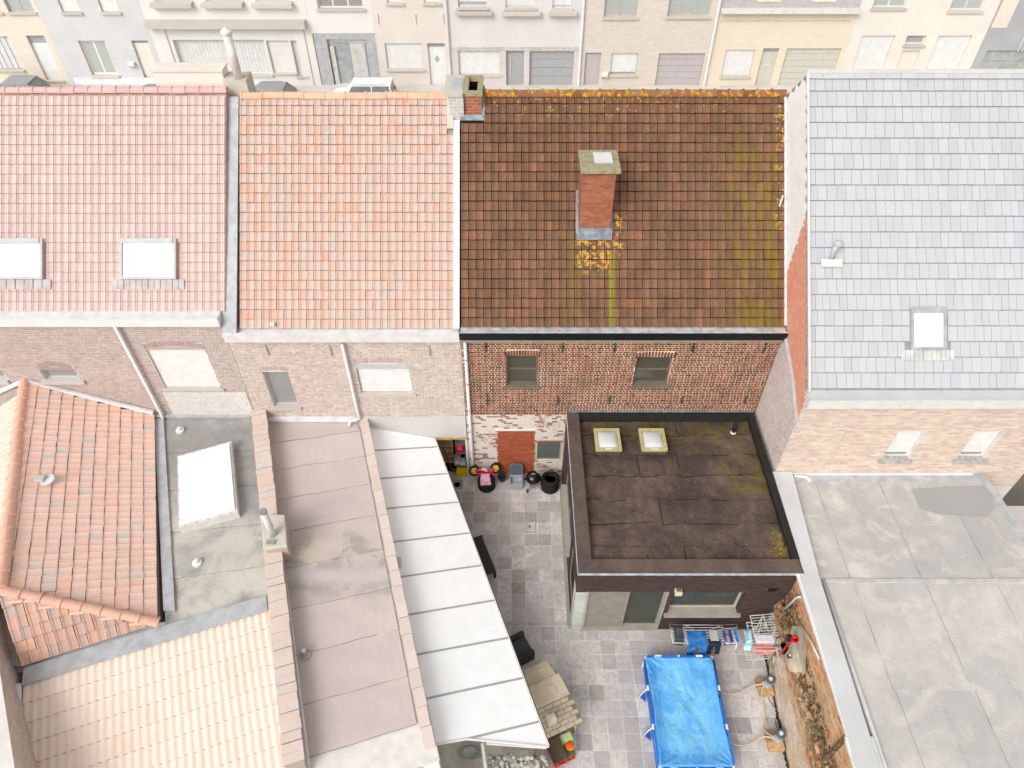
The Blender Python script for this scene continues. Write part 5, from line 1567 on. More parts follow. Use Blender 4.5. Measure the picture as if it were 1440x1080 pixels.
# west face, mostly out of frame
uw = X3(HR0.x - HR1.x, 16.45 - HR1.y, 0).normalized(); nw = X3(-uw.y, uw.x, 0)
if nw.x > 0: nw = -nw
vw = (-nw * 3.4 + X3(0, 0, 1.55)).normalized()
ow = HR1 - vw * 3.6 + X3(0, 0, 0)
un = uw if uw.cross(vw).z > 0 else -uw
if un is not uw and un != uw: ow = ow + uw * 7.6
tile_face(hr, 'roof_tile', spt, ow, un, vw, .235, .345, 33, 10, MAT['hip_tile'], limit=0)
def ridge_line(parent, a, b, r, ln, mat, name='ridge_tile', seed=0):
    d = (b - a); L = d.length; d.normalize()
    y = X3(0, 0, 1).cross(d).normalized(); z = d.cross(y)
    n = max(1, int(L / ln)); st = L / n
    lay(parent, name, ridge_half(st, r), [Matrix(((d.x, y.x, z.x, a.x + d.x * st * i), (d.y, y.y, z.y, a.y + d.y * st * i), (d.z, y.z, z.z, a.z + d.z * st * i), (0, 0, 0, 1))) for i in range(n)], mat, jit=.01, rot=.02)
up_ = X3(0, 0, .02)
ridge_line(hr, E1 + up_ + X3(.05, 0, 0), HR1 + up_, .135, .46, pieces('stained orange hip tile', [(234, 184, 162), (226, 178, 158)], grime=(180, 166, 158), grime_amt=.9, gscale=3))
ridge_line(hr, HR1 + up_, X3(HR0.x, 16.45, 5.02), .16, .46, pieces('orange ridge tile', [(238, 190, 168), (232, 184, 162)], grain=.05))
m = MB(); m.prism([E0 + X3(-.0, -.1, -.14), E0 + X3(.32, -.1, -.14), E1 + X3(.32, 0.4, -.14), E1 + X3(0, 0.4, -.14)], (0, 0, .05)); m.build('eaves_gutter', MAT['lead_pale'], hip)
m = MB(); m.tube([E0 + X3(0, 0, .1), X3(HR0.x, 16.45, 5.08), X3(HR0.x - 1.2, 16.45, 4.5)], .09, 6); m.build('wall_flashing', MAT['lead_faded'], hip)
q = at(60, 673, Z=4.2)
f = None
for k in range(200):
    z = 3.4 + k * .01
    q = at(60, 676, Z=z)
    uu2 = (q - E1).dot(nd_) / hw
    if abs(E1.z + (HR1.z - E1.z) * uu2 - z) < .02: break
v_ = MB().box(q.x - .16, q.x + .12, q.y - .12, q.y + .12, q.z - .02, q.z + .16).build('roof_vent', plain('grey vent', (190, 188, 184)), hip, bevel=.03)
MB().tube([q + X3(.16, 0, .02), q + X3(.16, 0, .07)], .2, 14).build('vent_flashing', MAT['lead_faded'], v_)

# cream profiled roof in the foreground
cr = thing('outbuilding', 'outbuilding with a cream profiled sheet roof at the lower left', 'outbuilding', (-9.6, 6.5, 0))
T0_, T1_ = at(33, 962, Z=3.3), at(377, 857, Z=3.3)
uc_ = (T1_ - T0_); Lc = uc_.length; uc_.normalize()
hz = X3(-uc_.y, uc_.x, 0)
vc_ = (hz * math.cos(math.radians(10)) + X3(0, 0, math.sin(math.radians(10)))).normalized()
NR = 14; CW, CC = .40, .50
Oc = T0_ - vc_ * (NR * CC)
Rb = at(414, 1085, Z=2.8)
pg_ = []
def keep_c(uc, vc):
    q = Oc + uc_ * uc + vc_ * vc
    xl_ = T0_.x + (T0_.y - q.y) * .36
    xr_ = T1_.x + (T1_.y - q.y) * .345
    return xl_ - .1 < q.x < xr_ + .1 and q.y > 2.5
bd = MB()
la = T0_ + X3(.36, -1, 0) * 4.5; ra = T1_ + X3(.345, -1, 0) * 6.3
la.z = 3.3 - .176 * 4.5; ra.z = 3.3 - .176 * 6.0
bd.add([T0_ - X3(0, 0, .12), T1_ - X3(0, 0, .12), ra - X3(0, 0, .12), la - X3(0, 0, .12)], [(0, 3, 2, 1)])
crf = bd.build('roof', und, cr)
tile_face(crf, 'roof_sheet_tile', wave_tile(CW * .5, CC, roll=.022, front=.035), Oc, uc_, vc_, CW * .5, CC, int(Lc / CW * 2) + 22, NR, MAT['cream_tile'], keep=keep_c, limit=300, jit=.0, rot=0)
MB().prism([T0_ - X3(0, 0, 3.35), T1_ - X3(0, 0, 3.35), ra - X3(0, 0, ra.z + .05), la - X3(0, 0, la.z + .05)], (0, 0, 1.9)).build('outbuilding_walls', MAT['brick_pink'], cr)
m = MB(); m.prism([T0_ + hz * .42 + X3(0, 0, .06), T1_ + hz * .42 + X3(0, 0, .06), T1_ + X3(0, 0, .07) - hz * .08, T0_ + X3(0, 0, .07) - hz * .08], (0, 0, .02)); m.build('lead_apron', MAT['lead_pale'], cr)
m = MB(); m.prism([T0_ + hz * .75, T1_ + hz * .3, T1_ + hz * .5, E1 - X3(0, .1, .1), CL - X3(0, 0, .1)], (0, 0, .03)); m.v = [(x, y, z - .08) for x, y, z in m.v]; m.build('valley_lining', MAT['lead_faded'], cr)
m = MB(); m.tube([T0_ - uc_ * .1 + X3(0, 0, .05), la - uc_ * .1 + X3(0, 0, .05)], .09, 6); m.build('verge_flashing', MAT['lead_faded'], cr)

# brick side of the building beyond, at the very left
bw = thing('brick_building', 'pinkish brick building side at the bottom left corner', 'building', (-14.6, 6, 0))
g0 = at(-8, 868, Z=4.2); g1 = at(26, 1085, Z=4.2)
gx = (g1 - g0).normalized(); gn = X3(-gx.y, gx.x, 0)
if gn.x < 0: gn = -gn
o_ = X3(g0.x - .08, g0.y, 0)
wl = wall(bw, 'side_wall', o_, gx, gn, -1.5, 6, 0, 4.2, .3, MAT['mortar_pale'])
bricks(wl, o_, gx, gn, -1.5, 6, 1.5, 4.2, pieces('faded mauve brick', [(206, 190, 182), (198, 184, 178), (214, 200, 192)], grain=.1))

# corner building at the bottom: white roof edge, glazed yard
cb = thing('garden_room', 'white roofed garden room at the bottom edge with a dark roof window', 'garden room', (-2.8, 5, 0))
B = [at(x, y, Z=2.7) for x, y in ((522, 1087), (611, 1047), (622, 1087))]
MB().prism([X3(B[0].x, B[0].y, 0), X3(B[1].x, B[1].y, 0), X3(B[1].x + .75, B[1].y - 2.2, 0), X3(B[0].x + .7, B[0].y - 2.2, 0)], (0, 0, 2.7)).build('room_body', plain('white roof deck', (232, 234, 235), .7, var=.01), cb)
ws = [at(x, y, Z=2.75) for x, y in ((567, 1078), (588, 1068), (594, 1090), (570, 1100))]
wf_ = MB().prism([w_ + X3(0, 0, -.04) for w_ in ws], (0, 0, .08)).build('roof_window', MAT['frame_pale'], cb)
c_ = sum(ws, X3(0, 0, 0)) / 4
MB().prism([c_ + (w_ - c_) * .85 + X3(0, 0, .041) for w_ in ws], (0, 0, .01)).build('pane', MAT['glass_grey'], wf_)
MB().tube([B[1] + X3(-.9, -.45, .05), B[1] + X3(0, 0, .05)], .04, 6).build('roof_edge', MAT['white'], cb)
yd = MB(); yd.prism([L1 + X3(0, 0, -L1.z), R1 + X3(-.1, 0, -R1.z), R1 + X3(.6, -2, -R1.z), L1 + X3(.8, -2, -L1.z)], (0, 0, .02))
yo = yd.build('yard_floor', plain('pale grey yard floor', (186, 190, 192), .8, var=.04)); tag(yo, kind='structure')
bp = [at(x, y, Z=1.9) for x, y in ((684, 1046), (768, 1052), (779, 1090), (690, 1090))]
tb = thing('covered_workbench', 'pale bench heaped with grey odds and ends below the white canopy end', 'bench', (.3, 5.8, 0))
MB().prism([w_ - X3(0, 0, .9) for w_ in bp], (0, 0, .06)).build('bench_top', MAT['stone_pale'], tb)
for k in range(4): MB().tube([X3(bp[k].x, bp[k].y, 0) * 1.0, X3(bp[k].x, bp[k].y, 1.0)], .03, 6).build('leg', MAT['frame_pale'], tb)
m = MB(); rr_ = random.Random(8)
for k in range(220):
    a, b_ = rr_.random(), rr_.random()
    q = lerp(lerp(bp[0], bp[1], a), lerp(bp[3], bp[2], a), b_); q.z = 1.08 + rr_.random() * .1; s = rr_.uniform(.03, .09)
    m.lathe([(0, -s * .4), (s, 0), (s * .6, s * .5), (0, s * .6)], q, 6)
tag(m.build('odds_and_ends', pieces('weathered grey odds and ends', [(176, 174, 164), (206, 204, 196), (150, 150, 142), (222, 220, 214), (214, 204, 170)], grain=.3)), 'heap of small grey and cream odds and ends on the covered bench', 'clutter', kind='stuff')
m = MB(); m.tube([(bp[0].x, bp[0].y, 1.95), (bp[1].x, bp[1].y, 1.95)], .04, 6).tube([(bp[0].x - .1, bp[0].y, 1.95), (bp[3].x - .1, bp[3].y, 1.95)], .05, 6); m.build('cover_frame', MAT['offwhite'], tb)
hp_ = [at(655 + 14 * math.cos(a) + a * .8, 1058 + 9 * math.sin(a), Z=.05) for a in [k * .5 for k in range(30)]]
tag(MB().tube(hp_, .02, 6).build('garden_hose', plain('faded green hose', (170, 190, 180)), smooth=True), 'coiled pale green garden hose on the grey yard floor under the canopy end', 'hose')

# a little wind-blown litter on the canopy and the flat roofs
m = MB(); rq = random.Random(12)
for k in range(150):
    f = rq.random(); g_ = rq.random()
    a = lerp(L0, L1, f); b = lerp(R0, R1, f); q = lerp(a, b, g_) + X3(0, 0, .012)
    s_ = rq.uniform(.008, .02); an = rq.random() * 6.28
    m.add([q + X3(math.cos(an) * s_, math.sin(an) * s_, 0), q + X3(-math.sin(an) * s_ * .5, math.cos(an) * s_ * .5, .004), q + X3(-math.cos(an) * s_, -math.sin(an) * s_, .002)], [(0, 1, 2)])
for k in range(120):
    q = X3(rq.uniform(2.4, 8.0), rq.uniform(10.9, 16.2), 3.33); s_ = rq.uniform(.01, .025); an = rq.random() * 6.28
    m.add([q + X3(math.cos(an) * s_, math.sin(an) * s_, 0), q + X3(-math.sin(an) * s_ * .5, math.cos(an) * s_ * .5, .008), q + X3(-math.cos(an) * s_, -math.sin(an) * s_, .004)], [(0, 1, 2)])
tag(m.build('leaf_litter', pieces('dry litter', [(176, 160, 130), (150, 132, 104), (206, 198, 180)])), 'scattered dry specks of litter on the canopy and extension roof', 'litter', kind='stuff')

# ------------------------------------------------------------------ things on the patio
def spot(px, py, Z=0.0):
    q = at(px, py, Z=Z); return X3(q.x, q.y, Z)


def tyre_mb(R_, r_, c, w_):
    """a lying tyre: tread with grooves, hollow middle"""
    prof = [(r_, .02), (r_ + .02, 0), (R_ - .05, 0), (R_ - .01, .03), (R_, .05), (R_, w_ * .32), (R_ - .012, w_ * .34), (R_, w_ * .36), (R_, w_ * .64), (R_ - .012, w_ * .66), (R_, w_ * .68), (R_, w_ - .05), (R_ - .01, w_ - .03), (R_ - .05, w_), (r_ + .02, w_), (r_, w_ - .02), (r_ + .05, w_ - .05), (r_ + .05, .05), (r_, .02)]
    return MB().lathe(prof, c, 28)


def tyre_stack(label, c, n, R_, group='car tyres stacked on the patio'):
    for k in range(n):
        o = thing('tyre', label % ('topmost' if k == n - 1 else ('lowest' if k == 0 else 'middle')), 'tyre', (c.x + random.uniform(-.015, .015), c.y + random.uniform(-.015, .015), .014 + k * .205))
        tyre_mb(R_, R_ * .62, (0, 0, 0), .20).build('tread', MAT['rubber'], o, world=False, smooth=True)


c1 = spot(684, 684); tyre_stack('black car tyre under the pink toddler bike, %s of its stack', c1, 2, .33)
c2 = spot(773, 686); tyre_stack('black car tyre by the extension corner, %s of the open stack', c2, 3, .34)
# pink blanket box on the first stack
cu = thing('cushion', 'folded pale pink cushion lying on the tyre stack', 'cushion', (c1.x - .02, c1.y - .06, .43), .1)
pnk = plain('pale pink fabric', (226, 166, 186), .9, var=.06, scale=9, bump=.3)
MB().box(-.20, .20, -.22, .14, .0, .07).build('cushion_base', pnk, cu, world=False, bevel=.03)
MB().box(-.17, .17, -.12, .22, .072, .15).build('folded_top', plain('pale pink fold', (232, 178, 196), .9, var=.05), cu, world=False, bevel=.03)
# toddler balance bike
bk = thing('balance_bike', 'small pink and red toddler bike with yellow wheels leaning over the tyre stack', 'toddler bike', (c1.x - .06, c1.y + .20, .46), .06)
bk.rotation_euler = (-.75, 0, .06)
yel = plain('yellow wheel disc', (236, 178, 40), .5, var=.04); hot = plain('hot pink frame', (226, 58, 96), .4, var=.05); redp = plain('red plastic', (208, 44, 40), .4)
for sx, z in ((-.38, .16), (.42, .22)):
    w_ = MB().lathe([(.12, -.02), (.18, -.028), (.205, 0), (.18, .028), (.12, .02), (.12, -.02)], (sx, .03, z), 22, axis='Y').build('wheel', MAT['rubber'], bk, world=False, smooth=True)
    d = MB().lathe([(0, -.018), (.15, -.018), (.15, .018), (0, .02)], (sx, .03, z), 18, axis='Y'); d.build('wheel_disc', yel, w_, world=False)
    m = MB()
    for k in range(5):
        a = k * 2 * math.pi / 5 + .3; m.lathe([(0, .02), (.028, .02), (.028, .026), (0, .026)], (sx + .085 * math.cos(a), .03, z + .085 * math.sin(a)), 7, axis='Y')
    m.build('wheel_hole', MAT['black'], w_, world=False)
    for k in range(0): pass
m = MB(); m.tube([(-.36, .0, .15), (-.15, -.03, .2), (.12, -.03, .16), (.30, -.02, .14), (.4, 0, .2)], [.03, .05, .055, .045, .03], 8); m.build('bike_frame', hot, bk, world=False, smooth=True)
m = MB(); m.tube([(-.30, -.06, .06), (.36, -.06, .04)], .032, 8).tube([(-.3, -.06, .06), (-.34, .0, .18)], .025, 6); m.build('lower_bar', hot, bk, world=False, smooth=True)
MB().box(-.12, .10, -.10, -.02, .17, .26).build('saddle', plain('white pink saddle', (236, 196, 204), .5), bk, world=False, bevel=.03)
MB().box(.02, .1, -.12, -.06, .13, .2).build('badge', plain('cream badge', (240, 214, 150), .5), bk, world=False, bevel=.01)
m = MB(); m.tube([(.2, -.12, .3), (.2, .12, .3)], .018, 6).tube([(.2, 0, .3), (.26, 0, .16)], .018, 6).lathe([(.026, -.02), (.03, .02)], (.2, -.13, .3), 8, axis='Y'); m.build('handlebar', MAT['alu'], bk, world=False)
MB().tube([(.2, -.16, .3), (.2, -.1, .3)], .026, 8).build('grip', MAT['black'], bk, world=False)

q = spot(706, 676)
pt = thing('plant_pot', 'small dark empty plant pot between the bike tyres and the grey bin', 'plant pot', (q.x, q.y, .014))
MB().lathe([(.0, .0), (.10, 0), (.155, .22), (.175, .22), (.175, .26), (.145, .26), (.13, .20), (.09, .03), (0, .03)], (0, 0, 0), 20).build('pot', plain('dark teal grey pot', (46, 52, 54), .6), pt, world=False, smooth=False)
MB().lathe([(0, .14), (.125, .14), (.125, .15), (0, .155)], (0, 0, 0), 14).build('soil', MAT['gunk'], pt, world=False)
q = spot(726, 681)
bn = thing('storage_bin', 'light grey plastic bin with its darker lid tipped open against the wall', 'bin', (q.x, q.y, .014))
gl = plain('light grey plastic', (168, 172, 178), .45, var=.03); gd = plain('slate grey lid', (98, 102, 110), .45, var=.05)
m = MB()
for (x0, x1, y0, y1) in ((-.24, .24, -.22, -.19), (-.24, .24, .17, .20), (-.24, -.21, -.188, .168), (.21, .24, -.188, .168)): m.box(x0, x1, y0, y1, 0, .30)
m.box(-.209, .209, -.188, .168, .12, .15)
m.build('tub', gl, bn, world=False, bevel=.008)
m = MB()
ln = [X3(-.25, .0, 0), X3(.25, .0, 0), X3(.25, .0, .38), X3(.2, .0, .46), X3(-.2, .0, .46), X3(-.25, .0, .38)]
rot = Matrix.Rotation(-.45, 3, 'X')
m.prism([rot @ p + X3(0, .20, .31) for p in ln], rot @ X3(0, .05, 0)); m.build('lid', gd, bn, world=False, bevel=.012)
m = MB(); m.prism([rot @ (p * .8 + X3(0, -.012, .04)) + X3(0, .20, .31) for p in ln], rot @ X3(0, .01, 0)); m.build('lid_panel', plain('lid panel grey', (84, 88, 96), .45), bn, world=False)
# kettle barbecue
q = spot(746, 690)
bb = thing('kettle_barbecue', 'black kettle barbecue on three legs with a silver lid handle', 'barbecue', (q.x + .09, q.y + .08, .014))
blk = plain('black enamel', (20, 20, 22), .22, var=.05, spec=.6)
MB().lathe([(0, .42), (.12, .44), (.22, .52), (.275, .64), (.28, .66), (.26, .66), (0, .60)], (0, 0, 0), 28).build('bowl', blk, bb, world=False, smooth=True)
ld = MB().lathe([(.285, .655), (.29, .68), (.25, .80), (.16, .88), (.06, .91), (0, .915)], (0, 0, 0), 28).build('lid', blk, bb, world=False, smooth=True)
MB().tube([(-.07, -.03, .90), (-.06, -.03, .96), (.06, -.03, .96), (.07, -.03, .90)], .014, 8).build('handle', MAT['alu'], ld, world=False)
MB().lathe([(0, .0), (.045, .0), (.045, .012), (0, .014)], (.13, .10, .868), 12).build('air_vent', MAT['alu'], ld, world=False)
MB().lathe([(0, .0), (.035, .0), (.035, .012), (0, .014)], (-.02, .0, .913), 12).build('air_vent', MAT['alu'], ld, world=False)
for a in (math.radians(100), math.radians(215), math.radians(-20)):
    MB().tube([(.14 * math.cos(a), .14 * math.sin(a), .5), (.30 * math.cos(a), .30 * math.sin(a), .03)], .012, 6).build('leg', MAT['alu'], bb, world=False)
MB().lathe([(0, .20), (.13, .22), (.15, .25), (.13, .24), (0, .23)], (0, 0, 0), 18).build('ash_pan', MAT['alu'], bb, world=False)
MB().lathe([(.05, -.02), (.08, -.02), (.08, .02), (.05, .02), (.05, -.02)], (-.22, -.16, .08), 16, axis='X').build('wheel', MAT['rubber'], bb, world=False)
MB().box(-.34, -.26, -.05, .05, .58, .62).build('bowl_handle', MAT['black'], bb, world=False, bevel=.01)
# inspection cover
q = spot(643, 682)
cv = thing('inspection_cover', 'square pale concrete cover with a ring in it by the store opening', 'drain cover', (q.x, q.y, .0))
MB().box(-.22, .22, -.2, .2, .0, .025).build('slab', MAT['sillconc'], cv, world=False, bevel=.006)
MB().lathe([(.10, .026), (.12, .034), (.135, .026)], (0, 0, 0), 24).build('ring', MAT['frame_dark'], cv, world=False)

# the open store: shelf, bags, crate
sf = thing('ladder_shelf', 'pale wooden ladder shelf inside the dark store', 'shelf', (-2.52, 17.0, .012))
for x in (-.27, .28): MB().box(x - .03, x + .03, -.05, .05, 0, 1.95).build('upright', MAT['wood'], sf, world=False)
for k in range(6): MB().box(-.24, .25, -.14, .16, .18 + k * .33, .21 + k * .33).build('shelf', MAT['wood'], sf, world=False)
gb_ = thing('toy_bag', 'green grassy looking bundle on the top of the ladder shelf', 'bag', (-2.5, 16.98, 1.883))
MB().lathe([(0, 0), (.16, .02), (.2, .08), (.14, .15), (0, .17)], (0, 0, 0), 12).build('bundle', pieces('green bundle', [(70, 130, 50), (92, 150, 70)], grain=.4), gb_, world=False)
items = [('bag', 'crimson pink bag hanging at the right side of the store', (-1.93, 16.72, 1.12), (.26, .2, .42), (196, 30, 84)),
         ('box', 'blue grey box near the top of the store', (-1.88, 16.9, 1.62), (.3, .3, .25), (88, 110, 124)),
         ('bag', 'pale lilac bag low in the store', (-2.06, 16.72, .34), (.26, .28, .42), (176, 150, 156)),
         ('box', 'white and blue carton above the yellow crate', (-1.86, 16.66, .36), (.24, .2, .3), (150, 180, 186))]
for nm, lb, loc, sz, col in items:
    t_ = thing('stored_' + nm, lb, nm, loc)
    MB().box(-sz[0] / 2, sz[0] / 2, -sz[1] / 2, sz[1] / 2, 0, sz[2]).build('body', plain(lb[:20], col, .7, var=.12, scale=9), t_, world=False, bevel=.04)
    MB().box(-sz[0] / 3, sz[0] / 3, -sz[1] / 2 - .012, -sz[1] / 2 - .002, sz[2] * .4, sz[2] * .75).build('panel', plain(lb[:18] + ' panel', tuple(min(255, c * 1.25 + 20) for c in col), .6), t_, world=False)
st = thing('storage_shelf_unit', 'dark shelf unit holding the bags inside the store', 'shelf', (-1.9, 16.85, .012))
for z in (.02, .30, 1.06, 1.56): MB().box(-.17, .16, -.26, .25, z, z + .03).build('shelf', MAT['frame_dark'], st, world=False)
for x in (-.19, .16):
    for y in (-.24, .22): MB().box(x, x + .02, y, y + .02, 0, 1.95).build('upright', MAT['frame_dark'], st, world=False)
ycr = thing('storage_crate', 'bright yellow crate on the floor at the store opening', 'crate', (-1.90, 16.45, .012))
yl = plain('yellow crate plastic', (226, 190, 20), .45, var=.03)
m = MB()
for (x0, x1, y0, y1) in ((-.2, .2, -.12, -.1), (-.2, .2, .1, .12), (-.2, -.18, -.1, .1), (.18, .2, -.1, .1)): m.box(x0, x1, y0, y1, 0, .27)
m.box(-.18, .18, -.1, .1, .22, .24).build('tub', yl, ycr, world=False)
MB().box(-.012, .012, -.128, -.121, .02, .25).build('rib', plain('dark yellow rib', (180, 150, 14)), ycr, world=False)
br = thing('broom', 'brown wooden handled broom leaning by the store shelf', 'broom', (-2.3, 16.6, .012))
MB().tube([(0, 0, .1), (-.25, .25, 1.1)], .016, 6).build('handle', plain('brown handle', (120, 84, 60)), br, world=False)
MB().box(-.03, .28, -.05, .04, 0, .12).build('broom_head', plain('brown bristles', (110, 78, 60), .9), br, world=False)

# lounger bench, armchair under the canopy edge
fu = plain('black woven resin', (44, 42, 42), .6, var=.15, scale=14, bump=.5); ft = plain('anthracite woven top', (62, 60, 60), .7, var=.1, scale=20, bump=.5)
b0, b1 = spot(672, 770), spot(690, 815)
an = math.atan2(b1.y - b0.y, b1.x - b0.x)
bc = thing('garden_bench', 'long black woven garden bench half under the white canopy edge', 'bench', ((b0.x + b1.x) / 2 - .1, (b0.y + b1.y) / 2 + .1, .014), an)
MB().box(-.85, .80, -.24, .26, .36, .44).build('seat', ft, bc, world=False, bevel=.02)
MB().box(-.85, -.77, -.24, .26, 0, .355).build('leg', fu, bc, world=False)
MB().box(.72, .80, -.24, -.16, 0, .355).build('leg', fu, bc, world=False)
MB().box(.72, .80, .18, .26, 0, .355).build('leg', fu, bc, world=False)
MB().box(-.76, .72, .20, .24, .26, .355).build('apron', fu, bc, world=False)
tb = thing('side_table', 'small black side table with speckled top at the far end of the bench', 'table', tuple(spot(669, 758) + X3(-.02, 0, .014)), an)
MB().box(-.16, .2, -.2, .22, .42, .46).build('tabletop', pieces('speckled black top', [(46, 44, 44)], grime=(170, 160, 140), grime_amt=.7, gscale=30), tb, world=False)
for x in (-.14, .16):
    for y in (-.18, .18): MB().box(x, x + .03, y, y + .03, 0, .42).build('leg', MAT['black'], tb, world=False)
c0 = spot(738, 925)
ac = thing('armchair', 'dark grey woven garden armchair half hidden under the canopy edge', 'armchair', (c0.x - .22, c0.y + .08, .014), math.radians(28))
MB().box(-.42, .36, -.36, .36, .10, .38).build('seat_base', fu, ac, world=False)
MB().box(-.30, .37, -.26, .26, .382, .50).build('seat_cushion', plain('grey seat cushion', (78, 76, 78), .9, var=.06), ac, world=False, bevel=.03)
MB().box(-.45, .38, .27, .40, .1, .62).build('armrest', ft, ac, world=False, bevel=.012)
MB().box(-.45, .38, -.40, -.27, .1, .62).build('armrest', ft, ac, world=False, bevel=.012)
MB().box(-.52, -.40, -.40, .40, .1, .82).build('backrest', ft, ac, world=False, bevel=.012)

# toddler playhouse
ph0 = spot(772, 985)
hcen = at(775, 985, Z=1.15)
pa = math.atan2(-1.0, .42)
pd_ = X3(.40, -.916, 0); pn_ = X3(.916, .40, 0)
play = thing('playhouse', 'beige plastic playhouse with moulded shingle roof and a small pale chimney', 'playhouse', (hcen.x, hcen.y, 0.014))
beige = plain('beige moulded plastic', (204, 190, 164), .5, var=.04); bdark = plain('taupe plastic shingle', (190, 176, 152), .55, var=.05)
def HP(a, b, z): return X3(hcen.x, hcen.y, 0) + pd_ * a + pn_ * b + X3(0, 0, z)
far = at(790, 925, Z=1.25); near = at(800, 1025, Z=1.0)
a0 = (at(745, 936, Z=1.2) - hcen).dot(pd_); a2 = (at(800, 1022, Z=.95) - hcen).dot(pd_) + .05; a1 = a0 + (a2 - a0) * .61 - .22
for b_ in (-.5, .42):
    MB().prism([HP(a0 + .1, b_, .014), HP(a2 - .1, b_, .014), HP(a2 - .1, b_, .85), HP(a1, b_, 1.12), HP(a0 + .1, b_, .95)], pn_ * .05).build('side_wall', plain('cream plastic wall', (214, 204, 178), .5), play)
MB().prism([HP(a0 + .1, -.44, .014), HP(a0 + .1, .41, .014), HP(a0 + .1, .41, .92), HP(a0 + .1, -.44, .92)], pd_ * .05).build('gable_wall', beige, play)
for b_ in (-.49, .42): MB().prism([HP(a2 - .14, b_, .02), HP(a2 - .14, b_ + .05, .02), HP(a2 - .14, b_ + .05, .84), HP(a2 - .14, b_, .84)], pd_ * .05).build('corner_post', beige, play)
# far half of the roof: two raised moulded panels; near half: shingles
m = MB(); aM = a0 + (a2 - a0) * .27
m.prism([HP(a0, -.62, 1.0), HP(aM + .02, -.62, 1.10), HP(aM + .02, .46, 1.10), HP(a0, .40, 1.0)], (0, 0, .05)); r1 = m.build('roof_panel', beige, play, bevel=.012)
m = MB(); m.prism([HP(aM, -.62, 1.14), HP(a1 + .22, -.62, 1.16), HP(a1 + .22, .56, 1.16), HP(aM, .54, 1.14)], (0, 0, .05)); r2 = m.build('roof_panel', beige, play, bevel=.012)
for rr__, aa, zz_ in ((r1, a0 + .28, 1.09), (r2, aM + .36, 1.205)):
    m = MB(); m.prism([HP(aa - .12, .02, zz_), HP(aa + .14, .02, zz_), HP(aa + .14, .26, zz_), HP(aa - .12, .26, zz_)], (0, 0, .025)); m.build('roof_boss', beige, rr__, bevel=.01)
    m = MB(); rq = random.Random(4)
    for k in range(26):
        aq, bq = aa + rq.uniform(-.28, .24), rq.uniform(-.5, .42)
        if abs(bq - .14) < .2 and abs(aq - aa) < .2: continue
        m.prism([HP(aq, bq, zz_ - .02), HP(aq + .008, bq, zz_ - .02), HP(aq + .008, bq + .1, zz_ - .02), HP(aq, bq + .1, zz_ - .02)], (0, 0, .012 if rq.random() < .9 else .01))
    m.build('moulded_line', bdark, rr__, kind='stuff')
zs = lambda a: 1.16 - (a - a1 - .22) * .22
base_ = MB(); base_.prism([HP(a1 + .22, -.64, zs(a1 + .22) - .0), HP(a2, -.64, zs(a2)), HP(a2, .60, zs(a2)), HP(a1 + .22, .60, zs(a1 + .22))], (0, 0, -.04)); r3 = base_.build('roof_panel', plain('dark shingle groove', (126, 112, 92)), play)
nr = 6; L_ = (a2 - a1 - .22) / nr
sp = []
slope_v = (HP(a1 + .22, 0, zs(a1 + .22)) - HP(a2, 0, zs(a2))).normalized()
for r in range(nr):
    for k in range(5):
        if k == 4 and r % 2: continue
        o = HP(a2, -.64 + k * .248 + (.124 if r % 2 else 0) - .0, zs(a2)) + slope_v * (r * L_ * 1.02)
        sp.append(frame(o, pn_, slope_v))
lay(r3, 'shingle', skirted([(.008, 0), (.240, 0)], L_ - .014, .012, 0, depth=.003), sp, bdark, jit=.001, rot=0)
q = at(768, 1010, Z=1.1)
k0_ = a1 + .52
ck = MB(); ck.prism([HP(k0_, -.34, 1.0), HP(k0_ + .22, -.34, 1.0), HP(k0_ + .22, -.1, 1.0), HP(k0_, -.1, 1.0)], (0, 0, .34)); c_k = ck.build('toy_chimney', plain('pale toy chimney', (226, 222, 190), .45), play, bevel=.02)
MB().prism([HP(k0_ + .06, -.28, 1.341), HP(k0_ + .16, -.28, 1.341), HP(k0_ + .16, -.16, 1.341), HP(k0_ + .06, -.16, 1.341)], (0, 0, .03)).build('chimney_top', MAT['offwhite'], c_k)
# toy kitchen and its ball
kq = at(787, 1056, Z=.55)
kt = thing('play_table', 'brown topped red plastic play table beside the playhouse', 'table', (kq.x, kq.y, .014), math.atan2(pd_.y, pd_.x))
MB().box(-.38, .26, -.28, .14, .50, .56).build('tabletop', plain('taupe table top', (92, 78, 64), .45, var=.05), kt, world=False, bevel=.015)
MB().box(-.30, .22, .18, .42, .26, .31).build('bench_seat', plain('taupe bench', (120, 104, 88), .45), kt, world=False, bevel=.015)
MB().box(-.34, .24, -.24, .40, .10, .16).build('red_base', redp, kt, world=False, bevel=.02)
for x, y in ((-.32, -.2), (.16, -.2), (-.32, .06), (.16, .06)): MB().box(x, x + .07, y, y + .07, 0, .499).build('leg', redp, kt, world=False)
bl_ = thing('toy_stove_pot', 'orange and yellow toy pot standing on the red play table bench', 'toy', (at(801, 1050, Z=.4).x, at(801, 1050, Z=.4).y, .345))
MB().lathe([(0, 0), (.10, 0), (.12, .10), (.12, .14), (0, .14)], (0, 0, 0), 18).build('pot', plain('yellow toy plastic', (240, 186, 30), .4), bl_, world=False)
MB().lathe([(.105, .142), (.105, .17), (.07, .21), (0, .22)], (0, 0, 0), 18).build('lid', plain('orange toy plastic', (238, 92, 26), .4), bl_, world=False)
gq = at(797, 1036, Z=.5)
gt_ = thing('toy_tray', 'pale green plastic tray between the playhouse and the play table', 'toy', (gq.x, gq.y, .014), math.atan2(pd_.y, pd_.x))
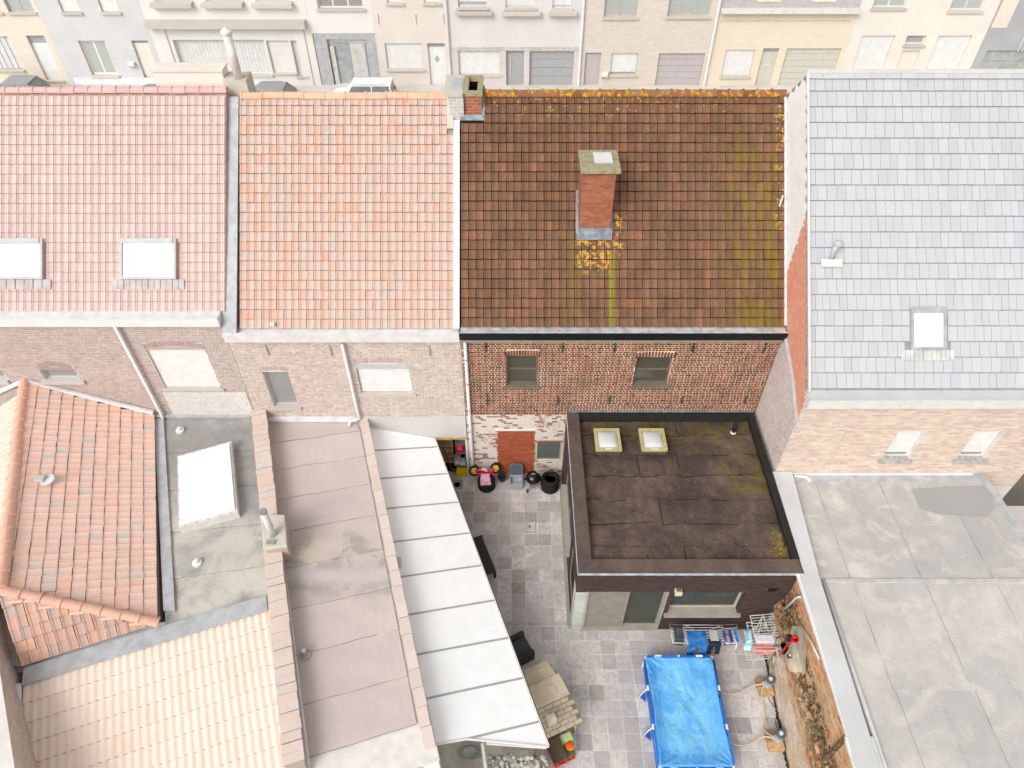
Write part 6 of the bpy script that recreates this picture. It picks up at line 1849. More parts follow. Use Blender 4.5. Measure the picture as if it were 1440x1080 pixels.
MB().box(-.12, .12, -.2, .16, .0, .45).build('tray_stand', plain('pale green plastic', (200, 214, 150), .5), gt_, world=False, bevel=.02)

# ------------------------------------------------------------------ the covered frame pool
pool = thing('frame_pool', 'blue rectangular frame pool under a sagging blue cover', 'pool', (5.02, 7.56, .014))
PX0, PX1, PY0, PY1, PZ = -.98, .98, -1.49, 1.49, .74
blue = NT('blue pvc cover')
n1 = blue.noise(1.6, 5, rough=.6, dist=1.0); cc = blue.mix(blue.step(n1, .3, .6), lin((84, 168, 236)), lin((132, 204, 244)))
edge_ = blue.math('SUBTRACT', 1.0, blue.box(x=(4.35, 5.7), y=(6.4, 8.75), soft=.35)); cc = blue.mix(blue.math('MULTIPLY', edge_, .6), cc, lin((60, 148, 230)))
sp_ = blue.step(blue.noise(5, 5, rough=.7), .64, .7); cc = blue.mix(blue.math('MULTIPLY', sp_, .25), cc, lin((50, 110, 130)))
blue.bump(blue.noise(5, 6, dist=2.5, vec=blue.scaled((1, .6, 1))), .55, .05)
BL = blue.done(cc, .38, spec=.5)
BD = plain('blue pool wall', (30, 104, 196), .4, var=.08, scale=4, bump=.2)
BP = plain('blue powder coated rail', (34, 110, 200), .35)
m = MB()
m.box(PX0, PX1, PY0, PY0 + .03, 0, PZ - .02).box(PX0, PX1, PY1 - .03, PY1, 0, PZ - .02).box(PX0, PX0 + .03, PY0 + .031, PY1 - .031, 0, PZ - .02).box(PX1 - .03, PX1, PY0 + .031, PY1 - .031, 0, PZ - .02)
m.build('pool_wall', BD, pool, world=False)
MB().box(PX0 + .031, PX1 - .031, PY0 + .031, PY1 - .031, 0, .35).build('water', plain('pool water under cover', (70, 140, 170), .2), pool, world=False)
vs = []; fs = []; NX, NYY = 70, 104
for j in range(NYY + 1):
    for i in range(NX + 1):
        a, b = i / NX, j / NYY
        ex_ = .05 + .02 * mnoise.noise(Vector((a * 5, b * 7, 1)))
        ins = .06 * (math.sin(math.pi * b) ** 2) * (1 if a > .5 else -1) * (abs(a - .5) * 2) ** 6
        x = PX0 - ex_ + (PX1 - PX0 + 2 * ex_) * a - ins * .8
        y = PY0 - ex_ + (PY1 - PY0 + 2 * ex_) * b
        da, db = min(a, 1 - a) * 2, min(b, 1 - b) * 3
        sg = min(1, min(da * 3.2, db * 3.0))
        sag = -.16 * (sg ** .8) * (.5 + .5 * math.sin(math.pi * b))
        cr_ = math.hypot(min(a, 1 - a) * 2, min(b, 1 - b) * 3)
        rad = math.atan2(min(b, 1 - b) * 3, min(a, 1 - a) * 2)
        fold = .035 * math.sin(rad * 16 + 3 * a) * max(0, 1 - cr_ / .6) * min(1, cr_ * 6)
        side = .028 * abs(mnoise.noise(Vector((x * 3.5, y * 5, 5)))) * (1 - min(1, sg)) + .03 * mnoise.noise(Vector((x * 1.6 + y, y * 1.1, 7))) * sg
        w2 = .022 * (1 - abs(mnoise.noise(Vector((x * 2.6 + y * .9, y * .8 - x * .5, 2)))) * 2) * sg
        z = PZ + .02 + sag + fold + side + w2
        if i in (0, NX) or j in (0, NYY): z -= .17 + .05 * mnoise.noise(Vector((x * 3, y * 3, 9)))
        elif i in (1, NX - 1) or j in (1, NYY - 1): z -= .03
        vs.append((x, y, z))
for j in range(NYY):
    for i in range(NX): q = j * (NX + 1) + i; fs.append((q, q + 1, q + NX + 2, q + NX + 1))
m = MB(); m.v = vs; m.f = fs
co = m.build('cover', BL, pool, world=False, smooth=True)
# drain holes in the cover
m = MB(); rq = random.Random(6)
for i in range(5):
    for j in range(6): m.lathe([(0, 0), (.008, 0), (.008, .004), (0, .004)], (-.22 + i * .085 + rq.uniform(-.02, .02), -.05 + j * .06 + rq.uniform(-.02, .02), PZ - .085), 6)
m.build('drain_hole', MAT['black'], co, world=False, kind='stuff')
for sx, x in ((-1, PX0 - .06), (1, PX1 + .06)):
    MB().tube([(x, PY0 + .05, PZ - .06), (x, PY1 - .05, PZ - .06)], .028, 8).build('side_rail', BP, pool, world=False, smooth=True)
    for k in range(2):
        y = -.48 + k * 1.08
        MB().tube([(x, y, PZ - .06), (x + sx * .12, y, .30), (x + sx * .22, y - .06, .02)], .022, 8).build('support_leg', MAT['offwhite'], pool, world=False, smooth=True)
        MB().prism([(x, y - .16, .05), (x, y + .16, .05), (x + sx * .2, y, .05), (x + sx * .05, y, .5)][:3], (0, 0, .02)).build('support_strap', BD, pool, world=False)
        MB().tube([(x, y - .07, PZ - .055), (x, y + .07, PZ - .055)], .036, 8).build('rail_joint', MAT['white'], pool, world=False)
for y, nm in ((PY0 - .07, 0), (PY1 + .06, 1)):
    MB().tube([(PX0 + .05, y, PZ - .04), (PX1 - .05, y, PZ - .04)], .03, 8).build('end_rail', BP, pool, world=False, smooth=True)
    for x in (-.62, 0.0, .62):
        w_ = .10 if x else .03
        MB().tube([(x - w_, y, PZ - .03), (x + w_, y, PZ - .03)], .036, 8).build('rail_sleeve', MAT['white'], pool, world=False)
for sx in (PX0 - .02, PX1 + .02):
    for sy in (PY0 - .02, PY1 + .02):
        MB().tube([(sx, sy, .0), (sx, sy, PZ - .02)], .035, 8).build('corner_leg', MAT['offwhite'], pool, world=False)
MB().tube([(PX0 - .08, -.35, .42), (PX0 - .08, .15, .42)], .004, 4).build('wall_print', MAT['white'], pool, world=False)

# pumps on wooden blocks, hoses
def pump(px, py, label):
    q = spot(px, py)
    bx_ = thing('wooden_block', 'raw wooden block under the ' + label, 'block', (q.x, q.y, .014))
    MB().box(-.20, .24, -.26, -.02, 0, .18).build('plank', MAT['wood'], bx_, world=False, bevel=.01)
    MB().box(-.21, .05, -.01, .24, 0, .17).build('plank', plain('darker wood', (176, 132, 88), .7, var=.1, scale=8), bx_, world=False, bevel=.01)
    p_ = thing('filter_pump', 'grey pool pump on a block, ' + label, 'pump', (q.x + .08, q.y + .02, .20))
    MB().lathe([(0, 0), (.12, 0), (.13, .05), (.115, .26), (0, .26)], (0, 0, 0), 18).build('pump_body', plain('grey pump body', (176, 176, 172), .4), p_, world=False, smooth=False)
    MB().lathe([(.10, .262), (.135, .27), (.135, .32), (.10, .335), (.0, .335)], (.03, .05, 0), 20).build('pump_cap', plain('slate pump cap', (92, 98, 104), .4), p_, world=False)
    MB().lathe([(.0, .336), (.06, .336), (.06, .36), (0, .362)], (.03, .05, 0), 14).build('cap_knob', MAT['offwhite'], p_, world=False)
    MB().box(-.17, -.09, -.05, .05, .06, .16).build('pump_outlet', plain('pale outlet', (200, 196, 186), .4), p_, world=False)
    return p_.location
P1 = pump(1073, 968, 'farther from the camera by the garden wall')
P2 = pump(1087, 1044, 'nearer the bottom edge by the garden wall')
hm = plain('cream ribbed hose', (206, 194, 164), .6, var=.08, scale=40, bump=.5)
def hose(name, label, pts):
    out = []
    P_ = [Vector(p) for p in pts]
    for i in range(len(P_) - 1):
        p0 = P_[max(i - 1, 0)]; p1 = P_[i]; p2 = P_[i + 1]; p3 = P_[min(i + 2, len(P_) - 1)]
        for k in range(8):
            t = k / 8
            out.append(.5 * ((2 * p1) + (p2 - p0) * t + (2 * p0 - 5 * p1 + 4 * p2 - p3) * t * t + (3 * p1 - p0 - 3 * p2 + p3) * t ** 3))
    out.append(P_[-1])
    rr = [.021 + .002 * (k % 2) for k in range(len(out))]
    tag(MB().tube(out, rr, 8).build(name, hm, smooth=True), label, 'hose')
hose('pool_hose', 'cream hose from the pool to the farther pump', [(6.06, 8.35, .38), (6.35, 8.2, .2), (6.8, 8.25, .15), (7.2, 8.42, .2), (P1.x - .12, P1.y, P1.z + .1)])
hose('pool_hose', 'cream hose from the pool to the nearer pump', [(6.06, 6.95, .36), (6.35, 6.78, .18), (6.8, 6.82, .14), (7.15, 6.98, .2), (P2.x - .12, P2.y, P2.z + .12)])
hose('pool_hose', 'cream hose linking the two pumps', [(P1.x - .14, P1.y - .05, P1.z + .08), (P1.x - .26, P1.y - .35, .22), (P1.x - .26, P1.y - .9, .1), (P2.x - .30, P2.y + .3, .12), (P2.x - .14, P2.y + .03, P2.z + .1)])
tag(MB().tube([(P1.x + .0, P1.y - .3, .03), (P1.x + .08, P1.y - .55, .02), (P1.x + .2, P1.y - .62, .02), (P2.x + .12, P2.y + .5, .02), (P2.x + .1, P2.y + .15, .2)], .009, 6).build('power_cable', MAT['black'], smooth=True), 'thin black power cable lying along the garden wall between the pumps', 'cable')

# ------------------------------------------------------------------ drying racks and washing
def drape(name, label, cat, x0, x1, ybar, zbar, front, back, mat, legs=0, frame_=None, wob=.02, seed=0, group=None):
    """cloth folded over a bar running along x: hangs down in front (-y) and behind"""
    nx = 14; L = front + back; ny = 22
    vs = []; fs = []
    def pos(a, s):
        x = x0 + (x1 - x0) * a
        w_ = wob * mnoise.noise(Vector((x * 7, s * 4, seed)))
        if s < front:
            t = front - s
            return (x + w_ * .5, ybar - .05 - .10 * min(1, t * 2) + w_, zbar + .012 - t * .93)
        t = s - front
        return (x + w_ * .5, ybar - .05 + min(t, .45), zbar + .016 + w_ * .3 - max(0, t - .45))
    idx = {}
    for j in range(ny + 1):
        for i in range(nx + 1): vs.append(pos(i / nx, L * j / ny))
    for j in range(ny):
        for i in range(nx):
            s = L * (j + .5) / ny; a = (i + .5) / nx
            if legs and s < legs:
                half = .10 + .16 * (1 - s / legs)
                if abs(a - .5) < (.06 + .12 * (1 - s / legs)): continue
            q = j * (nx + 1) + i; fs.append((q, q + 1, q + nx + 2, q + nx + 1))
    m = MB(); m.v = vs; m.f = fs
    o = m.build(name, mat, smooth=True)
    sm = o.modifiers.new('thickness', 'SOLIDIFY'); sm.thickness = .012
    return tag(o, label, cat, group)


W = MAT['white_wire']
r0 = at(945, 882, Z=.95); r1_ = at(1038, 915, Z=.95)
X0, X1, Y0, Y1 = at(944, 895, Z=.95).x, at(1040, 900, Z=.95).x, at(990, 905, Z=.95).y, at(990, 879, Z=.95).y
rk = thing('drying_rack', 'long white winged drying rack hung with jeans below the extension window', 'drying rack', ((X0 + X1) / 2, (Y0 + Y1) / 2, .014), group='folding drying racks')
rx, ry = (X1 - X0) / 2, (Y1 - Y0) / 2
def rack_panel(parent, xa, xb, ya, yb, z, z2, nm='rack_wing', nwire=7, along='x'):
    m = MB()
    f = lambda x: z + (z2 - z) * (x - xa) / (xb - xa)
    m.tube([(xa, ya, f(xa)), (xb, ya, f(xb)), (xb, yb, f(xb)), (xa, yb, f(xa)), (xa, ya, f(xa))], .016, 6)
    fr_ = m.build(nm, W, parent, world=False, smooth=True)
    m = MB()
    for k in range(1, nwire):
        if along == 'x':
            y = ya + (yb - ya) * k / nwire; m.tube([(xa, y, f(xa)), (xb, y, f(xb))], .008, 5)
        else:
            x = xa + (xb - xa) * k / nwire; m.tube([(x, ya, f(x)), (x, yb, f(x))], .008, 5)
    m.build('wires', W, fr_, world=False, kind='stuff')
rack_panel(rk, -rx * .58, rx * .56, -ry, ry, .94, .94, 'rack_top')
rack_panel(rk, -rx, -rx * .60, -ry, ry, .99, .95, 'rack_wing', 5)
rack_panel(rk, rx * .58, rx, -ry, ry, .95, .99, 'rack_wing', 5)
for s in (-1, 1):
    MB().tube([(-rx * .5, s * ry * .95, .93), (rx * .45, s * ry * .95, .02)], .012, 6).build('leg', W, rk, world=False)
    MB().tube([(rx * .5, s * ry * .88, .93), (-rx * .45, s * ry * .88, .02)], .012, 6).build('leg', W, rk, world=False)
yb_ = (Y0 + Y1) / 2
def denim(name, c, k=.1):
    t = NT(name); f = t.step(t.noise(5, 5, rough=.6), .35, .65)
    col = t.mix(f, lin(c), lin(tuple(min(255, x * 1.35 + 10) for x in c)))
    t.bump(t.noise(9, 5, dist=1.5), .6, .03)
    return t.done(col, .9)
XF = lambda px: at(px, 905, Z=.95).x
drape('jeans', 'mid blue denim jeans hanging over the long drying rack', 'jeans', XF(968), XF(995), Y0, .965, .55, .52, denim('mid blue denim', (34, 92, 146)), legs=.45, seed=1)
drape('trousers', 'dark navy trousers with pale patterned waist on the long rack', 'trousers', XF(996), XF(1014), Y0 + .02, .965, .52, .16, denim('dark navy cloth', (24, 30, 50)), legs=.4, seed=2)
drape('patterned_cloth', 'black and white patterned cloth on the middle of the long rack', 'cloth', XF(1000), XF(1012), Y0 + .12, .975, .06, .34, pieces('black white print', [(60, 70, 74)], grime=(200, 200, 204), grime_amt=.9, gscale=9), seed=3)
drape('dark_garment', 'charcoal garment folded over the left wing of the long rack', 'garment', X0 + .08, X0 + .36, Y0 + .16, 1.0, .30, .38, denim('charcoal cloth', (52, 58, 66)), seed=4)
for k, (xx, c, lb) in enumerate(((XF(1021), (30, 66, 130), 'royal blue sock pair hanging on the right wing'), (XF(1025), (134, 104, 84), 'brown striped cloth hanging on the right wing'), (XF(1029), (28, 50, 104), 'navy blue cloth hanging on the right wing'), (XF(1037), (40, 100, 176), 'bright blue cloth at the right end of the long rack'))):
    drape('small_garment', lb, 'garment', xx - .05, xx + .05, Y0 + .1, .99, .2, .34, denim(lb[:18], c), seed=5 + k)
drape('white_cloth', 'small white cloth hanging off the right wing end of the long rack', 'cloth', XF(1034), XF(1036), Y0, .99, .25, .3, MAT['white'], seed=11)
# second, tiered rack
def T(px, py, z): q = at(px, py, Z=z); return q
k0 = thing('drying_rack', 'tall white tiered drying rack with salmon towels beside the garden wall', 'drying rack', (T(1068, 905, .9).x, T(1068, 905, .9).y, .014), group='folding drying racks')
ro = Vector(k0.location)
def tier(z, c, nm, nw):
    pts = [T(x, y, z) - ro for x, y in c]
    m = MB(); m.tube(pts + [pts[0]], .016, 6); f_ = m.build(nm, W, k0, world=False)
    m = MB()
    for k in range(1, nw):
        a = lerp(pts[0], pts[3], k / nw); b = lerp(pts[1], pts[2], k / nw); m.tube([a, b], .009, 5)
    m.build('wires', W, f_, world=False, kind='stuff')
tier(1.45, ((1055, 866), (1089, 863), (1097, 893), (1061, 896)), 'rack_tier', 8)
tier(1.0, ((1050, 875), (1095, 880), (1100, 915), (1058, 915)), 'rack_tier', 8)
tier(.62, ((1045, 905), (1088, 908), (1082, 926), (1051, 928)), 'rack_tier', 7)
for (a, b) in (((1072, 866, 1.5), (1058, 936, .0)), ((1074, 866, 1.5), (1092, 925, .0)), ((1090, 885, 1.2), (1060, 933, .0)), ((1062, 880, 1.1), (1040, 918, .0))):
    MB().tube([T(*a) - ro, T(*b) - ro], .012, 6).build('leg', W, k0, world=False)
MB().tube([T(1062, 886, 1.45) - ro, T(1073, 865, 1.55) - ro, T(1077, 884, 1.45) - ro], .012, 6).build('hoop', W, k0, world=False)
sal = plain('salmon towel', (214, 138, 124), .95, var=.08, scale=8, bump=.4)
q0 = T(1063, 908, .85)
drape('towel', 'salmon pink towel on the lower bars of the tall rack', 'towel', T(1061, 912, .8).x, T(1092, 912, .8).x, T(1075, 914, .8).y, .80, .16, .26, sal, seed=21)
drape('towel', 'folded salmon towel hanging behind the white towel', 'towel', T(1062, 905, .95).x, T(1088, 905, .95).x, T(1075, 906, .95).y, .93, .08, .2, plain('salmon towel deep', (206, 122, 108), .95, var=.08, scale=8, bump=.4), seed=22)
drape('towel', 'white lilac towel folded over the tall rack', 'towel', T(1062, 898, 1.05).x, T(1097, 898, 1.05).x, T(1080, 900, 1.05).y, 1.03, .10, .22, plain('white towel', (222, 220, 228), .95, var=.04, scale=8, bump=.4), seed=23)
drape('shirt', 'pale blue shirt hanging at the left side of the tall rack', 'shirt', T(1046, 890, 1.02).x, T(1056, 890, 1.02).x, T(1051, 900, 1.02).y, 1.03, .5, .35, denim('pale blue shirt', (142, 178, 204)), seed=24)
# red and black hand vacuum like tool on the wall patch
rt = thing('garden_tool', 'red and black toy tool hanging on the pale cement patch of the garden wall', 'toy', tuple(at(1104, 912, X=7.85)))
rb = plain('bright red plastic', (200, 24, 28), .35)
ro = Vector(rt.location)
f3 = lambda x, y, z: at(x, y, X=7.86) - ro
MB().tube([f3(1100, 918, 1.55), f3(1107, 908, 1.72), f3(1113, 902, 1.85), f3(1119, 895, 1.95)], [.05, .035, .03, .05], 8).build('red_arm', rb, rt, world=False, smooth=True)
m = MB(); m.prism([f3(1097, 905, 1.6), f3(1107, 906, 1.62), f3(1108, 914, 1.55), f3(1102, 922, 1.5)], (0, 0, .05)); m.build('red_blade', rb, rt, world=False, bevel=.01)
MB().tube([f3(1110, 893, 2.0), f3(1110, 903, 1.86)], [.08, .07], 10).build('black_grip', MAT['black'], rt, world=False)
MB().lathe([(.06, -.03), (.1, -.03), (.1, .03), (.06, .03), (.06, -.03)], f3(1118, 899, 1.93), 16).build('red_ring', rb, rt, world=False)
wl_ = tag(MB().box(-.05, .05, -.05, .05, -.04, .06).build('wall_socket', plain('black socket box', (30, 30, 32), .4), world=False, bevel=.01), 'small black socket box with white cap low on the garden wall', 'socket')
wl_.location = at(1110, 923, X=7.88)
MB().box(-.03, .03, -.03, .03, .061, .08).build('socket_cap', MAT['white'], wl_, world=False)

# washing on a rail inside, seen through the extension window
ir = thing('clothes_rail', 'indoor rail of dark and blue clothes behind the extension window', 'clothes rail', (5.9, 10.95, .03))
MB().tube([(-.95, 0, 1.95), (.95, 0, 1.95)], .015, 6).build('rail', MAT['alu'], ir, world=False)
for s in (-.95, .95): MB().tube([(s, 0, 0), (s, 0, 1.95)], .015, 6).build('upright', MAT['alu'], ir, world=False)
rq = random.Random(3)
for k in range(18):
    x = -.88 + k * .1
    c = ((90, 150, 210) if k < 7 else rq.choice([(60, 64, 66), (110, 124, 116), (170, 110, 190), (70, 110, 76), (230, 230, 226), (60, 60, 84)]))
    m = MB(); m.box(x - .03, x + .03, -.24 + rq.uniform(-.04, .04), .24, 1.0 + rq.uniform(-.2, .2), 1.9)
    m.build('garment', plain('indoor garment %d' % k, c, .9), ir, world=False, bevel=.02)

# ------------------------------------------------------------------ the terrace across the street
YF = 51.3
HF = X3(0, YF, 0)
FX = lambda px, py: at(px, py, Y=YF).x
FZ = lambda py: at(720, py, Y=YF).z


def facade(label, b0, b1, mat, items, top=8.2, depth=9.0, plinth=None, fname='street_house', cat='house', roofm=None):
    """b0, b1: the party lines as (px, py); items: (kind, xl, xr, yref, ytop, ybot, options)"""
    x0, x1 = FX(*b0), FX(*b1)
    t = thing(fname, label, cat, ((x0 + x1) / 2, YF, .1), group='houses across the street')
    hs_ = []
    its = []
    for it in items:
        k, xl, xr, yr_, yt, yb = it[:6]; opt = it[6] if len(it) > 6 else {}
        a, b = FX(xl, yr_), FX(xr, yr_); zt, zb = FZ(yt), max(FZ(yb), .12)
        a = max(a, x0 + .05); b = min(b, x1 - .05)
        its.append((k, a, b, zb, zt, opt))
        if k in ('win', 'door', 'garage', 'shut', 'void'): hs_.append((a, b, zb, zt))
    wl = wall(t, 'front_wall', HF, UX, NS, x0 + .004, x1 - .004, .05, top, .35, mat, hs_)
    MB().prism([(x0 + .004, YF + .352, .05), (x0 + .004, YF + depth, .05), (x0 + .004, YF + depth, top), (x0 + .004, YF + depth / 2, top + depth * .4), (x0 + .004, YF + .352, top)], (x1 - x0 - .008, 0, 0)).build('house_body', mat, t)
    MB().prism([(x0, YF - .1, top - .05), (x0, YF + depth / 2, top + depth * .4 + .02), (x0, YF + depth / 2, top + depth * .4 + .14), (x0, YF - .1, top + .10)], (x1 - x0 - .02, 0, 0)).build('roof', roofm or MAT['mansard'], t)
    for (k, a, b, zb, zt, o) in its:
        sl = o.get('sill', (.1, .14, .14)); sm = o.get('sm', MAT['stone_pale'])
        if k == 'win':
            fr = opening(t, HF, UX, NS, a, b, zb, zt, o.get('f', MAT['offwhite']), o.get('g', MAT['glass_pale']), recess=o.get('rec', .18), fw=o.get('fw', .1), mull=o.get('mull', ()), sill=sl, smat=sm)
        elif k == 'shut':
            fr = opening(t, HF, UX, NS, a, b, zb, zt, o.get('f', MAT['offwhite']), MAT['glass_pale'], recess=.16, fw=.08, sill=sl, smat=sm, shutter=(o.get('s', MAT['white']), o.get('gap', .02)))
        elif k in ('door', 'garage'):
            d = MB(); d.obox(HF, UX, UZ, NS, a, b, zb, zt - o.get('tr', 0), -.24, -.18)
            dn_ = 'door' if k == 'door' else 'garage_door'
            dd = d.build(dn_, o.get('m', MAT['white']), t)
            if o.get('tr'): MB().obox(HF, UX, UZ, NS, a, b, zt - o['tr'] + .01, zt, -.24, -.2).build('transom', MAT['door_grey'], t)
            if k == 'garage':
                n = o.get('n', 4)
                for i in range(n):
                    h = (zt - zb) / n
                    MB().obox(HF, UX, UZ, NS, a + .03, b - .03, zb + i * h + .02, zb + (i + 1) * h - .02, -.178, -.15).build('door_panel', o.get('m', MAT['white']), dd)
            else:
                MB().obox(HF, UX, UZ, NS, a + .1, b - .1, zb + .15, zt - o.get('tr', 0) - .15, -.178, -.165).build('door_panel', o.get('m', MAT['white']), dd)
                if 'bar' in o: MB().obox(HF, UX, UZ, NS, a + .28, a + .33, zb + .6, zb + 1.9, -.16, -.1).build('door_handle', MAT['offwhite'], dd)
                if 'slot' in o: MB().obox(HF, UX, UZ, NS, (a + b) / 2 - .2, (a + b) / 2 + .2, zb + 1.35, zb + 1.45, -.16, -.14).build('letter_slot', MAT['offwhite'], dd)
                if 'dia' in o:
                    c = X3((a + b) / 2, YF + .163, zb + (zt - zb) * .62)
                    MB().prism([c + X3(-.18, 0, 0), c + X3(0, 0, -.26), c + X3(.18, 0, 0), c + X3(0, 0, .26)], (0, -.012, 0)).build('door_window', MAT['door_grey'], dd)
            MB().obox(HF, UX, UZ, NS, a - .06, b + .06, zb - .1, zb + .004, -.2, .12).build('door_step', MAT['stone_pale'], t)
        elif k == 'ledge':
            MB().obox(HF, UX, UZ, NS, a, b, zb, zt, 0.002, o.get('d', .4)).build('ledge', o.get('m', MAT['stone_pale']), t)
        elif k == 'band':
            MB().obox(HF, UX, UZ, NS, a, b, zb, zt, 0.002, .03).build(o.get('nm', 'wall_band'), o.get('m', MAT['stone_pale']), t)
    return t, x0, x1


dk_f = dict(f=plain('mauve grey window frame', (178, 170, 168)), g=MAT['glass_pale'])
# 0 beige brick, far left
facade('beige brick house with vertical blinds, at the far left across the street', (-95, 60), (100, 118), MAT['fac_beige'],
       [('win', -40, 22, 75, 51, 98, dict(f=MAT['door_grey'], g=MAT['netcurtain'], mull=(.12, .25, .38, .5, .62, .75, .88), fw=.05)), ('door', 50, 75, 80, 50, 113, dict(tr=.55)), ('win', 8, 45, 8, -40, 17, dict(mull=(.5,), **dk_f)), ('win', -60, -2, 8, -40, 17, dk_f)])
t, x0, x1 = facade('pale grey rendered house with double cream window, second from the left across the street', (100, 118), (231, 105), MAT['fac_grey'],
       [('win', 121, 158, 85, 57, 106, dict(mull=(.5,), f=MAT['fac_cream'], fw=.14)), ('door', 196, 219, 90, 57, 117, dict(m=MAT['fac_cream'], tr=.22)), ('shut', 84, 110, 8, -40, 17), ('shut', 140, 165, 8, -40, 17), ('band', 104, 236, 112, 109, 119, dict(m=MAT['lead_faded'], nm='plinth'))])
q = at(186, 90, Y=YF); lb_ = MB().tube([(q.x - .22, YF - .1, q.z), (q.x + .22, YF - .1, q.z)], .18, 12).build('letter_box', MAT['offwhite'], t)
t, x0, x1 = facade('cream white former shop with wide window of vertical blinds across the street', (231, 105), (452, 123), MAT['fac_white'],
       [('win', 250, 376, 80, 56, 105, dict(g=MAT['netcurtain'], mull=tuple(i / 24 for i in range(1, 24)), f=MAT['white'], fw=.04, rec=.25)), ('door', 379, 410, 80, 57, 103, dict(m=MAT['fac_white'], slot=1)), ('win', 413, 427, 80, 57, 107, dict(g=MAT['netcurtain'], mull=(.25, .5, .75), fw=.04)),
        ('ledge', 205, 430, 30, 27, 37, dict(d=.55, m=MAT['stone_pale'])), ('band', 207, 430, 38, 35.5, 40, dict(m=MAT['door_grey'], nm='painted_ledge_shadow')),  # grey strip below the ledge is its shadow, painted on the wall
        ('shut', 217, 268, 0, -50, 1, {}), ('shut', 289, 340, 0, -50, 1, {}), ('shut', 360, 408, 0, -50, 1, {}), ('ledge', 213, 271, 5, 3, 9), ('ledge', 284, 342, 5, 3, 9), ('ledge', 355, 412, 5, 3, 9)])
for px in (238, 428):
    MB().obox(HF, UX, UZ, NS, FX(px, 80) - .3, FX(px, 80) + .3, .1, FZ(40), .003, .09).build('pilaster', MAT['fac_white'], t)
t, x0, x1 = facade('white house with an open dark grey passage at street level', (452, 123), (536, 107), MAT['fac_white'],
       [('void', 446, 533, 85, 47, 122), ('win', 446, 511, 5, -50, 12, dict(mull=(.33, .66), g=MAT['glass_grey'], f=MAT['fac_cream']))])
vd = plain('passage lining', (176, 178, 180), .9)
# lined passage set into the house
xa, xb_ = FX(446, 85), FX(533, 85)
zt = FZ(47)
MB().obox(HF, UX, UZ, NS, xa + .05, xa + .9, .1, zt, -.3, -.03).build('passage_post', vd, t)
MB().obox(HF, UX, UZ, NS, xb_ - .8, xb_ - .05, .1, zt, -.3, -.03).build('passage_post', vd, t)
MB().obox(HF, UX, UZ, NS, xa + .901, xb_ - .801, zt - .4, zt, -.3, -.03).build('passage_lintel', vd, t)
MB().obox(HF, UX, UZ, NS, xa + 1.2, xb_ - 2.0, .12, zt - .7, -.34, -.31).build('passage_door', plain('passage door', (164, 166, 168)), t)
MB().obox(HF, UX, UZ, NS, xb_ - 1.9, xb_ - .9, .12, zt - .75, -.3, -.2).build('passage_panel', plain('passage panel', (196, 196, 190)), t)
MB().obox(HF, UX, UZ, NS, xa + 1.0, xa + 1.3, .12, zt - .9, -.3, -.16).build('passage_panel', plain('passage panel pale', (200, 200, 192)), t)
t, x0, x1 = facade('pinkish beige rendered house with a white diamond window door', (536, 107), (634, 107), MAT['fac_pinkish'],
       [('shut', 543, 594, 80, 61, 97, {}), ('door', 603, 627, 90, 61, 122, dict(tr=.3, dia=1)), ('shut', 544, 566, 0, -40, 4), ('shut', 596, 618, 0, -40, 4)])
for px in (531, 584, 623):
    q = at(px, 22, Y=YF); MB().tube([(q.x, YF - .04, q.z + .1), (q.x, YF - .04, q.z - .5)], .04, 6).build('wall_anchor', MAT['fac_pinkish'], t)
MB().tube([(FX(627, 10), YF - .12, 8.0), (FX(634, 110), YF - .12, .15)], .09, 8).build('downpipe', MAT['pipe_pale'], t)
t, x0, x1 = facade('lilac white house with grey brick ground floor, grey door and grey garage', (634, 107), (815, 127), MAT['fac_lilac'],
       [('shut', 645, 703, 85, 71, 105, {}), ('door', 712, 737, 90, 71, 121, dict(m=MAT['door_grey'], bar=1)), ('garage', 745, 807, 80, 72, 123, dict(m=MAT['door_grey'], n=4)),
        ('shut', 644, 686, 5, -40, 10, dict(gap=.3)), ('shut', 711, 753, 5, -40, 11, dict(gap=.1)), ('shut', 777, 804, 5, -40, 12, dict(gap=.15)),
        ('ledge', 640, 692, 16, 15, 19), ('ledge', 705, 760, 16, 15, 20), ('ledge', 771, 811, 16, 15, 20)])
# brick facing of its ground floor, between the openings
zz0, zz1 = .12, FZ(66)
ops = [(FX(645, 85), FX(703, 85), FZ(105)), (FX(712, 90), FX(737, 90), 0), (FX(745, 80), FX(807, 80), 0)]
cur = x0 + .05
for (a, b, zb) in ops:
    MB().obox(HF, UX, UZ, NS, cur, a - .02, zz0, zz1 - .25, .003, .04).build('brick_facing', MAT['fac_plinth'], t)
    if zb > .3: MB().obox(HF, UX, UZ, NS, a - .018, b + .018, zz0, zb - .16, .003, .04).build('brick_facing', MAT['fac_plinth'], t)
    cur = b + .02
MB().obox(HF, UX, UZ, NS, cur, x1 - .05, zz0, zz1 - .25, .003, .04).build('brick_facing', MAT['fac_plinth'], t)
m = MB()
for k in range(int((x1 - x0 - .2) / .11)): m.obox(HF, UX, UZ, NS, x0 + .06 + k * .11, x0 + .155 + k * .11, zz1 - .245, zz1, .003, .05)
m.build('soldier_course', plain('grey soldier brick', (206, 198, 192)), t, kind='stuff')
MB().tube([(x1 - .12, YF - .1, 8.0), (x1 - .12, YF - .1, .15)], .1, 8).build('downpipe', MAT['lead_faded'], t)
fb = dict(f=plain('taupe window frame', (190, 178, 168)), g=MAT['glass_pale'])
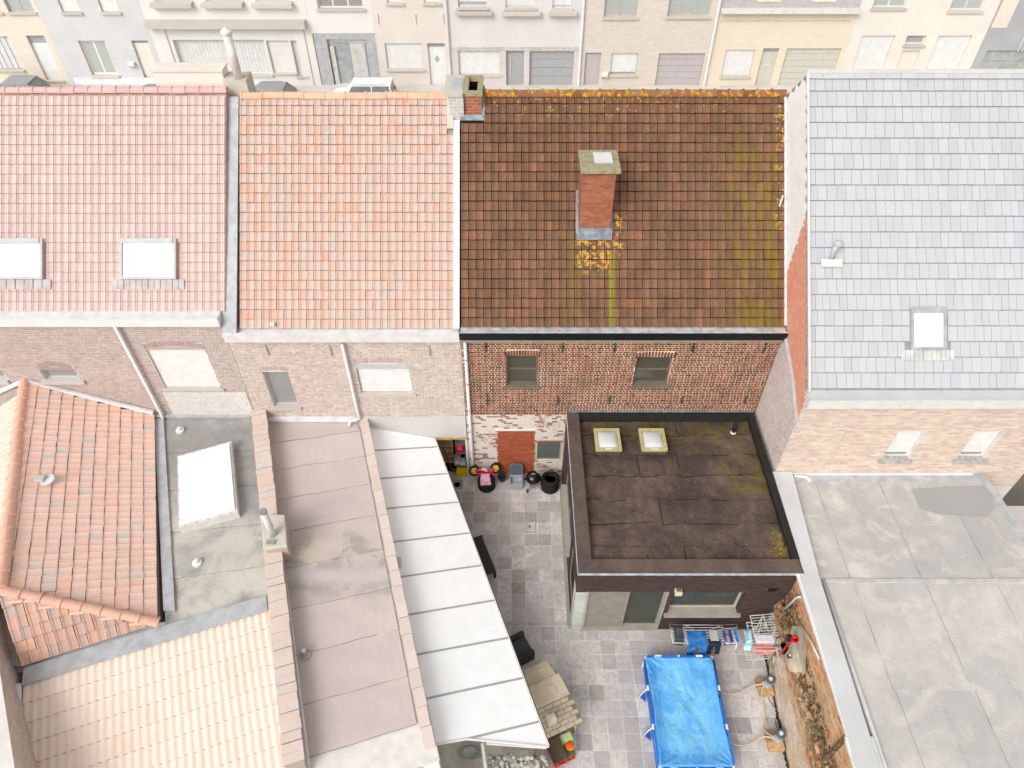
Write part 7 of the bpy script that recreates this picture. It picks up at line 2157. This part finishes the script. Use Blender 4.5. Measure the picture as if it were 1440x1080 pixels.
t, x0, x1 = facade('brown beige brick house with mauve door and mauve garage', (815, 127), (988, 128), MAT['fac_brown'],
       [('door', 822, 844, 95, 74, 123, dict(m=MAT['door_mauve'])), ('shut', 859, 896, 90, 75, 105, dict(f=MAT['door_grey'], gap=.15)), ('garage', 925, 989, 90, 75, 127, dict(m=MAT['door_mauve'], n=5)),
        ('win', 850, 897, 10, -40, 24, dict(mull=(.45,), **fb)), ('win', 940, 1000, 10, -40, 23, dict(mull=(.33, .67), **fb))])
q = at(850, 104, Y=YF); MB().tube([(q.x - .22, YF - .12, q.z), (q.x + .22, YF - .12, q.z)], .22, 12).build('letter_box', MAT['offwhite'], t)
MB().tube([(x1 - .02, YF - .14, 8.0), (x1 - .02, YF - .14, .15)], .1, 8).build('downpipe', MAT['white'], t)
ml = dict(f=MAT['mansard'], g=plain('pale yellow blind', (228, 224, 194), .6), sill=(0, .02, .02))
t, x0, x1 = facade('low yellow brick house with brown mansard storey and sage garage door', (988, 128), (1181, 97), MAT['fac_yellow'],
       [('shut', 1017, 1058, 90, 70, 107, {}), ('door', 1066, 1088, 100, 68, 127, dict(m=MAT['door_green'], tr=.3, slot=1)), ('garage', 1101, 1177, 90, 68, 126, dict(m=MAT['door_green'], n=6)),
        ('ledge', 1013, 1213, 14, 11, 16, dict(d=.5, m=MAT['offwhite'])), ('band', 1015, 1211, 4, -60, 10, dict(m=MAT['mansard'], nm='mansard_face'))])
for a, b in ((1065, 1098), (1140, 1174)):
    MB().obox(HF, UX, UZ, NS, FX(a, 2), FX(b, 2), FZ(2), FZ(-30), .031, .08).build('mansard_window', ml['g'], t)
m = MB()
for k in range(90):
    x = x0 + .3 + k * (x1 - x0 - .6) / 90; m.obox(HF, UX, UZ, NS, x, x + .05, FZ(30), FZ(28.5), .002, .03)
m.build('corbel_course', plain('shaded brick corbel', (206, 194, 176)), t, kind='stuff')
t, x0, x1 = facade('cream rendered house with two big white shutters and a small dark window over its door', (1181, 97), (1364, 97), MAT['fac_cream'],
       [('shut', 1205, 1250, 75, 50, 118, dict(sill=(0, .01, .02))), ('win', 1274, 1301, 56, 50, 63, dict(g=MAT['door_grey'], sill=(.12, .2, .08))), ('door', 1262, 1287, 90, 71, 118, dict(m=MAT['fac_cream'])), ('shut', 1310, 1357, 75, 50, 118, dict(sill=(0, .01, .02))),
        ('win', 1228, 1275, 5, -40, 11, dict(mull=(.5,))), ('win', 1338, 1385, 5, -40, 15, dict(mull=(.5,)))])
t, x0, x1 = facade('faded dark grey house with a cream panel, at the far right across the street', (1364, 97), (1700, 60), MAT['fac_dark'],
       [('garage', 1380, 1500, 90, 71, 118, dict(m=plain('dark green grey garage', (166, 170, 168)), n=3)), ('band', 1402, 1424, 20, -60, 39, dict(m=MAT['fac_beige'], nm='cream_panel'))])
for k in range(4): MB().tube([(FX(1428 + k * 6, 70), YF - .3, FZ(70)), (FX(1428 + k * 6, 70), YF - .3, FZ(30))], .03, 6).build('railing_bar', MAT['offwhite'], t)

# ------------------------------------------------------------------ parked cars
def car(label, x, y, L, paint, roofz=1.55, face=-1, van=False, group='cars parked along the street'):
    c = thing('parked_car', label, 'car', (x, y, 0.0), 0 if face > 0 else math.pi, group=group)
    W_ = .88
    h = L / 2
    # body side profile (x forward), extruded with a tumblehome cabin
    low = [(-h, .35), (-h + .02, .75), (-h + .1, .92), (h - 1.35, .98), (h - .3, .82), (h, .62), (h, .35), (h - .1, .22), (-h + .1, .22)]
    m = MB(); m.prism([(a, -W_, z) for a, z in low], (0, 2 * W_, 0)); body = m.build('body', paint, c, world=False, bevel=.06)
    r0, r1 = (-h + .12, h - 1.75) if van else (-h + .55, h - 1.95)
    m = MB()
    b0_, b1_ = -h + .1, h - 1.25
    zb, zt = .93, roofz
    A = [(b0_, -W_ + .04, zb), (b1_, -W_ + .04, zb), (b1_, W_ - .04, zb), (b0_, W_ - .04, zb)]
    B = [(r0 + .1, -W_ + .2, zt), (r1, -W_ + .2, zt), (r1, W_ - .2, zt), (r0 + .1, W_ - .2, zt)]
    m.add(A + B, [(0, 1, 5, 4), (1, 2, 6, 5), (2, 3, 7, 6), (3, 0, 4, 7)])
    gl_ = m.build('windows', plain('car glass faded' if 'white' in label else 'car glass', (120, 124, 126), .1, spec=.8), c, world=False)
    m = MB(); m.box(r0 + .02, r1 + .06, -W_ + .17, W_ - .17, zt - .03, zt + .03); rf_ = m.build('roof', paint, c, world=False, bevel=.03)
    for s in (-1, 1):
        MB().tube([(r0 + .3, s * (W_ - .22), zt + .06), (r1 - .1, s * (W_ - .22), zt + .06)], .02, 6).build('roof_rail', MAT['door_grey'], rf_, world=False)
        m = MB()
        for a, b in (((b0_, zb), (r0 + .1, zt)), ((b1_, zb), (r1, zt))):
            m.tube([(a[0], s * (W_ - .04), a[1]), (b[0], s * (W_ - .2), b[1])], .05, 6)
        xm = (r0 + r1) / 2; m.tube([(xm, s * (W_ - .03), zb), (xm, s * (W_ - .19), zt)], .04, 6)
        m.build('pillars', paint, c, world=False)
        MB().box(h - 1.6, h - 1.42, s * W_ - (0.0 if s > 0 else .18), s * W_ + (.18 if s > 0 else 0), .98, 1.1).build('mirror', paint, c, world=False, bevel=.02)
        MB().box(h - .12, h + .01, s * .62 - .16, s * .62 + .16, .6, .74).build('headlight', MAT['offwhite'], c, world=False, bevel=.02)
        MB().box(-h - .01, -h + .06, s * .7 - .1, s * .7 + .1, .7, 1.0).build('tail_light', plain('faded tail light', (206, 150, 146)), c, world=False)
        for xx in (-h + .85, h - .85):
            w_ = MB().lathe([(.20, -.1), (.31, -.1), (.33, -.06), (.33, .06), (.31, .1), (.20, .1), (.2, -.1)], (xx, s * (W_ - .08), .33), 20, axis='Y').build('wheel', plain('tyre', (60, 60, 60)), c, world=False)
            MB().lathe([(0, -.09), (.2, -.1), (.2, .1), (0, .09)], (xx, s * (W_ - .08), .33), 14, axis='Y').build('rim', MAT['alu'], w_, world=False)
    return c
car('white estate car with roof rails parked across the street behind the orange ridge', FX(512, 105) + .3, 48.3, 4.5, MAT['carwhite'], 1.62, -1, van=True)
car('faded dark car parked in front of the beige brick house at the left', at(45, 110, Z=1.3).x - 1.2, 49.0, 4.3, MAT['cardark'], 1.45)
car('faded dark car half hidden beside the pale stack on the pink ridge', at(212, 118, Z=1.3).x, 47.6, 4.1, MAT['cardark'], 1.42)
car('faded dark car in front of the former shop, right of the terracotta flue', at(372, 118, Z=1.3).x, 48.0, 4.3, MAT['cardark'], 1.45)
